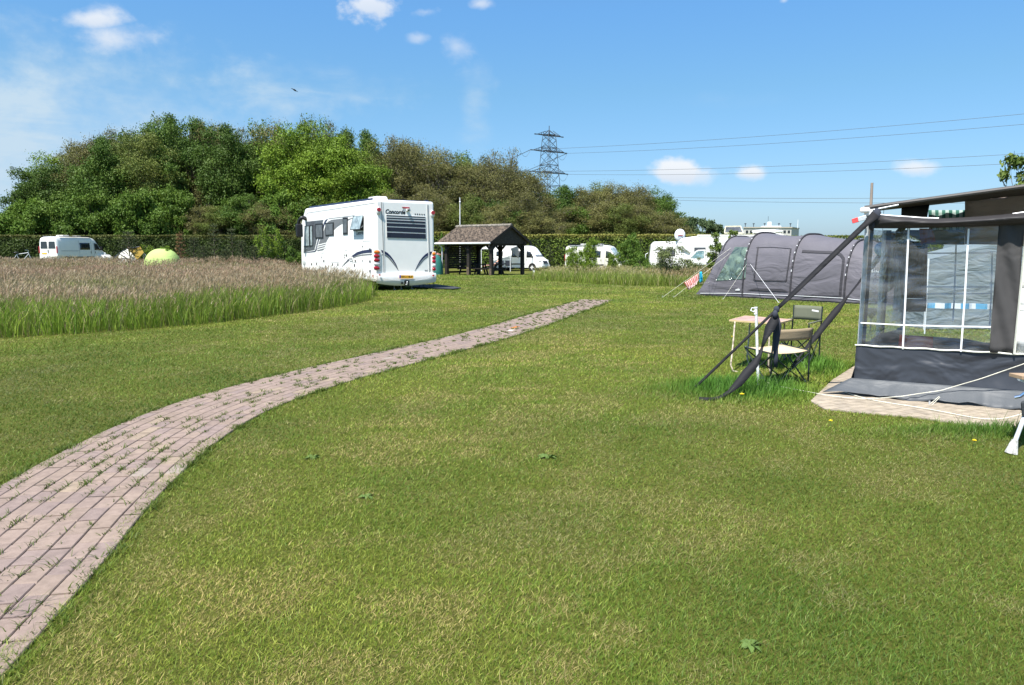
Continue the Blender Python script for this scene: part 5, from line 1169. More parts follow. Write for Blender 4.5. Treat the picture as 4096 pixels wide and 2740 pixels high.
tw = fabric_mat('white_tent_fabric', (.75, .74, .66), .7, .4, transl=.2, dist=.05); ty = fabric_mat('yellow_tent_fabric', (.34, .23, .04), .7, .4, transl=.3, dist=.05)
t = dome(530, 990, 47.5, 118, 'white dome tent with a mustard yellow side, left of the lime green tent', tw, dpt=1.2, k=.9)
c = PY(545, 992, 46.4); m = M(); A_ = [PY(505, 992, 46.3), PY(560, 986, 46.3), PY(575, 1010, 46.0), PY(548, 1040, 45.8), PY(528, 1014, 46.0)]; m.prism(A_, (0, .03, 0)); m.build('yellow_panel', ty, t, world=True)
m = M(); m.tube([PY(452, 1036, 46.6), PY(478, 1012, 46.4), PY(510, 994, 46.2), PY(558, 987, 46.2)], .03, 6); m.build('pole_sleeve', charcoal, t, world=True)
teal = fabric_mat('teal_fabric', (.03, .16, .13), .6, .35, dist=.05); dome(1732, 1016, 55, 88, 'teal green dome tent partly hidden behind the motorhome rear', teal, dpt=.9, k=.7)
# ---------------------------------------------------------------- bicycles
def bicycle(loc, rz, label, sc=1.0, frame=galv):
    t = thing('bicycle', label, 'bicycle', loc, rz, 'bicycles'); t.scale = (sc,) * 3
    for x in (-.52, .52):
        m = M(); pts = [(x + .33 * math.cos(a_), 0, .34 + .33 * math.sin(a_)) for a_ in [2 * math.pi * k / 24 for k in range(25)]]; m.tube(pts, .02, 6, False)
        w_ = m.build('wheel', rubber, t); m = M()
        for k in range(10): a_ = math.pi * k / 10; m.tube([(x + .32 * math.cos(a_), 0, .34 + .32 * math.sin(a_)), (x - .32 * math.cos(a_), 0, .34 - .32 * math.sin(a_))], .003, 3)
        m.build('spokes', chrome, w_)
    m = M(); bb = (-.08, 0, .30); st_ = (-.22, 0, .82); hd = (.36, 0, .85)
    for a_, b_ in ((bb, st_), (bb, hd), (st_, (.34, 0, .92)), (bb, (-.52, 0, .34)), (st_, (-.52, 0, .34)), ((.34, 0, .95), (.52, 0, .34))): m.tube([a_, b_], .018, 6)
    m.build('frame', frame, t); m = M(); m.ell((-.25, 0, .93), (.13, .07, .04), 10, 6); m.tube([st_, (-.245, 0, .92)], .014, 6); m.build('saddle', black_plastic, t)
    m = M(); m.tube([(.34, 0, .93), (.36, 0, 1.06)], .014, 6); m.tube([(.22, -.30, 1.06), (.34, -.26, 1.07), (.38, 0, 1.06), (.34, .26, 1.07), (.22, .30, 1.06)], .013, 6); m.build('handlebar', chrome, t)
    m = M(); m.tube([(-.08, -.06, .30), (-.08, -.04, .30)], .09, 14); m.tube([(-.08, -.09, .14), (-.08, -.09, .46)], .012, 5); m.build('crank', chrome, t); return t
p = PY(84, 1000, 52); bicycle((p.x, 52, .42), .5, 'silver bicycle standing in the tall grass left of the white van', 1.18)
p = PY(*z3(805, 700), 50); bicycle((p.x, 50, -.1), .9, 'dark bicycle in front of the cream camper van', 1.1, black_plastic)
# ================================================================ picnic shelter
FR = Vector((-1.46, 53.4, 0)); E1 = Vector((-.79, .62, 0)).normalized(); DV = Vector((.62, .79, 0)).normalized(); UP = Vector((0, 0, 1)); GZ = -.11
sh = thing('picnic_shelter', 'open dark timber picnic shelter with mossy tiled gable roof', 'shelter', (FR.x, FR.y, GZ))
def sp(l, d, z): return FR + E1 * l + DV * d + UP * z
for l in (0, 2.12, 4.3):
    for d in (0, 3.62):
        m = M(); m.beam(sp(l, d, GZ - .1), sp(l, d, 2.16), .23, .23, up=DV); m.build('post', dark_wood, sh, world=True, bevel=.01)
        for s_ in (-1, 1):
            if (l == 0 and s_ < 0) or (l == 4.3 and s_ > 0): continue
            m = M(); m.beam(sp(l, d, 1.62), sp(l + s_ * .48, d, 2.08), .12, .12, up=DV); m.build('brace', dark_wood, sh, world=True)
        if l == 0:
            m = M(); dd = 1 if d == 0 else -1; m.beam(sp(l, d, 1.62), sp(l, d + dd * .48, 2.08), .12, .12, up=E1); m.build('brace', dark_wood, sh, world=True)
for d in (0, 3.62): m = M(); m.beam(sp(-.25, d, 2.18), sp(4.75, d, 2.18), .16, .18); m.build('beam', dark_wood, sh, world=True)
for l in (0, 2.12, 4.3): m = M(); m.beam(sp(l, -.2, 2.09), sp(l, 4.0, 2.09), .14, .16); m.build('beam', dark_wood, sh, world=True)
for l in (2.12, 0): m = M(); m.beam(sp(l, -.135, GZ), sp(l, -.135, .48 if l else .38), .21, .03, up=DV); m.build('post_foot', dry_wood, sh, world=True)
RZ, EZ, RD = 3.42, 2.20, 1.95
for side_, d0, ez in (('front', -.38, EZ), ('back', 4.30, EZ)):
    rows = []; nc = 11
    for c in range(nc):
        for hk in (0, 1):
            v = (c + hk) / nc; d = d0 + (RD - d0) * v; z = ez + (RZ - ez) * v + (.035 if hk == 0 else .0); row = []
            for i in range(25 * 6 + 1):
                l = -.27 + (5.34 / (25 * 6)) * i; ph = i / 6 * 2 * math.pi; row.append(sp(l, d, z + .028 * math.sin(ph) + .012 * math.sin(i * 1.7 + c * 2.3) * (1 if hk == 0 else .4)))
            rows.append(row)
    m = M(); m.grid(rows); rf = m.build('roof', mat('mossy_tile_' + side_, (.098, .074, .054), .9, var=.75, vscale=5, bump=.5, bscale=30), sh, world=True, solid=.03)
m = M()
for i in range(15): a_ = sp(-.28 + i * .357, RD, RZ + .05); m.tube([a_, a_ + E1 * .37], [.13, .115], 8)
m.build('ridge_tiles', mat('ridge_tile', (.19, .17, .14), .9, var=.4, vscale=6), sh, world=True)
for l in (-.16, 4.95):
    m = M(); n = 26
    for i in range(n):
        d = -.2 + 4.32 * i / n; d2 = d + 4.32 / n * .93; tz = lambda q: RZ - .07 - abs(q - RD) * (RZ - EZ) / (RD + .38 if q < RD else 4.30 - RD)
        m.prism([sp(l, d, 2.14), sp(l, d2, 2.14), sp(l, d2, max(2.15, tz(d2))), sp(l, d, max(2.15, tz(d)))], E1 * (.02 + .012 * (i % 2)))
    m.build('gable_boards', mat('gable_wood', (.045, .035, .026), .85, var=.5, vscale=14), sh, world=True)
for dA, dB in ((-.42, RD), (4.34, RD)):
    m = M(); m.beam(sp(-.30, dA, EZ - .02), sp(-.30, dB, RZ - .02), .03, .17); m.build('barge_board', dark_wood, sh, world=True)
m = M()
for k in range(13):
    z = .06 + k * .165
    if k in (1,): continue
    m.beam(sp(4.42, -.1, z), sp(4.42, 3.75, z), .03, .145)
m.build('slatted_wall', dark_wood, sh, world=True)
m = M(); m.tube([sp(-.27, -.45, EZ - .03), sp(5.07, -.45, EZ - .03)], .07, 8); m.build('gutter', alu, sh, world=True)
m = M(); m.tube([sp(4.75, -.42, EZ - .05), sp(4.62, -.16, EZ - .35), sp(4.62, -.16, .1), sp(4.75, -.3, -.05)], .055, 8); m.build('downpipe', galv, sh, world=True)
# picnic tables under the roof
def picnic(l, d, label, rz):
    q = sp(l, d, GZ); t = thing('picnic_table', label, 'picnic table', tuple(q), rz, 'picnic tables under the shelter')
    m = M()
    for i in range(5): m.box((0, -.3 + i * .15, .76), (1.9, .135, .05))
    m.build('table_top', dark_wood, t)
    for s_ in (-1, 1):
        m = M(); m.box((0, s_ * .74, .46), (1.9, .28, .05)); m.build('bench', dark_wood, t)
        m = M(); m.beam((s_ * .75, -.32, .72), (s_ * .75, -.62, 0), .09); m.beam((s_ * .75, .32, .72), (s_ * .75, .62, 0), .09); m.beam((s_ * .75, -.8, .41), (s_ * .75, .8, .41), .09); m.build('leg_frame', dark_wood, t)
    m = M(); m.beam((0, 0, .42), (0, 0, .74), .08); m.build('centre_brace', dark_wood, t)
picnic(1.1, 1.2, 'dark picnic table at the open right end of the shelter', math.atan2(E1.y, E1.x)); picnic(3.1, 1.5, 'dark picnic table beside the slatted wall of the shelter', math.atan2(E1.y, E1.x))
# person on lounger
def skin(name, verts, edges, rad, mt_, parent, sub=1, root=0):
    me = bpy.data.meshes.new(name); me.from_pydata(verts, edges, []); o = bpy.data.objects.new(name, me); COL.objects.link(o)
    o.modifiers.new('s', 'SKIN'); o.modifiers.new('u', 'SUBSURF').levels = sub
    for i, v in enumerate(me.skin_vertices[0].data): v.radius = rad[i]; v.use_root = (i == root)
    dg = bpy.context.evaluated_depsgraph_get(); m2 = bpy.data.meshes.new_from_object(o.evaluated_get(dg)); bpy.data.objects.remove(o)
    m2.name = name; m2.materials.clear(); m2.materials.append(mt_); m2.shade_smooth(); o = bpy.data.objects.new(name, m2); COL.objects.link(o); o.parent = parent; WM[o.name] = WM[parent.name]; return o
skinm = mat('skin', (.55, .30, .21), .55, var=.06); cloth = mat('dark_clothes', (.03, .035, .05), .9); hairm = mat('dark_hair', (.04, .025, .015), .8)
lx, ly = PY(1924, 1000, 66).x, 66.
t = thing('lounge_chair', 'low black reclining camping chair under the white van canopy', 'camping chair', (lx, ly, -.18)); 
m = M(); m.grid([[(x, y, z) for y in (-.25, .25)] for x, z in ((.35, .42), (1.0, .36), (1.5, .78))]); m.build('sling_seat', cloth, t, solid=.02)
for y in (-.27, .27):
    m = M(); m.tube([(.3, y, .43), (1.0, y, .37), (1.52, y, .80)], .015, 6); m.tube([(.5, y, .42), (1.1, y, 0)], .015, 6); m.tube([(1.1, y, .45), (.5, y, 0)], .015, 6); m.build('side_frame', black_plastic, t)
pe = thing('person', 'person with bare legs stretched out, reclining in a low chair under the white canopy', 'person', (lx, ly, -.18))
V_ = [(1.02, 0, .50), (1.2, 0, .66), (1.38, 0, .84), (1.47, 0, .95), (1.53, 0, 1.06), (1.00, -.10, .50), (.58, -.12, .60), (.20, -.11, .46), (.06, -.11, .52), (1.00, .10, .50), (.58, .12, .62), (.20, .11, .46), (.06, .11, .52), (1.38, -.19, .84), (1.18, -.26, .66), (.94, -.20, .66), (.86, -.18, .66), (1.38, .19, .84), (1.18, .26, .66), (.94, .20, .66), (.86, .18, .66)]
E_ = [(0, 1), (1, 2), (2, 3), (3, 4), (0, 5), (5, 6), (6, 7), (7, 8), (0, 9), (9, 10), (10, 11), (11, 12), (2, 13), (13, 14), (14, 15), (15, 16), (2, 17), (17, 18), (18, 19), (19, 20)]
r_ = [.13, .12, .14, .05, .095, .085, .06, .04, .035, .085, .06, .04, .035, .055, .042, .03, .03, .055, .042, .03, .03]
skin('body', V_, E_, [(q, q) for q in r_], skinm, pe)
skin('shirt', [(1.05, 0, .53), (1.2, 0, .66), (1.39, 0, .84), (1.38, -.18, .84), (1.27, -.24, .74), (1.38, .18, .84), (1.27, .24, .74)], [(0, 1), (1, 2), (2, 3), (3, 4), (2, 5), (5, 6)], [(.155,) * 2, (.15,) * 2, (.16,) * 2, (.07,) * 2, (.062,) * 2, (.07,) * 2, (.062,) * 2], cloth, pe)
skin('shorts', [(1.04, 0, .50), (.98, -.10, .51), (.74, -.115, .57), (.98, .10, .51), (.74, .12, .58)], [(0, 1), (1, 2), (0, 3), (3, 4)], [(.15,) * 2, (.10,) * 2, (.085,) * 2, (.10,) * 2, (.085,) * 2], mat('red_cloth', (.20, .03, .04), .9), pe)
m = M(); m.ell((1.565, 0, 1.09), (.095, .10, .125), 12, 8); m.build('hair', hairm, pe, smooth=60)
def folding_chair(loc, rz, label, name='folding_chair'):
    t = thing(name, label, 'camping chair', loc, rz, 'black chairs by the van'); m = M(); m.grid([[(x, y, .44 - .04 * (1 - abs(x / .25))) for x in (-.25, 0, .25)] for y in (-.22, .22)]); m.build('seat', cloth, t, solid=.02)
    m = M(); m.grid([[(x, .24 + q * .08, .50 + q * .48) for x in (-.25, 0, .25)] for q in (0, .5, 1)]); m.build('backrest', cloth, t, solid=.02)
    for x in (-.27, .27): m = M(); m.tube([(x, -.22, .64), (x, .22, 0)], .013, 6); m.tube([(x, -.24, 0), (x, .25, .60), (x, .33, 1.0)], .013, 6); m.tube([(x, -.24, .64), (x, .27, .64)], .016, 6); m.build('side_frame', black_plastic, t)
    return t
p = PY(2009, 1000, 68.4); folding_chair((p.x, 68.4, -.2), .4, 'black folding chair beside the rear wheel of the white camper van'); p = PY(2036, 1000, 68.6); folding_chair((p.x, 68.6, -.2), 2.9, 'black folding chair under the right end of the white canopy')
# white electricity post and low marker
p = PZ(*z2(1702, 962), -.08); t = thing('power_hookup_post', 'short white electricity post with dark top at the edge of the rough grass', 'post', (p.x, p.y, -.1)); m = M(); m.box((0, 0, .24), (.15, .15, .52)); m.build('post', alu, t, bevel=.01); m = M(); m.box((.02, 0, .53), (.24, .2, .10)); m.build('cap', black_plastic, t)
m = M(); m.tube([(-.02, -.1, .3), (-.15, -.15, .1), (-.4, -.2, .02), (-.7, -.5, .03)], .012, 5); m.build('cable', black_plastic, t)
# ================================================================ grey tunnel tent
AX = Vector((.60, -.78, 0)).normalized(); PR = Vector((.78, .60, 0)).normalized()
P1 = PZ(2969.6, 1191); TC = P1 + PR * 1.25
tentfab = fabric_mat('grey_tent_fabric', (.122, .116, .133), .62, .8, (.8, .8, 2.0), dist=.10, rot=(.9, .3, .2)); tentdark = fabric_mat('dark_tent_trim', (.05, .048, .055), .7, .3); tenttop = tentfab
tn = thing('tunnel_tent', 'big grey tunnel tent with black arched poles and clear sloping front window', 'tent', (TC.x, TC.y, 0))
def arc(s, hw, H, zb=.04, n=28, a=.62, b=.80):
    c = TC + AX * s; out = []
    for i in range(n + 1):
        th = math.pi * i / n; cx = math.cos(th); x = -math.copysign(abs(cx) ** a, cx) * hw; z = zb + (H - zb) * math.sin(th) ** b
        out.append(Vector((c.x, c.y, 0)) + PR * x + UP * z)
    return out
secs = [(-1.95, 1.30, .06), (-1.5, 1.28, 1.14), (-1.12, 1.26, 2.10), (-.98, 1.25, 2.10), (-.5, 1.21, 2.06), (0, 1.25, 2.20), (.45, 1.22, 2.14), (.9, 1.21, 2.09), (1.35, 1.22, 2.08), (1.8, 1.25, 2.12), (2.25, 1.20, 2.03), (2.7, 1.19, 1.98), (3.15, 1.19, 1.94), (3.6, 1.22, 1.92), (4.1, 1.12, 1.68), (4.6, 1.05, 1.32), (5.0, 1.0, .85), (5.35, .98, .06)]
m = M(); m.grid([arc(s, hw, H) for s, hw, H in secs]); m.f.append(tuple(range(28, -1, -1)))
fly = m.build('flysheet', tentfab, tn, world=True, smooth=50)
tbvh = BVHTree.FromPolygons([Vector(v) for v in m.v], [f for f in m.f[:-1]])
def onT(px, py, off=.012, bv=None):
    d = ray(px, py).normalized(); r_ = (bv or tbvh).ray_cast(CAM, d)
    if r_[0] is None: r_ = (bv or tbvh).find_nearest(CAM + d * 25); 
    n = r_[1]; n = n if n.dot(d) < 0 else -n; return r_[0] + n * off, n
def tpatch(name, quad, m_, off=.012, nx=12, ny=12, parent=tn, Z=z4, **k):
    rows = []
    for j in range(ny + 1):
        v = j / ny; row = []
        for i in range(nx + 1):
            u = i / nx; x = (quad[0][0] * (1 - u) + quad[1][0] * u) * (1 - v) + (quad[3][0] * (1 - u) + quad[2][0] * u) * v; y = (quad[0][1] * (1 - u) + quad[1][1] * u) * (1 - v) + (quad[3][1] * (1 - u) + quad[2][1] * u) * v
            row.append(onT(*Z(x, y), off)[0])
        rows.append(row)
    mb = M(); mb.grid(rows, uv=True); return mb.build(name, m_, parent, world=True, smooth=60, **k)
def tline(name, pts, wd, m_, off=.014, parent=tn, Z=z4, sub=8):
    P = []
    for (a, b) in zip(pts, pts[1:]):
        for i in range(sub): P.append((a[0] + (b[0] - a[0]) * i / sub, a[1] + (b[1] - a[1]) * i / sub))
    P.append(pts[-1]); Q = [onT(*Z(*p), off) for p in P]; L = []; Rr = []
    for i, (p, n) in enumerate(Q):
        t_ = (Q[min(i + 1, len(Q) - 1)][0] - Q[max(0, i - 1)][0]).normalized(); s_ = t_.cross(n).normalized() * wd / 2; L.append(p + s_); Rr.append(p - s_)
    mb = M(); mb.grid([L, Rr]); return mb.build(name, m_, parent, world=True, solid=.004)
for s, hw, H in ((0, 1.27, 2.225), (1.8, 1.27, 2.145), (3.6, 1.24, 1.945)):
    a_ = arc(s, hw, H, zb=.02, n=36); m = M(); m.tube(a_, .028, 6); m.build('pole_sleeve', tentdark, tn, world=True)
    for i in range(4, 15, 2): m = M(); m.tube([a_[i] - PR * .03, a_[i] - PR * .03 + (a_[i + 1] - a_[i]) * .4], .011, 5); m.build('pole_clip', alu, tn, world=True)
a_ = arc(-1.05, 1.265, 2.12, zb=.02, n=36)[9:28]; m = M(); m.tube(a_, .022, 6); m.build('pole_sleeve', tentdark, tn, world=True)
m_, nt_, b_ = nodes_of('tent_pvc'); n_ = nt_.nodes.new('ShaderNodeTexNoise'); tc_ = nt_.nodes.new('ShaderNodeTexCoord'); n_.inputs['Scale'].default_value = 2.4; n_.inputs['Distortion'].default_value = 1.5; n_.inputs['Detail'].default_value = 4
nt_.links.new(tc_.outputs['Object'], n_.inputs['Vector']); cr = nt_.nodes.new('ShaderNodeValToRGB'); cr.color_ramp.elements[0].position = .35; cr.color_ramp.elements[0].color = (.05, .075, .07, 1); cr.color_ramp.elements[1].position = .68; cr.color_ramp.elements[1].color = (.20, .27, .20, 1)
nt_.links.new(n_.outputs['Fac'], cr.inputs[0]); nt_.links.new(cr.outputs[0], b_.inputs['Base Color']); b_.inputs['Roughness'].default_value = .13; b_.inputs['Specular IOR Level'].default_value = .9
bb_ = nt_.nodes.new('ShaderNodeBump'); bb_.inputs['Strength'].default_value = .8; bb_.inputs['Distance'].default_value = .12; nt_.links.new(n_.outputs['Fac'], bb_.inputs['Height']); nt_.links.new(bb_.outputs[0], b_.inputs['Normal'])
tpatch('window_pane', [(705, 318), (852, 318), (826, 690), (478, 712)], m_, .012, 14, 14)
pan = tentfab
tline('zip_line', [(975, 318), (958, 450), (940, 600), (928, 705)], .05, tentdark); tline('zip_line', [(1360, 336), (1340, 480), (1318, 620), (1305, 712)], .05, tentdark)
tline('zip_line', [(930, 708), (1120, 708), (1305, 716)], .04, tentdark); tline('zip_line', [(955, 325), (1150, 320), (1370, 338)], .015, tentdark)
tline('zip_line', [(1490, 368), (1680, 376), (1880, 384), (1940, 405), (1978, 452), (1970, 560), (1950, 720), (1935, 915)], .085, tentdark); tline('zip_line', [(1400, 880), (1650, 884), (1930, 892)], .03, tentdark)
tpatch('mud_vent', [(950, 798), (1250, 806), (1350, 842), (838, 822)], tentdark, .02, 10, 3)
tline('piping', [(300, 858), (560, 858), (830, 862), (1100, 876), (1400, 886), (1700, 900), (1960, 914), (2190, 940)], .016, alu, .018)
m = M(); m.tube([P1 + AX * s + Vector((0, 0, .0)) - PR * .03 for s in np.linspace(-1.9, 5.1, 12)], .022, 5); m.build('ground_edge', black_plastic, tn, world=True)
for x, y, s_ in ((736, 798, .20),):
    q0 = onT(*z4(712, 818), .02); q1 = onT(*z4(764, 818), .02)
    for dx, hh in ((0, .05), (.05, .09), (.10, .12), (.15, .07)):
        mb = M(); b0 = q0[0].lerp(q1[0], dx / .2 + .1); mb.prism([b0, b0 + (q1[0] - q0[0]) * .18, b0 + (q1[0] - q0[0]) * .09 + Vector((0, 0, hh * .6))], q0[1] * .004); mb.build('logo_mark', alu, tn, world=True)
    mb = M(); mb.prism([q0[0], q1[0], q1[0] - UP * .022, q0[0] - UP * .022], q0[1] * .004); mb.build('logo_mark', alu, tn, world=True)
for px, hh in ((185, .05), (200, .06), (225, .13), (248, .15), (268, .08), (286, .05)):
    q = onT(*z9(px, 628), .02); mb = M(); u_ = q[1].cross(UP).normalized() * -.045; mb.prism([q[0], q[0] + u_, q[0] + u_ * .5 + UP * hh], q[1] * .004); mb.build('logo_mark', alu, tn, world=True)
def guy(a, b, r=.006, name='guy_rope', parent=tn, m_=rope_m, mid=0):
    a = Vector(a); b = Vector(b); pts = [a.lerp(b, i / 8) - UP * (mid * 4 * (i / 8) * (1 - i / 8)) for i in range(9)]; mb = M(); mb.tube(pts, r, 5); o = mb.build(name, m_, parent, world=True)
    mb = M(); d_ = (a - b).normalized(); mb.tube([b + UP * .06 + d_ * .0, b - UP * .08], .006, 5); mb.build('peg', galv, parent, world=True); return o
guy(onT(*z4(840, 520))[0], PZ(*z4(562, 932)), .004); guy(onT(*z4(885, 520))[0], PZ(*z4(1222, 975)), .006, m_=alu)
g1a, g1b = onT(*z4(655, 330), .01)[0], PZ(*z4(-560, 990)); g1b = PZ(*z3(1505, 1105)); guy(g1a, g1b, .0045)
g2a, g2b = onT(*z4(640, 395), .01)[0], PZ(*z3(1655, 1105)); guy(g2a, g2b, .0045)
# towels hung over the guy ropes
def cloth_on(name, pts_px, Y, m_, label, cat, Z=z10, nx=14, ny=8, wob=.02):
    q = [PY(*Z(*p), Y) for p in pts_px]; rows = []
    for j in range(ny + 1):
        v = j / ny; rows.append([(q[0].lerp(q[1], i / nx)).lerp(q[3].lerp(q[2], i / nx), v) + Vector((0, wob * math.sin(i * 1.9 + v) * v * 2, 0)) for i in range(nx + 1)])
    mb = M(); mb.grid(rows, uv=True); return single(mb, name, m_, label, cat, tuple(q[0]), smooth=60, solid=.008)
tsm = stripe_mat('red_white_stripes', (.62, .10, .09), (.72, .58, .52), 9, 0, .5)
yt = PY(*z10(700, 930), 24.5); cloth_on('towel', [(584, 985), (830, 822), (845, 925), (652, 1100)], 25.2, tsm, 'red and white striped towel hanging on the tent guy rope', 'towel', wob=.03)
cloth_on('towel', [(645, 1070), (835, 930), (800, 1005), (660, 1108)], 25.05, mat('pink_towel', (.60, .42, .40), .9, var=.3, vscale=12), 'crumpled lower fold of pinkish cloth under the striped towel', 'towel', wob=.05)
cloth_on('blue_cloth', [(846, 800), (884, 792), (896, 960), (850, 990)], 25.0, fabric_mat('turquoise_cloth', (.02, .36, .55), .8, .5), 'small turquoise cloth hanging beside the striped towel', 'cloth', nx=6, wob=.04)
guy(PY(*z10(850, 992), 25), onT(*z4(400, 738))[0], .006, parent=tn)
# ================================================================ grey awning on the right
A = PZ(3425, 1520, .15); B = PZ(4077, 1570, .15); D1 = (B - A).normalized(); D1.z = 0; D1.normalize(); D2 = Vector((.6, .8, 0)).normalized(); NW = Vector((D1.y, -D1.x, 0)); NW = NW if NW.y < 0 else -NW
A = Vector((A.x, A.y, 0)); A2 = A + D2 * 2.6; LW = 3.1
aw = thing('awning_tent', 'dark grey awning room with clear plastic windows, charcoal skirt and white piping', 'awning', tuple(A))
def W(px, py, off=0.0): return PP(px, py, A + NW * off, NW)
def W2(px, py, off=0.0): return PP(px, py, A2 + NW * off, NW)
def wl(d, z, off=0.): return A + D1 * d + UP * z + NW * off
dk = fabric_mat('charcoal_canvas', (.040, .045, .055), .42, .75, (.9, .9, 1.6), dist=.16, rot=(.2, .9, .4)); gy = fabric_mat('grey_flap', (.085, .092, .10), .5, .6, (1.2, 1.2, 3), dist=.08)
dg = fabric_mat('dark_grey_canvas', (.062, .060, .060), .8, .7, (.9, .9, 1.2), dist=.10, rot=(.2, 1.0, .6)); wf = fabric_mat('white_fabric', (.72, .73, .72), .7, .4); tanf = fabric_mat('brown_grey_canvas', (.46, .38, .34), .85, .35, transl=.5)
pipe = mat('cream_piping', (.72, .72, .62), .6, var=.06)
clear = clear_mat('clear_plastic', (.94, .96, .97), .06, .06, .24, 2.4, 1.2); clear2 = clear_mat('clear_plastic_far', (.86, .89, .90), .06, .08, .25, 3.0)
# skirt with billowing folds
def billow(d, z, amp=.035): return amp * (math.sin(d * 3.1 + 1.2 * z) * .6 + math.sin(d * 7.3 + z * 5) * .25 + math.sin(d * 13 + 2) * .12)
beltz = lambda d: W(3429 + d / 1.5 * 650, 1380).z
z_b = PP(3429, 1380, A, NW).z; z_t = PP(3457, 914, A, NW).z
rows = []
for j in range(13):
    v = j / 12; z = z_b + (.15 - z_b) * v; rows.append([wl(-.02 + (LW + .02) * i / 70, z, billow(LW * i / 70, z) * math.sin(math.pi * (.12 + .8 * v)) + .035 * v) for i in range(71)])
m = M(); m.grid(rows); m.build('skirt', dk, aw, world=True, smooth=60, solid=.004)
rows = []
for j in range(9):
    v = j / 8; rows.append([wl(-.05 - .26 * v * max(0, 1 - i / 5) + (LW + .05) * i / 80, .15 * (1 - v) + .028 + .012 * math.sin(i * .7) * v + (.02 * math.sin(i * .31) if v > .9 else 0), .035 + (.03 + .17 * v ** 1.3) + .022 * math.sin(i * .55) * v + .015 * math.sin(i * 1.7 + 1) * v) for i in range(81)])
m = M(); m.grid(rows); m.build('mud_flap', gy, aw, world=True, smooth=60, solid=.004)
m = M(); m.tube([wl(-.02 + (LW) * i / 50, .152 + .004 * math.sin(i), .048 + billow(LW * i / 50, .15) * .25) for i in range(51)], .011, 6); m.build('white_piping', pipe, aw, world=True)
m = M(); m.tube([wl(-.03 + (LW) * i / 50, z_b + .004 * math.sin(i * 1.3), .012 + .3 * billow(LW * i / 50, z_b)) for i in range(51)], .010, 6); m.build('white_piping', pipe, aw, world=True)
# side (outer front) skirt and window
rows = [[A + D2 * (2.6 * i / 20) + UP * (z_b + (.02 - z_b) * v) - D1 * (.0 + .02 * math.sin(i * 1.1) + .10 * v * v) for i in range(21)] for v in (0, .25, .5, .75, 1)]
m = M(); m.grid(rows); m.build('side_skirt', dk, aw, world=True, smooth=60, solid=.004)
m = M(); m.grid([[A + D2 * (2.6 * i / 10) + UP * z for i in range(11)] for z in (z_b, (z_b + z_t) / 2, z_t)]); m.build('side_window', clear2, aw, world=True, smooth=60)
# clear window on the near wall
wr_b, wr_t = W(*z6(1480, 582)), W(*z5(1803, 802)); dl = (W(*z6(292, 516)) - A).dot(D1); dr_b = (wr_b - A).dot(D1); dr_t = (wr_t - A).dot(D1); dR = (dr_b + dr_t) / 2
rows = [[wl(dl + (dR - dl) * i / 24, z_b + (z_t - z_b) * j / 16, .012 * math.sin(i * .8 + j * .9) + .01 * math.sin(i * 1.7 - j)) for i in range(25)] for j in range(17)]
m = M(); m.grid(rows); m.build('clear_window', clear, aw, world=True, smooth=80)
def wstrip(name, pts, wd, off, m_, parent=aw, fn=W):
    P = [fn(*p, off) for p in pts]; mb = M()
    for a_, b_ in zip(P, P[1:]): mb.beam(a_, b_, wd, .004, up=NW)
    return mb.build(name, m_, parent, world=True)
wstrip('window_seam', [z5(875, 815), z5(858, 1190), z5(840, 1568), z6(697, 552)], .017, .022, alu); wstrip('window_seam', [z5(1502, 822), z5(1480, 1200), z6(1252, 100), z6(1217, 575)], .017, .022, alu); wstrip('window_seam', [z6(318, 316), z6(700, 336), z6(1100, 347), z6(1486, 353)], .015, .026, alu)
# dark grey panel, white seam and white panel to the right
d_s = (W(*z5(2050, 1200)) - A).dot(D1)
rows = [[wl(dR + (d_s - dR) * i / 12, z_b + (z_t + .06 - z_b) * j / 20, .02 * math.sin((i * .9 + j * .9) * .7) + .004) for i in range(13)] for j in range(21)]
m = M(); m.grid(rows); m.build('fabric_panel', dg, aw, world=True, smooth=60, solid=.004)
m = M(); m.beam(wl(d_s, z_b, .03), wl(d_s + .02, z_t + .03, .03), .022, .01); m.build('white_piping', pipe, aw, world=True)
m = M(); m.grid([[wl(d_s + .01 + (LW - d_s) * i / 20, z_b + (z_t + .1 - z_b) * j / 8, .015 * math.sin(i * 1.6 + j)) for i in range(21)] for j in range(9)]); m.build('fabric_panel', wf, aw, world=True, smooth=60, solid=.004, label='white fabric panel at the right edge')
# drooping valance
tp = [(520, 672), (700, 690), (860, 700), (1020, 712), (1190, 716), (1400, 708), (1600, 696), (1800, 680), (2080, 652)]; bt = [(450, 818), (700, 820), (860, 818), (1020, 815), (1190, 812), (1400, 804), (1600, 798), (1800, 792), (2080, 772)]
def itp(L, x):
    for a_, b_ in zip(L, L[1:]):
        if a_[0] <= x <= b_[0]: return a_[1] + (b_[1] - a_[1]) * (x - a_[0]) / (b_[0] - a_[0])
    return L[0][1] if x < L[0][0] else L[-1][1] + (x - L[-1][0]) * (-.09)
rows = []
for j in range(11):
    v = j / 10; row = []
    for i in range(50):
        x = 455 + i * 60; x0 = max(x, 520) if v < .5 else x; yt_, yb_ = itp(tp, x), itp(bt, x); off = .03 + .10 * math.sin(math.pi * min(1, v * 1.1)) * min(1, i / 6) ** 1 * (1 + .2 * math.sin(i * .8)); row.append(W(*z5(x + (65 * (1 - v) if i < 2 else 0), yt_ + (yb_ - yt_) * v), off))
    rows.append(row)
m = M(); m.grid(rows); m.build('valance', fabric_mat('black_valance', (.035, .033, .034), .55, .8, (.8, .8, 5), dist=.06, rot=(0, .15, 0)), aw, world=True, smooth=60, solid=.005)
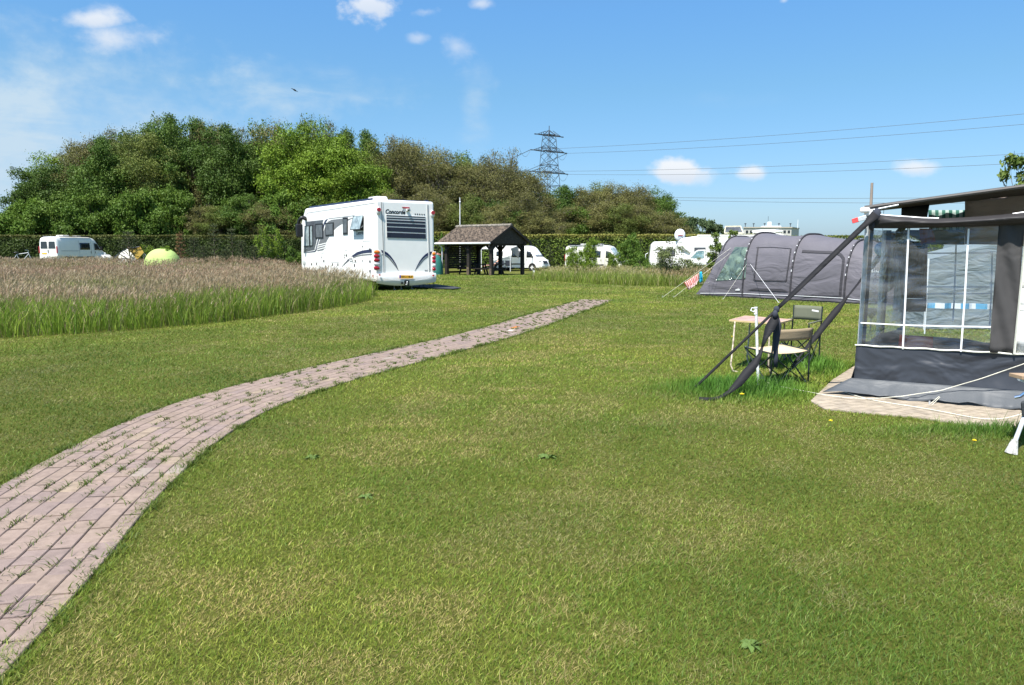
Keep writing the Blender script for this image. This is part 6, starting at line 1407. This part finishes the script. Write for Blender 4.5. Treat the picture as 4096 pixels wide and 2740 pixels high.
m = M(); m.tube([W(*z5(x, itp(tp, x) - 2), .035) for x in (528, 700, 860, 1020, 1190)], .008, 6); m.tube([W(*z5(x, y), .035) for x, y in ((1960, 668), (2080, 650), (2300, 620))], .008, 6); m.build('white_piping', alu, aw, world=True)
# roof seen from below: near edge, far edge
nl, nr = W(*z5(415, 604)), W(*z5(2080, 380)); nr = nl + (nr - nl) * 1.6; fl_, fr_ = W2(*z5(500, 640)), W2(*z5(2080, 470)); fr_ = fl_ + (fr_ - fl_) * 1.6
rows = [[nl.lerp(nr, i / 30).lerp(fl_.lerp(fr_, i / 30), j / 10) + UP * (.03 * math.sin(math.pi * j / 10)) for i in range(31)] for j in range(11)]
m = M(); m.grid(rows); m.build('roof_fabric', fabric_mat('roof_canvas', (.050, .045, .042), .75, .3), aw, world=True, smooth=60, solid=.006)
m = M(); m.tube([nl.lerp(nr, i / 20) for i in range(21)], .022, 8); m.build('roof_edge_pole', mat('roof_edge', (.06, .055, .052), .6), aw, world=True); m = M(); m.tube([nl, fl_], .02, 8); m.tube([W(*z5(430, 640), .0), W(*z5(770, 572), .01)], .012, 6); m.build('roof_frame', galv, aw, world=True)
m = M(); m.box(W(*z5(420, 628)), (.10, .09, .05), rot=math.atan2(D1.y, D1.x)); m.box(W(*z5(455, 660)), (.035, .10, .06), rot=.4); m.build('corner_bracket', alu, aw, world=True, bevel=.015)
m = M(); m.ell(W(*z5(540, 690), .02), (.045, .05, .085), 10, 8); m.ell(W(*z5(490, 755), .02), (.035, .04, .09), 10, 8); m.build('gathered_corner', cloth, aw, world=True, smooth=60)
# poles
def pole(a, b, r, name, m_=galv): mb = M(); mb.tube([a, b], r, 12); return mb.build(name, m_, aw, world=True, smooth=60)
ctop = W(*z5(437, 770)); pole(Vector((A.x + .03, A.y + .05, .03)), Vector((ctop.x + .03, ctop.y + .05, ctop.z + .1)), .022, 'corner_pole'); m = M(); m.beam(Vector((A.x + .075, A.y + .05, .2)), Vector((ctop.x + .085, ctop.y + .05, ctop.z)), .035, .01, up=NW); m.build('dark_edge_strip', cloth, aw, world=True)
mp0 = A + D2 * 1.35 + D1 * .05; q_t = PY(*z5(622, 838), mp0.y); q_b = PY(*z6(462, 530), mp0.y); pole(Vector((q_b.x, q_b.y, .02)), q_t, .022, 'inner_pole'); m = M(); m.beam(Vector((q_b.x + .06, q_b.y + .02, .25)), q_t + Vector((.065, .02, -.0)), .055, .01, up=NW); m.build('dark_edge_strip', cloth, aw, world=True)
for t_ in (.36, .72): c_ = Vector((q_b.x, q_b.y, .02)).lerp(q_t, t_); m = M(); m.tube([c_ - UP * .015, c_ + UP * .015], .03, 10); m.build('pole_clamp', alu, aw, world=True)
pole(Vector((A2.x, A2.y, .02)), Vector((A2.x, A2.y, 2.02)), .02, 'corner_pole')
# far wall with panels and window
def fpanel(name, pts, m_, off=0., Z=z5, nx=8, ny=8, solid=.004, label=None):
    q = [W2(*Z(*p), off) for p in pts]; rows = [[(q[0].lerp(q[1], i / nx)).lerp(q[3].lerp(q[2], i / nx), j / ny) + NW * (.012 * math.sin(i * 1.7 + j * .6)) for i in range(nx + 1)] for j in range(ny + 1)]
    mb = M(); mb.grid(rows, uv=True); return mb.build(name, m_, aw, world=True, smooth=60, solid=solid, label=label)
fpanel('rear_panel', [(1462, 522), (2600, 350), (2600, 1000), (1462, 985)], tanf)
fpanel('rear_panel', [(770, 835), (1460, 835), (1460, 990), (1070, 985)], mat('translucent_black', (.06, .062, .07), .4, bump=.6, bscale=6), .03)
fpanel('rear_curtain', [(860, 940), (1045, 975), (1022, 1552), (842, 1548)], navy_dark, .02)
fpanel('rear_curtain', [(632, 850), (775, 850), (765, 1400), (640, 1500)], fabric_mat('smoky_curtain', (.12, .125, .13), .7, .5), .01)
fpanel('rear_panel', [(775, 835), (862, 835), (845, 1560), (770, 1560)], fabric_mat('grey_panel', (.20, .205, .20), .8, .3), .0)
fpanel('rear_curtain', [(748, 1080), (760, 1080), (820, 1790), (700, 1790)], fabric_mat('white_curtain', (.55, .55, .52), .8, .7), .06, label='narrow hanging white cloth')
fpanel('rear_panel', [(1045, 985), (1072, 985), (1060, 1650), (1018, 1650)], tanf, .0)
fpanel('rear_panel', [(840, 1555), (1062, 1555), (1055, 1690), (838, 1690)], tanf, .005)
fpanel('rear_window', [(1072, 985), (2500, 960), (2500, 2020), (1030, 2000)], clear2, .0, nx=20, ny=14, solid=0)
fpanel('rear_window', [(640, 1660), (1062, 1690), (1020, 2000), (640, 1960)], clear2, .0, solid=0)
fsk = fpanel('rear_skirt', [(560, 1965), (2500, 2045), (2500, 2450), (560, 2300)], fabric_mat('navy_canvas', (.03, .04, .06), .7, .5), .0)
for pts in ([(1370, 990), (1350, 1568), (1335, 1790)], [(1748, 1060), (1735, 1568), (1720, 1840)], [(1070, 1080), (1740, 1075)], [(1060, 1430), (1730, 1432)], [(1060, 1505), (1730, 1500)]):
    wstrip('rear_window_seam', [z5(*p) for p in pts], .02, .03, alu, fn=W2)
stm = stripe_mat('green_white_stripes', (.025, .11, .08), (.30, .38, .35), 5.3, 0, .5); fpanel('striped_panel', [(1080, 628), (1462, 628), (1462, 905), (1090, 905)], stm, -.08, label='green and white striped fabric hanging behind')
m = M(); m.tube([W2(*z5(800, 662), .1), W2(*z5(930, 655), .1), W2(*z5(1072, 668), .1)], [.09, .11, .13], 10); m.build('rolled_blind', cloth, aw, world=True, smooth=60)
fpanel('hanging_cloth', [(985, 820), (1120, 820), (1160, 960), (1000, 985)], mat('maroon_cloth', (.14, .02, .025), .85), .12)
# things inside the awning
def inside(px, py, Y): return PY(px, py, Y)
t = thing('groundsheet', 'dark blue groundsheet bundle on the awning floor', 'groundsheet', tuple(PZ(3700, 1420))); q = [PY(*z9(*p), 8.9) for p in ((860, 1330), (1480, 1370), (1480, 1460), (830, 1460))]; m = M(); m.prism(q, (0, .5, 0)); m.build('folded_cloth', mat('navy_bundle', (.02, .03, .055), .6, bump=.8, bscale=5), t, world=True, bevel=.03)
q = [PY(*z9(*p), 8.75) for p in ((528, 1278), (552, 1278), (545, 1425), (512, 1425))]; t = thing('red_folding_chair', 'bright red framed folding chair standing inside the awning', 'chair', (q[0].x, 8.75, 0)); m = M(); m.prism(q, (0, .02, 0)); m.v = m.v; m.build('side_frame', mat('red_paint', (.85, .03, .02), .35, coat=.3), t, world=True)
q = [PY(*z9(*p), 8.8) for p in ((552, 1282), (868, 1300), (868, 1420), (552, 1420))]; m = M(); m.prism(q, (0, .03, 0)); m.build('backrest', mat('maroon_seat', (.30, .03, .05), .6, bump=.5, bscale=8), t, world=True)
for x in (530, 860): q = PY(*z9(x, 1420), 8.8); m = M(); m.tube([q, (q.x, q.y, .03)], .012, 6); m.build('leg', black_plastic, t, world=True)
t = thing('storage_bag', 'black bag lying in the awning beside the inner pole', 'bag', tuple(PZ(3580, 1450))); c_ = PY(*z9(415, 1345), 9.1); m = M(); m.ell((c_.x, c_.y, .34), (.26, .2, .24), 14, 10); m.box((c_.x, c_.y, .16), (.48, .36, .3)); m.build('bag_body', cloth, t, world=True, smooth=50)
c_ = PY(*z9(330, 380), 9.75); m = M(); m.ell(c_, (.088, .088, .088), 18, 12); t = thing('blue_ball', 'bright blue round lampion hanging inside the clear awning window', 'lampion', tuple(c_)); m.build('globe', mat('cyan_ball', (.0, .33, .62), .5), t, world=True, smooth=60); m = M(); m.tube([c_ + UP * .08, c_ + UP * .5], .003, 4); m.build('string', black_plastic, t, world=True)
# grey neighbouring tent seen through both windows with blue-white windbreak
a_, b_ = PY(3715, 985, 15), PY(4300, 985, 15); t = thing('frame_tent', 'grey frame tent seen through the windows of the awning', 'tent', (a_.x, 15, 0)); m = M(); m.prism([(a_.x, 15, .02), (b_.x, 15, .02), (b_.x, 15, 1.45), ((a_.x + b_.x) / 2, 15, 1.75), (a_.x, 15, 1.40)], (0, 1.1, 0)); m.build('tent_body', fabric_mat('blue_grey_canvas', (.20, .235, .245), .8, .5), t, world=True)
m = M(); m.tube([(a_.x, 14.97, 0), (a_.x, 14.97, 1.42)], .02, 6); m.build('tent_pole', alu, t, world=True)
q = [PY(*z9(*p), 14.2) for p in ((800, 945), (1500, 955), (1500, 1012), (795, 1000))]; rows = [[q[0].lerp(q[1], i / 20) + Vector((0, .05 * math.sin(i), 0)) for i in range(21)], [q[3].lerp(q[2], i / 20) + Vector((0, .05 * math.sin(i), 0)) for i in range(21)]]
m = M(); m.grid(rows, uv=True); t = thing('striped_cloth', 'blue and white striped cloth strip on a line behind the awning', 'cloth', tuple(q[0])); m.build('cloth', stripe_mat('blue_white_stripes', (.10, .36, .58), (.75, .78, .8), 4.0, 0, .55), t, world=True, solid=.01)
for p in (q[0], q[1]): m = M(); m.tube([(p.x, p.y, 0), p], .014, 6); m.build('support_pole', alu, t, world=True)
# solar torch on the lawn behind
c_ = PZ(*z9(212, 1250)); t = thing('garden_torch', 'black garden torch on a thin stake, seen through the awning side window', 'garden light', tuple(c_)); hh = PY(*z9(195, 1000), c_.y).z
m = M(); m.tube([(c_.x, c_.y, -.02), (c_.x, c_.y, hh * .62)], .012, 6); m.build('stake', black_plastic, t, world=True); m = M(); m.tube([(c_.x, c_.y, hh * .55), (c_.x, c_.y, hh * .75), (c_.x, c_.y, hh)], [.02, .085, .10], 12); m.build('lamp_head', black_plastic, t, world=True)
# wooden pole, clamp
q = PY(*z5(480, 590), 10.4); p = PY(*z5(492, 343), 10.4); m = M(); m.tube([(q.x - .06, 10.4, 0), q, p], [.02, .019, .017], 10); single(m, 'wooden_pole', mat('pole_wood', (.30, .24, .19), .6), 'slim bare wooden pole rising above the left corner of the awning', 'pole', (q.x - .06, 10.4, 0), smooth=60)
t = thing('spring_clamp', 'red tipped metal spring clamp on the awning roof corner', 'clamp', tuple(W(*z5(420, 700), .03)))
for (x0, y0, x1, y1), mm_, nm in (((345, 722, 432, 694), galv, 'jaw'), ((345, 732, 425, 712), galv, 'jaw'), ((282, 740, 352, 716), mat('red_plastic', (.65, .05, .05), .5), 'grip'), ((284, 752, 352, 735), mat('red_plastic_2', (.65, .06, .06), .5), 'grip')):
    m = M(); m.beam(W(*z5(x0, y0), .05), W(*z5(x1, y1), .04), .025, .035); m.build(nm, mm_, t, world=True, bevel=.004)
# storm strap
def band(pts, ws, m_, name, label, cat, tw=None, solid=.004):
    P = [Vector(p) for p in pts]; L = []; Rr = []
    for i, p in enumerate(P):
        t_ = (P[min(i + 1, len(P) - 1)] - P[max(0, i - 1)]).normalized(); v = (p - CAM).normalized(); s_ = t_.cross(v).normalized(); k = tw[i] if tw else 0
        s_ = (Matrix.Rotation(k, 3, t_) @ s_) * ws[i] / 2; L.append(p + s_); Rr.append(p - s_)
    mb = M(); mb.grid([L, P, Rr]); return single(mb, name, m_, label, cat, tuple(P[0]), solid=solid, smooth=60)
s0 = W(*z5(535, 668), .08); s2 = PZ(2768, 1562, .0); s2.z = .0; knot = s0.lerp(s2, .557)
n_ = 14; kn = min(range(41), key=lambda i: abs(s0.lerp(s2, i / 40).x / s0.lerp(s2, i / 40).y - (3103 - 2048) / 3000)); tk = kn / 40; knot = s0.lerp(s2, tk)
band([s0.lerp(knot, i / 10) for i in range(11)], [.10] + [.062] * 8 + [.055, .045], strap_m, 'storm_strap', 'long black storm strap running from the awning corner down to the knot', 'strap', tw=[.3 + .04 * i for i in range(11)])
band([knot.lerp(s2, i / 10) for i in range(11)], [.03] * 11, strap_m, 'storm_strap', 'thin lower end of the black storm strap going into the grass', 'strap', tw=[.2] * 11)
kY = knot.y
def K(x, y, Y): return PY(*z7(x, y), Y)
band([K(1440, 275, kY), K(1425, 340, kY - .02), K(1380, 420, kY - .04), K(1335, 520, kY - .07), K(1300, 620, kY - .1)], [.05, .10, .11, .06, .03], strap_m, 'strap_tail', 'loose doubled black strap tail hanging from the knot', 'strap', tw=[0, .2, .3, .4, .6])
band([K(1300, 620, kY - .1), K(1275, 700, kY - .12), K(1225, 790, kY - .16), K(1140, 890, kY - .22), K(1050, 1000, kY - .28), K(960, 1085, kY - .34), K(860, 1145, kY - .40), K(760, 1170, kY - .44), K(640, 1165, kY - .44)], [.03, .045, .085, .10, .085, .045, .035, .05, .05], strap_m, 'strap_tail', 'wide black strap end sagging down and curling into the long grass', 'strap', tw=[.6, .4, .2, .1, .1, .3, .6, .2, 0])
band([K(1445, 290, kY + .02), K(1460, 400, kY + .04), K(1445, 520, kY + .05), K(1440, 640, kY + .05), K(1440, 740, kY + .05), K(1438, 830, kY + .05)], [.05, .085, .075, .055, .05, .035], cloth, 'strap_tail', 'black strap tail hanging straight down in front of the beige chair', 'strap', tw=[0, .2, .1, .3, .2, .1])
m = M(); m.ell(knot, (.035, .03, .04), 10, 8); m.ell(knot + Vector((-.02, -.02, -.05)), (.03, .03, .045), 10, 8); single(m, 'strap_knot', cloth, 'bulky knot joining the black straps', 'knot', tuple(knot), smooth=60)
u0 = Vector((A2.x, A2.y, 1.98)); u1 = PZ(3118, 1526); band([u0.lerp(u1, i / 12) for i in range(13)], [.05, .09, .085, .08, .06, .035, .03, .085, .08, .07, .035, .03, .03], strap_m, 'storm_strap', 'twisted black strap from the far awning corner down behind the green chair', 'strap', tw=[0, .1, .2, .3, .6, .9, .9, .1, .1, .3, .8, .6, .4])
# ================================================================ table, chairs, post
t0 = PZ(*z7(960, 350), .64); tb_ = [PZ(*z7(*p), .64) for p in ((958, 350), (1122, 305), (1606, 345), (1455, 385))]
t = thing('camping_table', 'folding camping table with worn pinkish wood top and bent metal legs', 'table', (tb_[0].x, tb_[0].y, 0)); m = M(); m.prism(tb_, (0, 0, .016)); top = m.build('table_top', mat('worn_ply', (.42, .27, .22), .5, var=.2, vscale=8), t, world=True, bevel=.004)
m = M(); m.v = []; ring = [p + UP * .008 for p in tb_]; 
for a_, b_ in zip(ring, ring[1:] + ring[:1]): m.beam(a_, b_, .014, .02)
m.build('edge_trim', mat('yellowed_edge', (.55, .42, .22), .6), top, world=True)
def leg(pts, nm='leg', r=.011, m_=mat('rusty_white', (.42, .36, .27), .6, var=.5, vscale=25), par=t): mb = M(); mb.tube(pts, r, 8); return mb.build(nm, m_, par, world=True, smooth=60)
f1, f2 = PZ(*z7(993, 885)), PZ(*z7(1160, 808)); f3, f4 = PZ(*z7(1385, 900)), PZ(*z7(1548, 800))
for c_, f_, o_ in ((tb_[0], f1, .08), (tb_[1], f2, .08), (tb_[3], f3, -.1), (tb_[2], f4, -.1)):
    c2 = c_ + (tb_[3] - tb_[0]).normalized() * o_; leg([c2, c2.lerp(f_, .5) - Vector((.015, 0, 0)), Vector((f_.x - .03, f_.y, .10)), Vector((f_.x + .0, f_.y, .02)), Vector((f_.x + .06, f_.y - .02, .008))])
green_can = fabric_mat('olive_canvas', (.13, .14, .10), .85, .25, dist=.02); beige = fabric_mat('beige_canvas', (.60, .47, .30), .85, .25, dist=.02); tan_b = fabric_mat('brown_beige_canvas', (.33, .26, .17), .85, .3, dist=.02)
frm = mat('dark_green_frame', (.02, .028, .026), .4)
def campchair(S, sz, Fz, back, fab, backfab, label, arm=False, tagc=None):
    """S: rl, rr, fr, fl ground positions"""
    rl, rr, fr_, fl_ = [Vector((p[0], p[1], 0)) for p in S]; t = thing('folding_chair', label, 'chair', tuple(rl)); up = lambda p, z: Vector((p.x, p.y, z))
    n = 8; rows = [[(up(rl, sz).lerp(up(rr, sz), i / n)).lerp(up(fl_, sz).lerp(up(fr_, sz), i / n), j / n) - UP * (.045 * math.sin(math.pi * i / n) * (.3 + .7 * math.sin(math.pi * j / n))) for i in range(n + 1)] for j in range(n + 1)]
    m = M(); m.grid(rows); m.build('seat', fab, t, world=True, smooth=60, solid=.006)
    for a_, b_ in ((rl, fl_), (rr, fr_)): mb = M(); mb.tube([up(a_, sz), up(b_, sz)], .010, 6); mb.build('seat_rail', frm, t, world=True)
    bw = (rl - fl_).normalized() * .04
    for a_ in (rl, rr): mb = M(); mb.tube([up(a_, 0), up(a_, sz), up(a_, back[1]) + bw], .011, 8); mb.build('back_post', frm, t, world=True, smooth=60)
    for a_, b_ in ((rl, fr_), (rr, fl_), (fl_, rr), (fr_, rl)) if False else ((rl, rr), (rr, rl), (fl_, fr_), (fr_, fl_), (rl, fl_), (fl_, rl), (rr, fr_), (fr_, rr)): mb = M(); mb.tube([up(a_, sz - .02), up(b_, 0)], .009, 6); mb.build('cross_leg', frm, t, world=True)
    for a_ in (fl_, fr_):
        mb = M(); mb.ell(up(a_, sz), (.02, .02, .02), 8, 6); mb.build('corner_joint', frm, t, world=True)
    rows = [[(up(rl, z).lerp(up(rr, z), i / n)) + bw * ((z - sz) / (back[1] - sz)) - bw.normalized() * (-.045 * math.sin(math.pi * i / n)) for i in range(n + 1)] for z in np.linspace(back[0], back[1], 5)]
    m = M(); m.grid(rows); bk = m.build('backrest', backfab, t, world=True, smooth=60, solid=.012)
    if arm:
        for a_, b_ in ((rl, fl_), (rr, fr_)): mb = M(); mb.beam(up(a_, sz + .20), up(b_, sz + .19), .035, .012); mb.build('armrest', green_can, t, world=True); mb = M(); mb.tube([up(b_, sz + .19), up(b_, sz)], .009, 6); mb.build('arm_post', frm, t, world=True)
    return t, bk
RLp, RRp = PZ(*z7(1395, 950)), PZ(*z7(1772, 985)); dd = Vector((-(RRp - RLp).y, (RRp - RLp).x, 0)).normalized(); zt_ = .405
FLp = PZ(*z7(1128, 622), zt_); FRp = PZ(*z7(1500, 592), zt_); RLs = PZ(*z7(1400, 690), zt_); RRs = PZ(*z7(1792, 660), zt_)
campchair([RLs, RRs, FRp, FLp], zt_, 0, (.55, .68), beige, tan_b, 'folding chair with cream seat and low brownish back behind the black straps')
R2, L2, = Vector((4.27, 10.33, 0)), Vector((4.00, 10.66, 0)); q_ = Vector((-.65, -.76, 0)).normalized() * .46
c2, bk2 = campchair([L2, R2, R2 + q_, L2 + q_], .41, 0, (.60, .80), green_can, green_can, 'olive green folding chair with armrests and higher back beside the table', arm=True)
bp0 = PY(*z7(1818, 228), 10.15); bp1 = PY(*z7(1888, 240), 10.12); mb = M(); mb.prism([bp0, bp1, bp1 - UP * .022, bp0 - UP * .022], (0, .004, 0)); mb.build('label_patch', alu, c2, world=True)
f_ = PZ(*z7(1262, 1022)); tp_ = PY(*z7(1234, 212), f_.y); t = thing('white_post', 'slim white metal post with hook, standing in the long grass', 'post', (f_.x, f_.y, 0)); m = M(); m.tube([(f_.x, f_.y, -.05), tp_], .0165, 12); m.build('post', mat('chipped_white', (.72, .73, .72), .45, var=.15, vscale=30), t, world=True, smooth=60)
m = M(); m.tube([tp_ - UP * .0, tp_ + UP * .01], .02, 12); m.tube([tp_ - UP * .075, tp_ - UP * .06], .02, 12); m.tube([tp_ + Vector((-.01, 0, -.005)), tp_ + Vector((-.045, 0, .0)), tp_ + Vector((-.06, 0, -.03)), tp_ + Vector((-.03, 0, -.045)), tp_ + Vector((-.0, 0, -.03))], .007, 6); m.build('hook', alu, t, world=True)
# ropes
def rope(pts, r, label):
    P = catmull([(p.x, p.y) for p in pts], .05); Z_ = []; cum = [0]
    for a_, b_ in zip(pts, pts[1:]): cum.append(cum[-1] + (Vector((b_.x, b_.y)) - Vector((a_.x, a_.y))).length)
    s = 0; out = []
    for i, p in enumerate(P):
        if i: s += (P[i] - P[i - 1]).length
        k = 0
        while k < len(cum) - 2 and s > cum[k + 1]: k += 1
        u = min(1, max(0, (s - cum[k]) / (cum[k + 1] - cum[k] + 1e-6))); out.append((p.x, p.y, pts[k].z + (pts[k + 1].z - pts[k].z) * u))
    m = M(); m.tube(out, r, 6); single(m, 'rope', rope_m, label, 'rope', out[0], smooth=60)
rope([PZ(*z7(1240, 905), .05), PZ(*z7(1400, 1010), .03), PZ(*z7(1700, 1072), .02), PZ(*z6(0, 962), .03), PZ(*z6(230, 990), .03), PZ(*z6(450, 995), .035), PZ(*z6(700, 975), .06), PZ(*z6(1050, 925), .13), W(*z6(1400, 822), .16), W(*z6(1783, 690), .22), W(*z6(2100, 560), .3)], .0048, 'pale rope lying from the chair across the patio and rising to the right')
rope([PZ(*z6(180, 940), .02), PZ(*z6(320, 982), .02), PZ(*z6(500, 1022), .02), PZ(*z6(900, 1085), .02), PZ(*z6(1300, 1160), .02), PZ(*z6(1500, 1183), .02), PZ(*z6(1650, 1168), .05), PZ(*z6(1783, 1130), .1), PZ(*z6(1950, 1060), .2)], .0055, 'pale rope lying loosely along the paving in front of the awning flap')
for x, y in ((480, 892), (1068, 935), (1700, 965)):
    c_ = W(*z6(x, y), .07); t = thing('awning_clip', {480: 'small dark awning clip near the left corner on the white piping', 1068: 'small dark awning clip where the rope crosses the white piping', 1700: 'small dark awning clip beside the grill'}[x], 'clip', tuple(c_), 0, 'awning clips'); m = M(); m.box(c_, (.05, .02, .05)); m.build('clip_body', mid_grey, t, world=True, bevel=.008); m = M(); m.tube([c_ + Vector((0, -.012, .0)), c_ + Vector((0, -.02, 0))], .014, 8); m.build('eyelet', black_plastic, t, world=True)
c_ = W(*z6(1065, 940), .08); e_ = PZ(*z6(935, 1050), .01); m = M(); m.tube([c_, e_], .0035, 5); m.tube([c_ + Vector((.01, 0, 0)), e_ + Vector((.03, 0, 0))], .0035, 5); single(m, 'tie_cord', rope_m, 'short doubled pale cord pegging the flap down', 'cord', tuple(e_)); m = M(); m.tube([e_ + UP * .04, e_ - UP * .03], .008, 6); single(m, 'ground_peg', galv, 'small metal peg holding the short cord on the paving', 'peg', tuple(e_))
# ================================================================ grill stand at the right edge
gc = PY(*z6(1683 + 400, 828), 5.95); t = thing('grill_stand', 'round portable grill on shiny metal legs cut off by the right edge', 'grill', (gc.x, gc.y, 0)); Rg = .27
rows = [[gc + Vector((math.cos(a_) * r_, math.sin(a_) * r_, z)) for a_ in [2 * math.pi * k / 40 for k in range(40)]] for r_, z in ((Rg * .9, 0), (Rg, .0), (Rg, -.02), (Rg * .92, -.025))]
m = M(); m.grid(rows, closed=True); m.f.append(tuple(range(40))); m.build('table_rim', alu, t, world=True, smooth=40)
m = M(); q0, q1 = PY(*z6(1706, 795), 5.9), PY(*z6(2100, 800), 5.9); m.beam(q0, q1, .16, .03); m.build('wooden_board', mat('board_wood', (.35, .24, .15), .7), t, world=True, bevel=.003)
m = M(); c_ = gc - UP * .02; rows = [[c_ + Vector((math.cos(a_) * r_, math.sin(a_) * r_, z)) for a_ in [2 * math.pi * k / 32 for k in range(32)]] for r_, z in ((Rg * .66, 0), (Rg * .60, -.06), (Rg * .45, -.10), (Rg * .2, -.12))]; m.grid(rows, closed=True); m.f.append(tuple(range(96, 128))); m.build('bowl', cloth, t, world=True, smooth=50)
q0 = PY(*z6(1700, 985), 5.9); m = M(); m.tube([q0, PY(*z6(1750, 975), 5.88), PY(*z6(1800, 940), 5.86)], .013, 8); m.build('support_arm', chrome, t, world=True)
m = M(); q = [PY(*z6(*p), 5.8) for p in ((1752, 1016), (1850, 1005), (1850, 1195), (1785, 1180), (1762, 1140))]; m.prism(q, ray(4100, 1600) * .14); m.build('hanging_bag', fabric_mat('grey_bag', (.05, .055, .06), .9, .5), t, world=True, bevel=.02)
fo = PZ(*z6(1668, 1490)); kk = PY(*z6(1800, 1120), 5.85); m = M(); m.tube([fo + UP * .03, fo.lerp(kk, .15) + UP * .02, kk], [.022, .0175, .016], 12); m.build('leg', galv, t, world=True, smooth=60)
m = M(); m.tube([fo + UP * .11 + Vector((.02, .0, 0)), fo + UP * .005], [.022, .045], 12); m.build('foot', mat('dirty_white', (.55, .54, .5), .8, var=.4, vscale=40), t, world=True)
for dx, dy in ((.55, .15), (.3, .6)):
    m = M(); m.tube([Vector((gc.x + dx * .4, gc.y + dy * .5, gc.z - .1)), Vector((gc.x + dx, gc.y + dy, .0))], .016, 10); m.build('leg', chrome, t, world=True, smooth=60)
# ================================================================ dandelions
for i, (x, y, lab) in enumerate(((z7(1088, 1112)[0], z7(1088, 1112)[1], 'yellow dandelion in the long grass below the strap end'), (z6(50, 1195)[0], z6(50, 1195)[1], 'small yellow dandelion on the lawn left of the patio edge'), (z6(1338, 1372)[0], z6(1338, 1372)[1], 'yellow dandelion on the lawn below the awning'), (z7(985, 512)[0], z7(985, 512)[1], 'tiny yellow dandelion beside the table leg'))):
    z = .12 if i == 0 else .05; q = PZ(x, y, z); t = thing('dandelion', lab, 'flower', (q.x, q.y, 0), 0, 'dandelions'); m = M(); m.tube([(q.x, q.y, 0), q], .0025, 5); m.build('stem', mat('stem_green' + str(i), (.12, .2, .04), .7), t, world=True)
    m = M(); r_ = .024 if i == 0 else .018
    for k in range(14):
        a_ = k * 2.4; r2 = r_ * (1 - .3 * (k % 2)); m.add([q, q + Vector((math.cos(a_ - .2) * r2, math.sin(a_ - .2) * r2, .006)), q + Vector((math.cos(a_) * r2 * 1.1, math.sin(a_) * r2 * 1.1, .004)), q + Vector((math.cos(a_ + .2) * r2, math.sin(a_ + .2) * r2, .006))], [(0, 1, 2, 3)])
    m.ell(q + UP * .006, (r_ * .5, r_ * .5, .008), 8, 5); m.build('flower_head', mat('dandelion_yellow' + str(i), (.85, .62, .01), .7), t, world=True)
# broad-leaved rosettes in the lawn
g = np.random.RandomState(77); 
for i, (px, py, r_, lab) in enumerate(((1253, 1831, .10, 'flat dark plantain rosette left of centre in the lawn'), (2190, 1828, .12, 'flat bluish weed rosette in the middle of the lawn'), (3000, 2585, .08, 'broad-leaved weed rosette at the bottom of the lawn'), (1470, 1990, .08, 'small plantain rosette near the path bend'))):
    q = PZ(px, py, .004); r_ = r_ * .75; t_ = M()
    for k in range(16):
        a_ = k * 2.4 + g.rand(); L_ = r_ * (.5 + .6 * g.rand()); w_ = L_ * .22; d_ = Vector((math.cos(a_), math.sin(a_), 0)); s_ = Vector((-d_.y, d_.x, 0)); t_.add([q, q + d_ * L_ * .5 + s_ * w_ + UP * .012, q + d_ * L_ + UP * .002, q + d_ * L_ * .5 - s_ * w_ + UP * .02], [(0, 1, 2, 3)])
    single(t_, 'plantain', mat('weed_green%d' % i, (.08, .135, .022), .8), lab, 'weed', (q.x, q.y, 0), 'weed rosettes in the lawn')
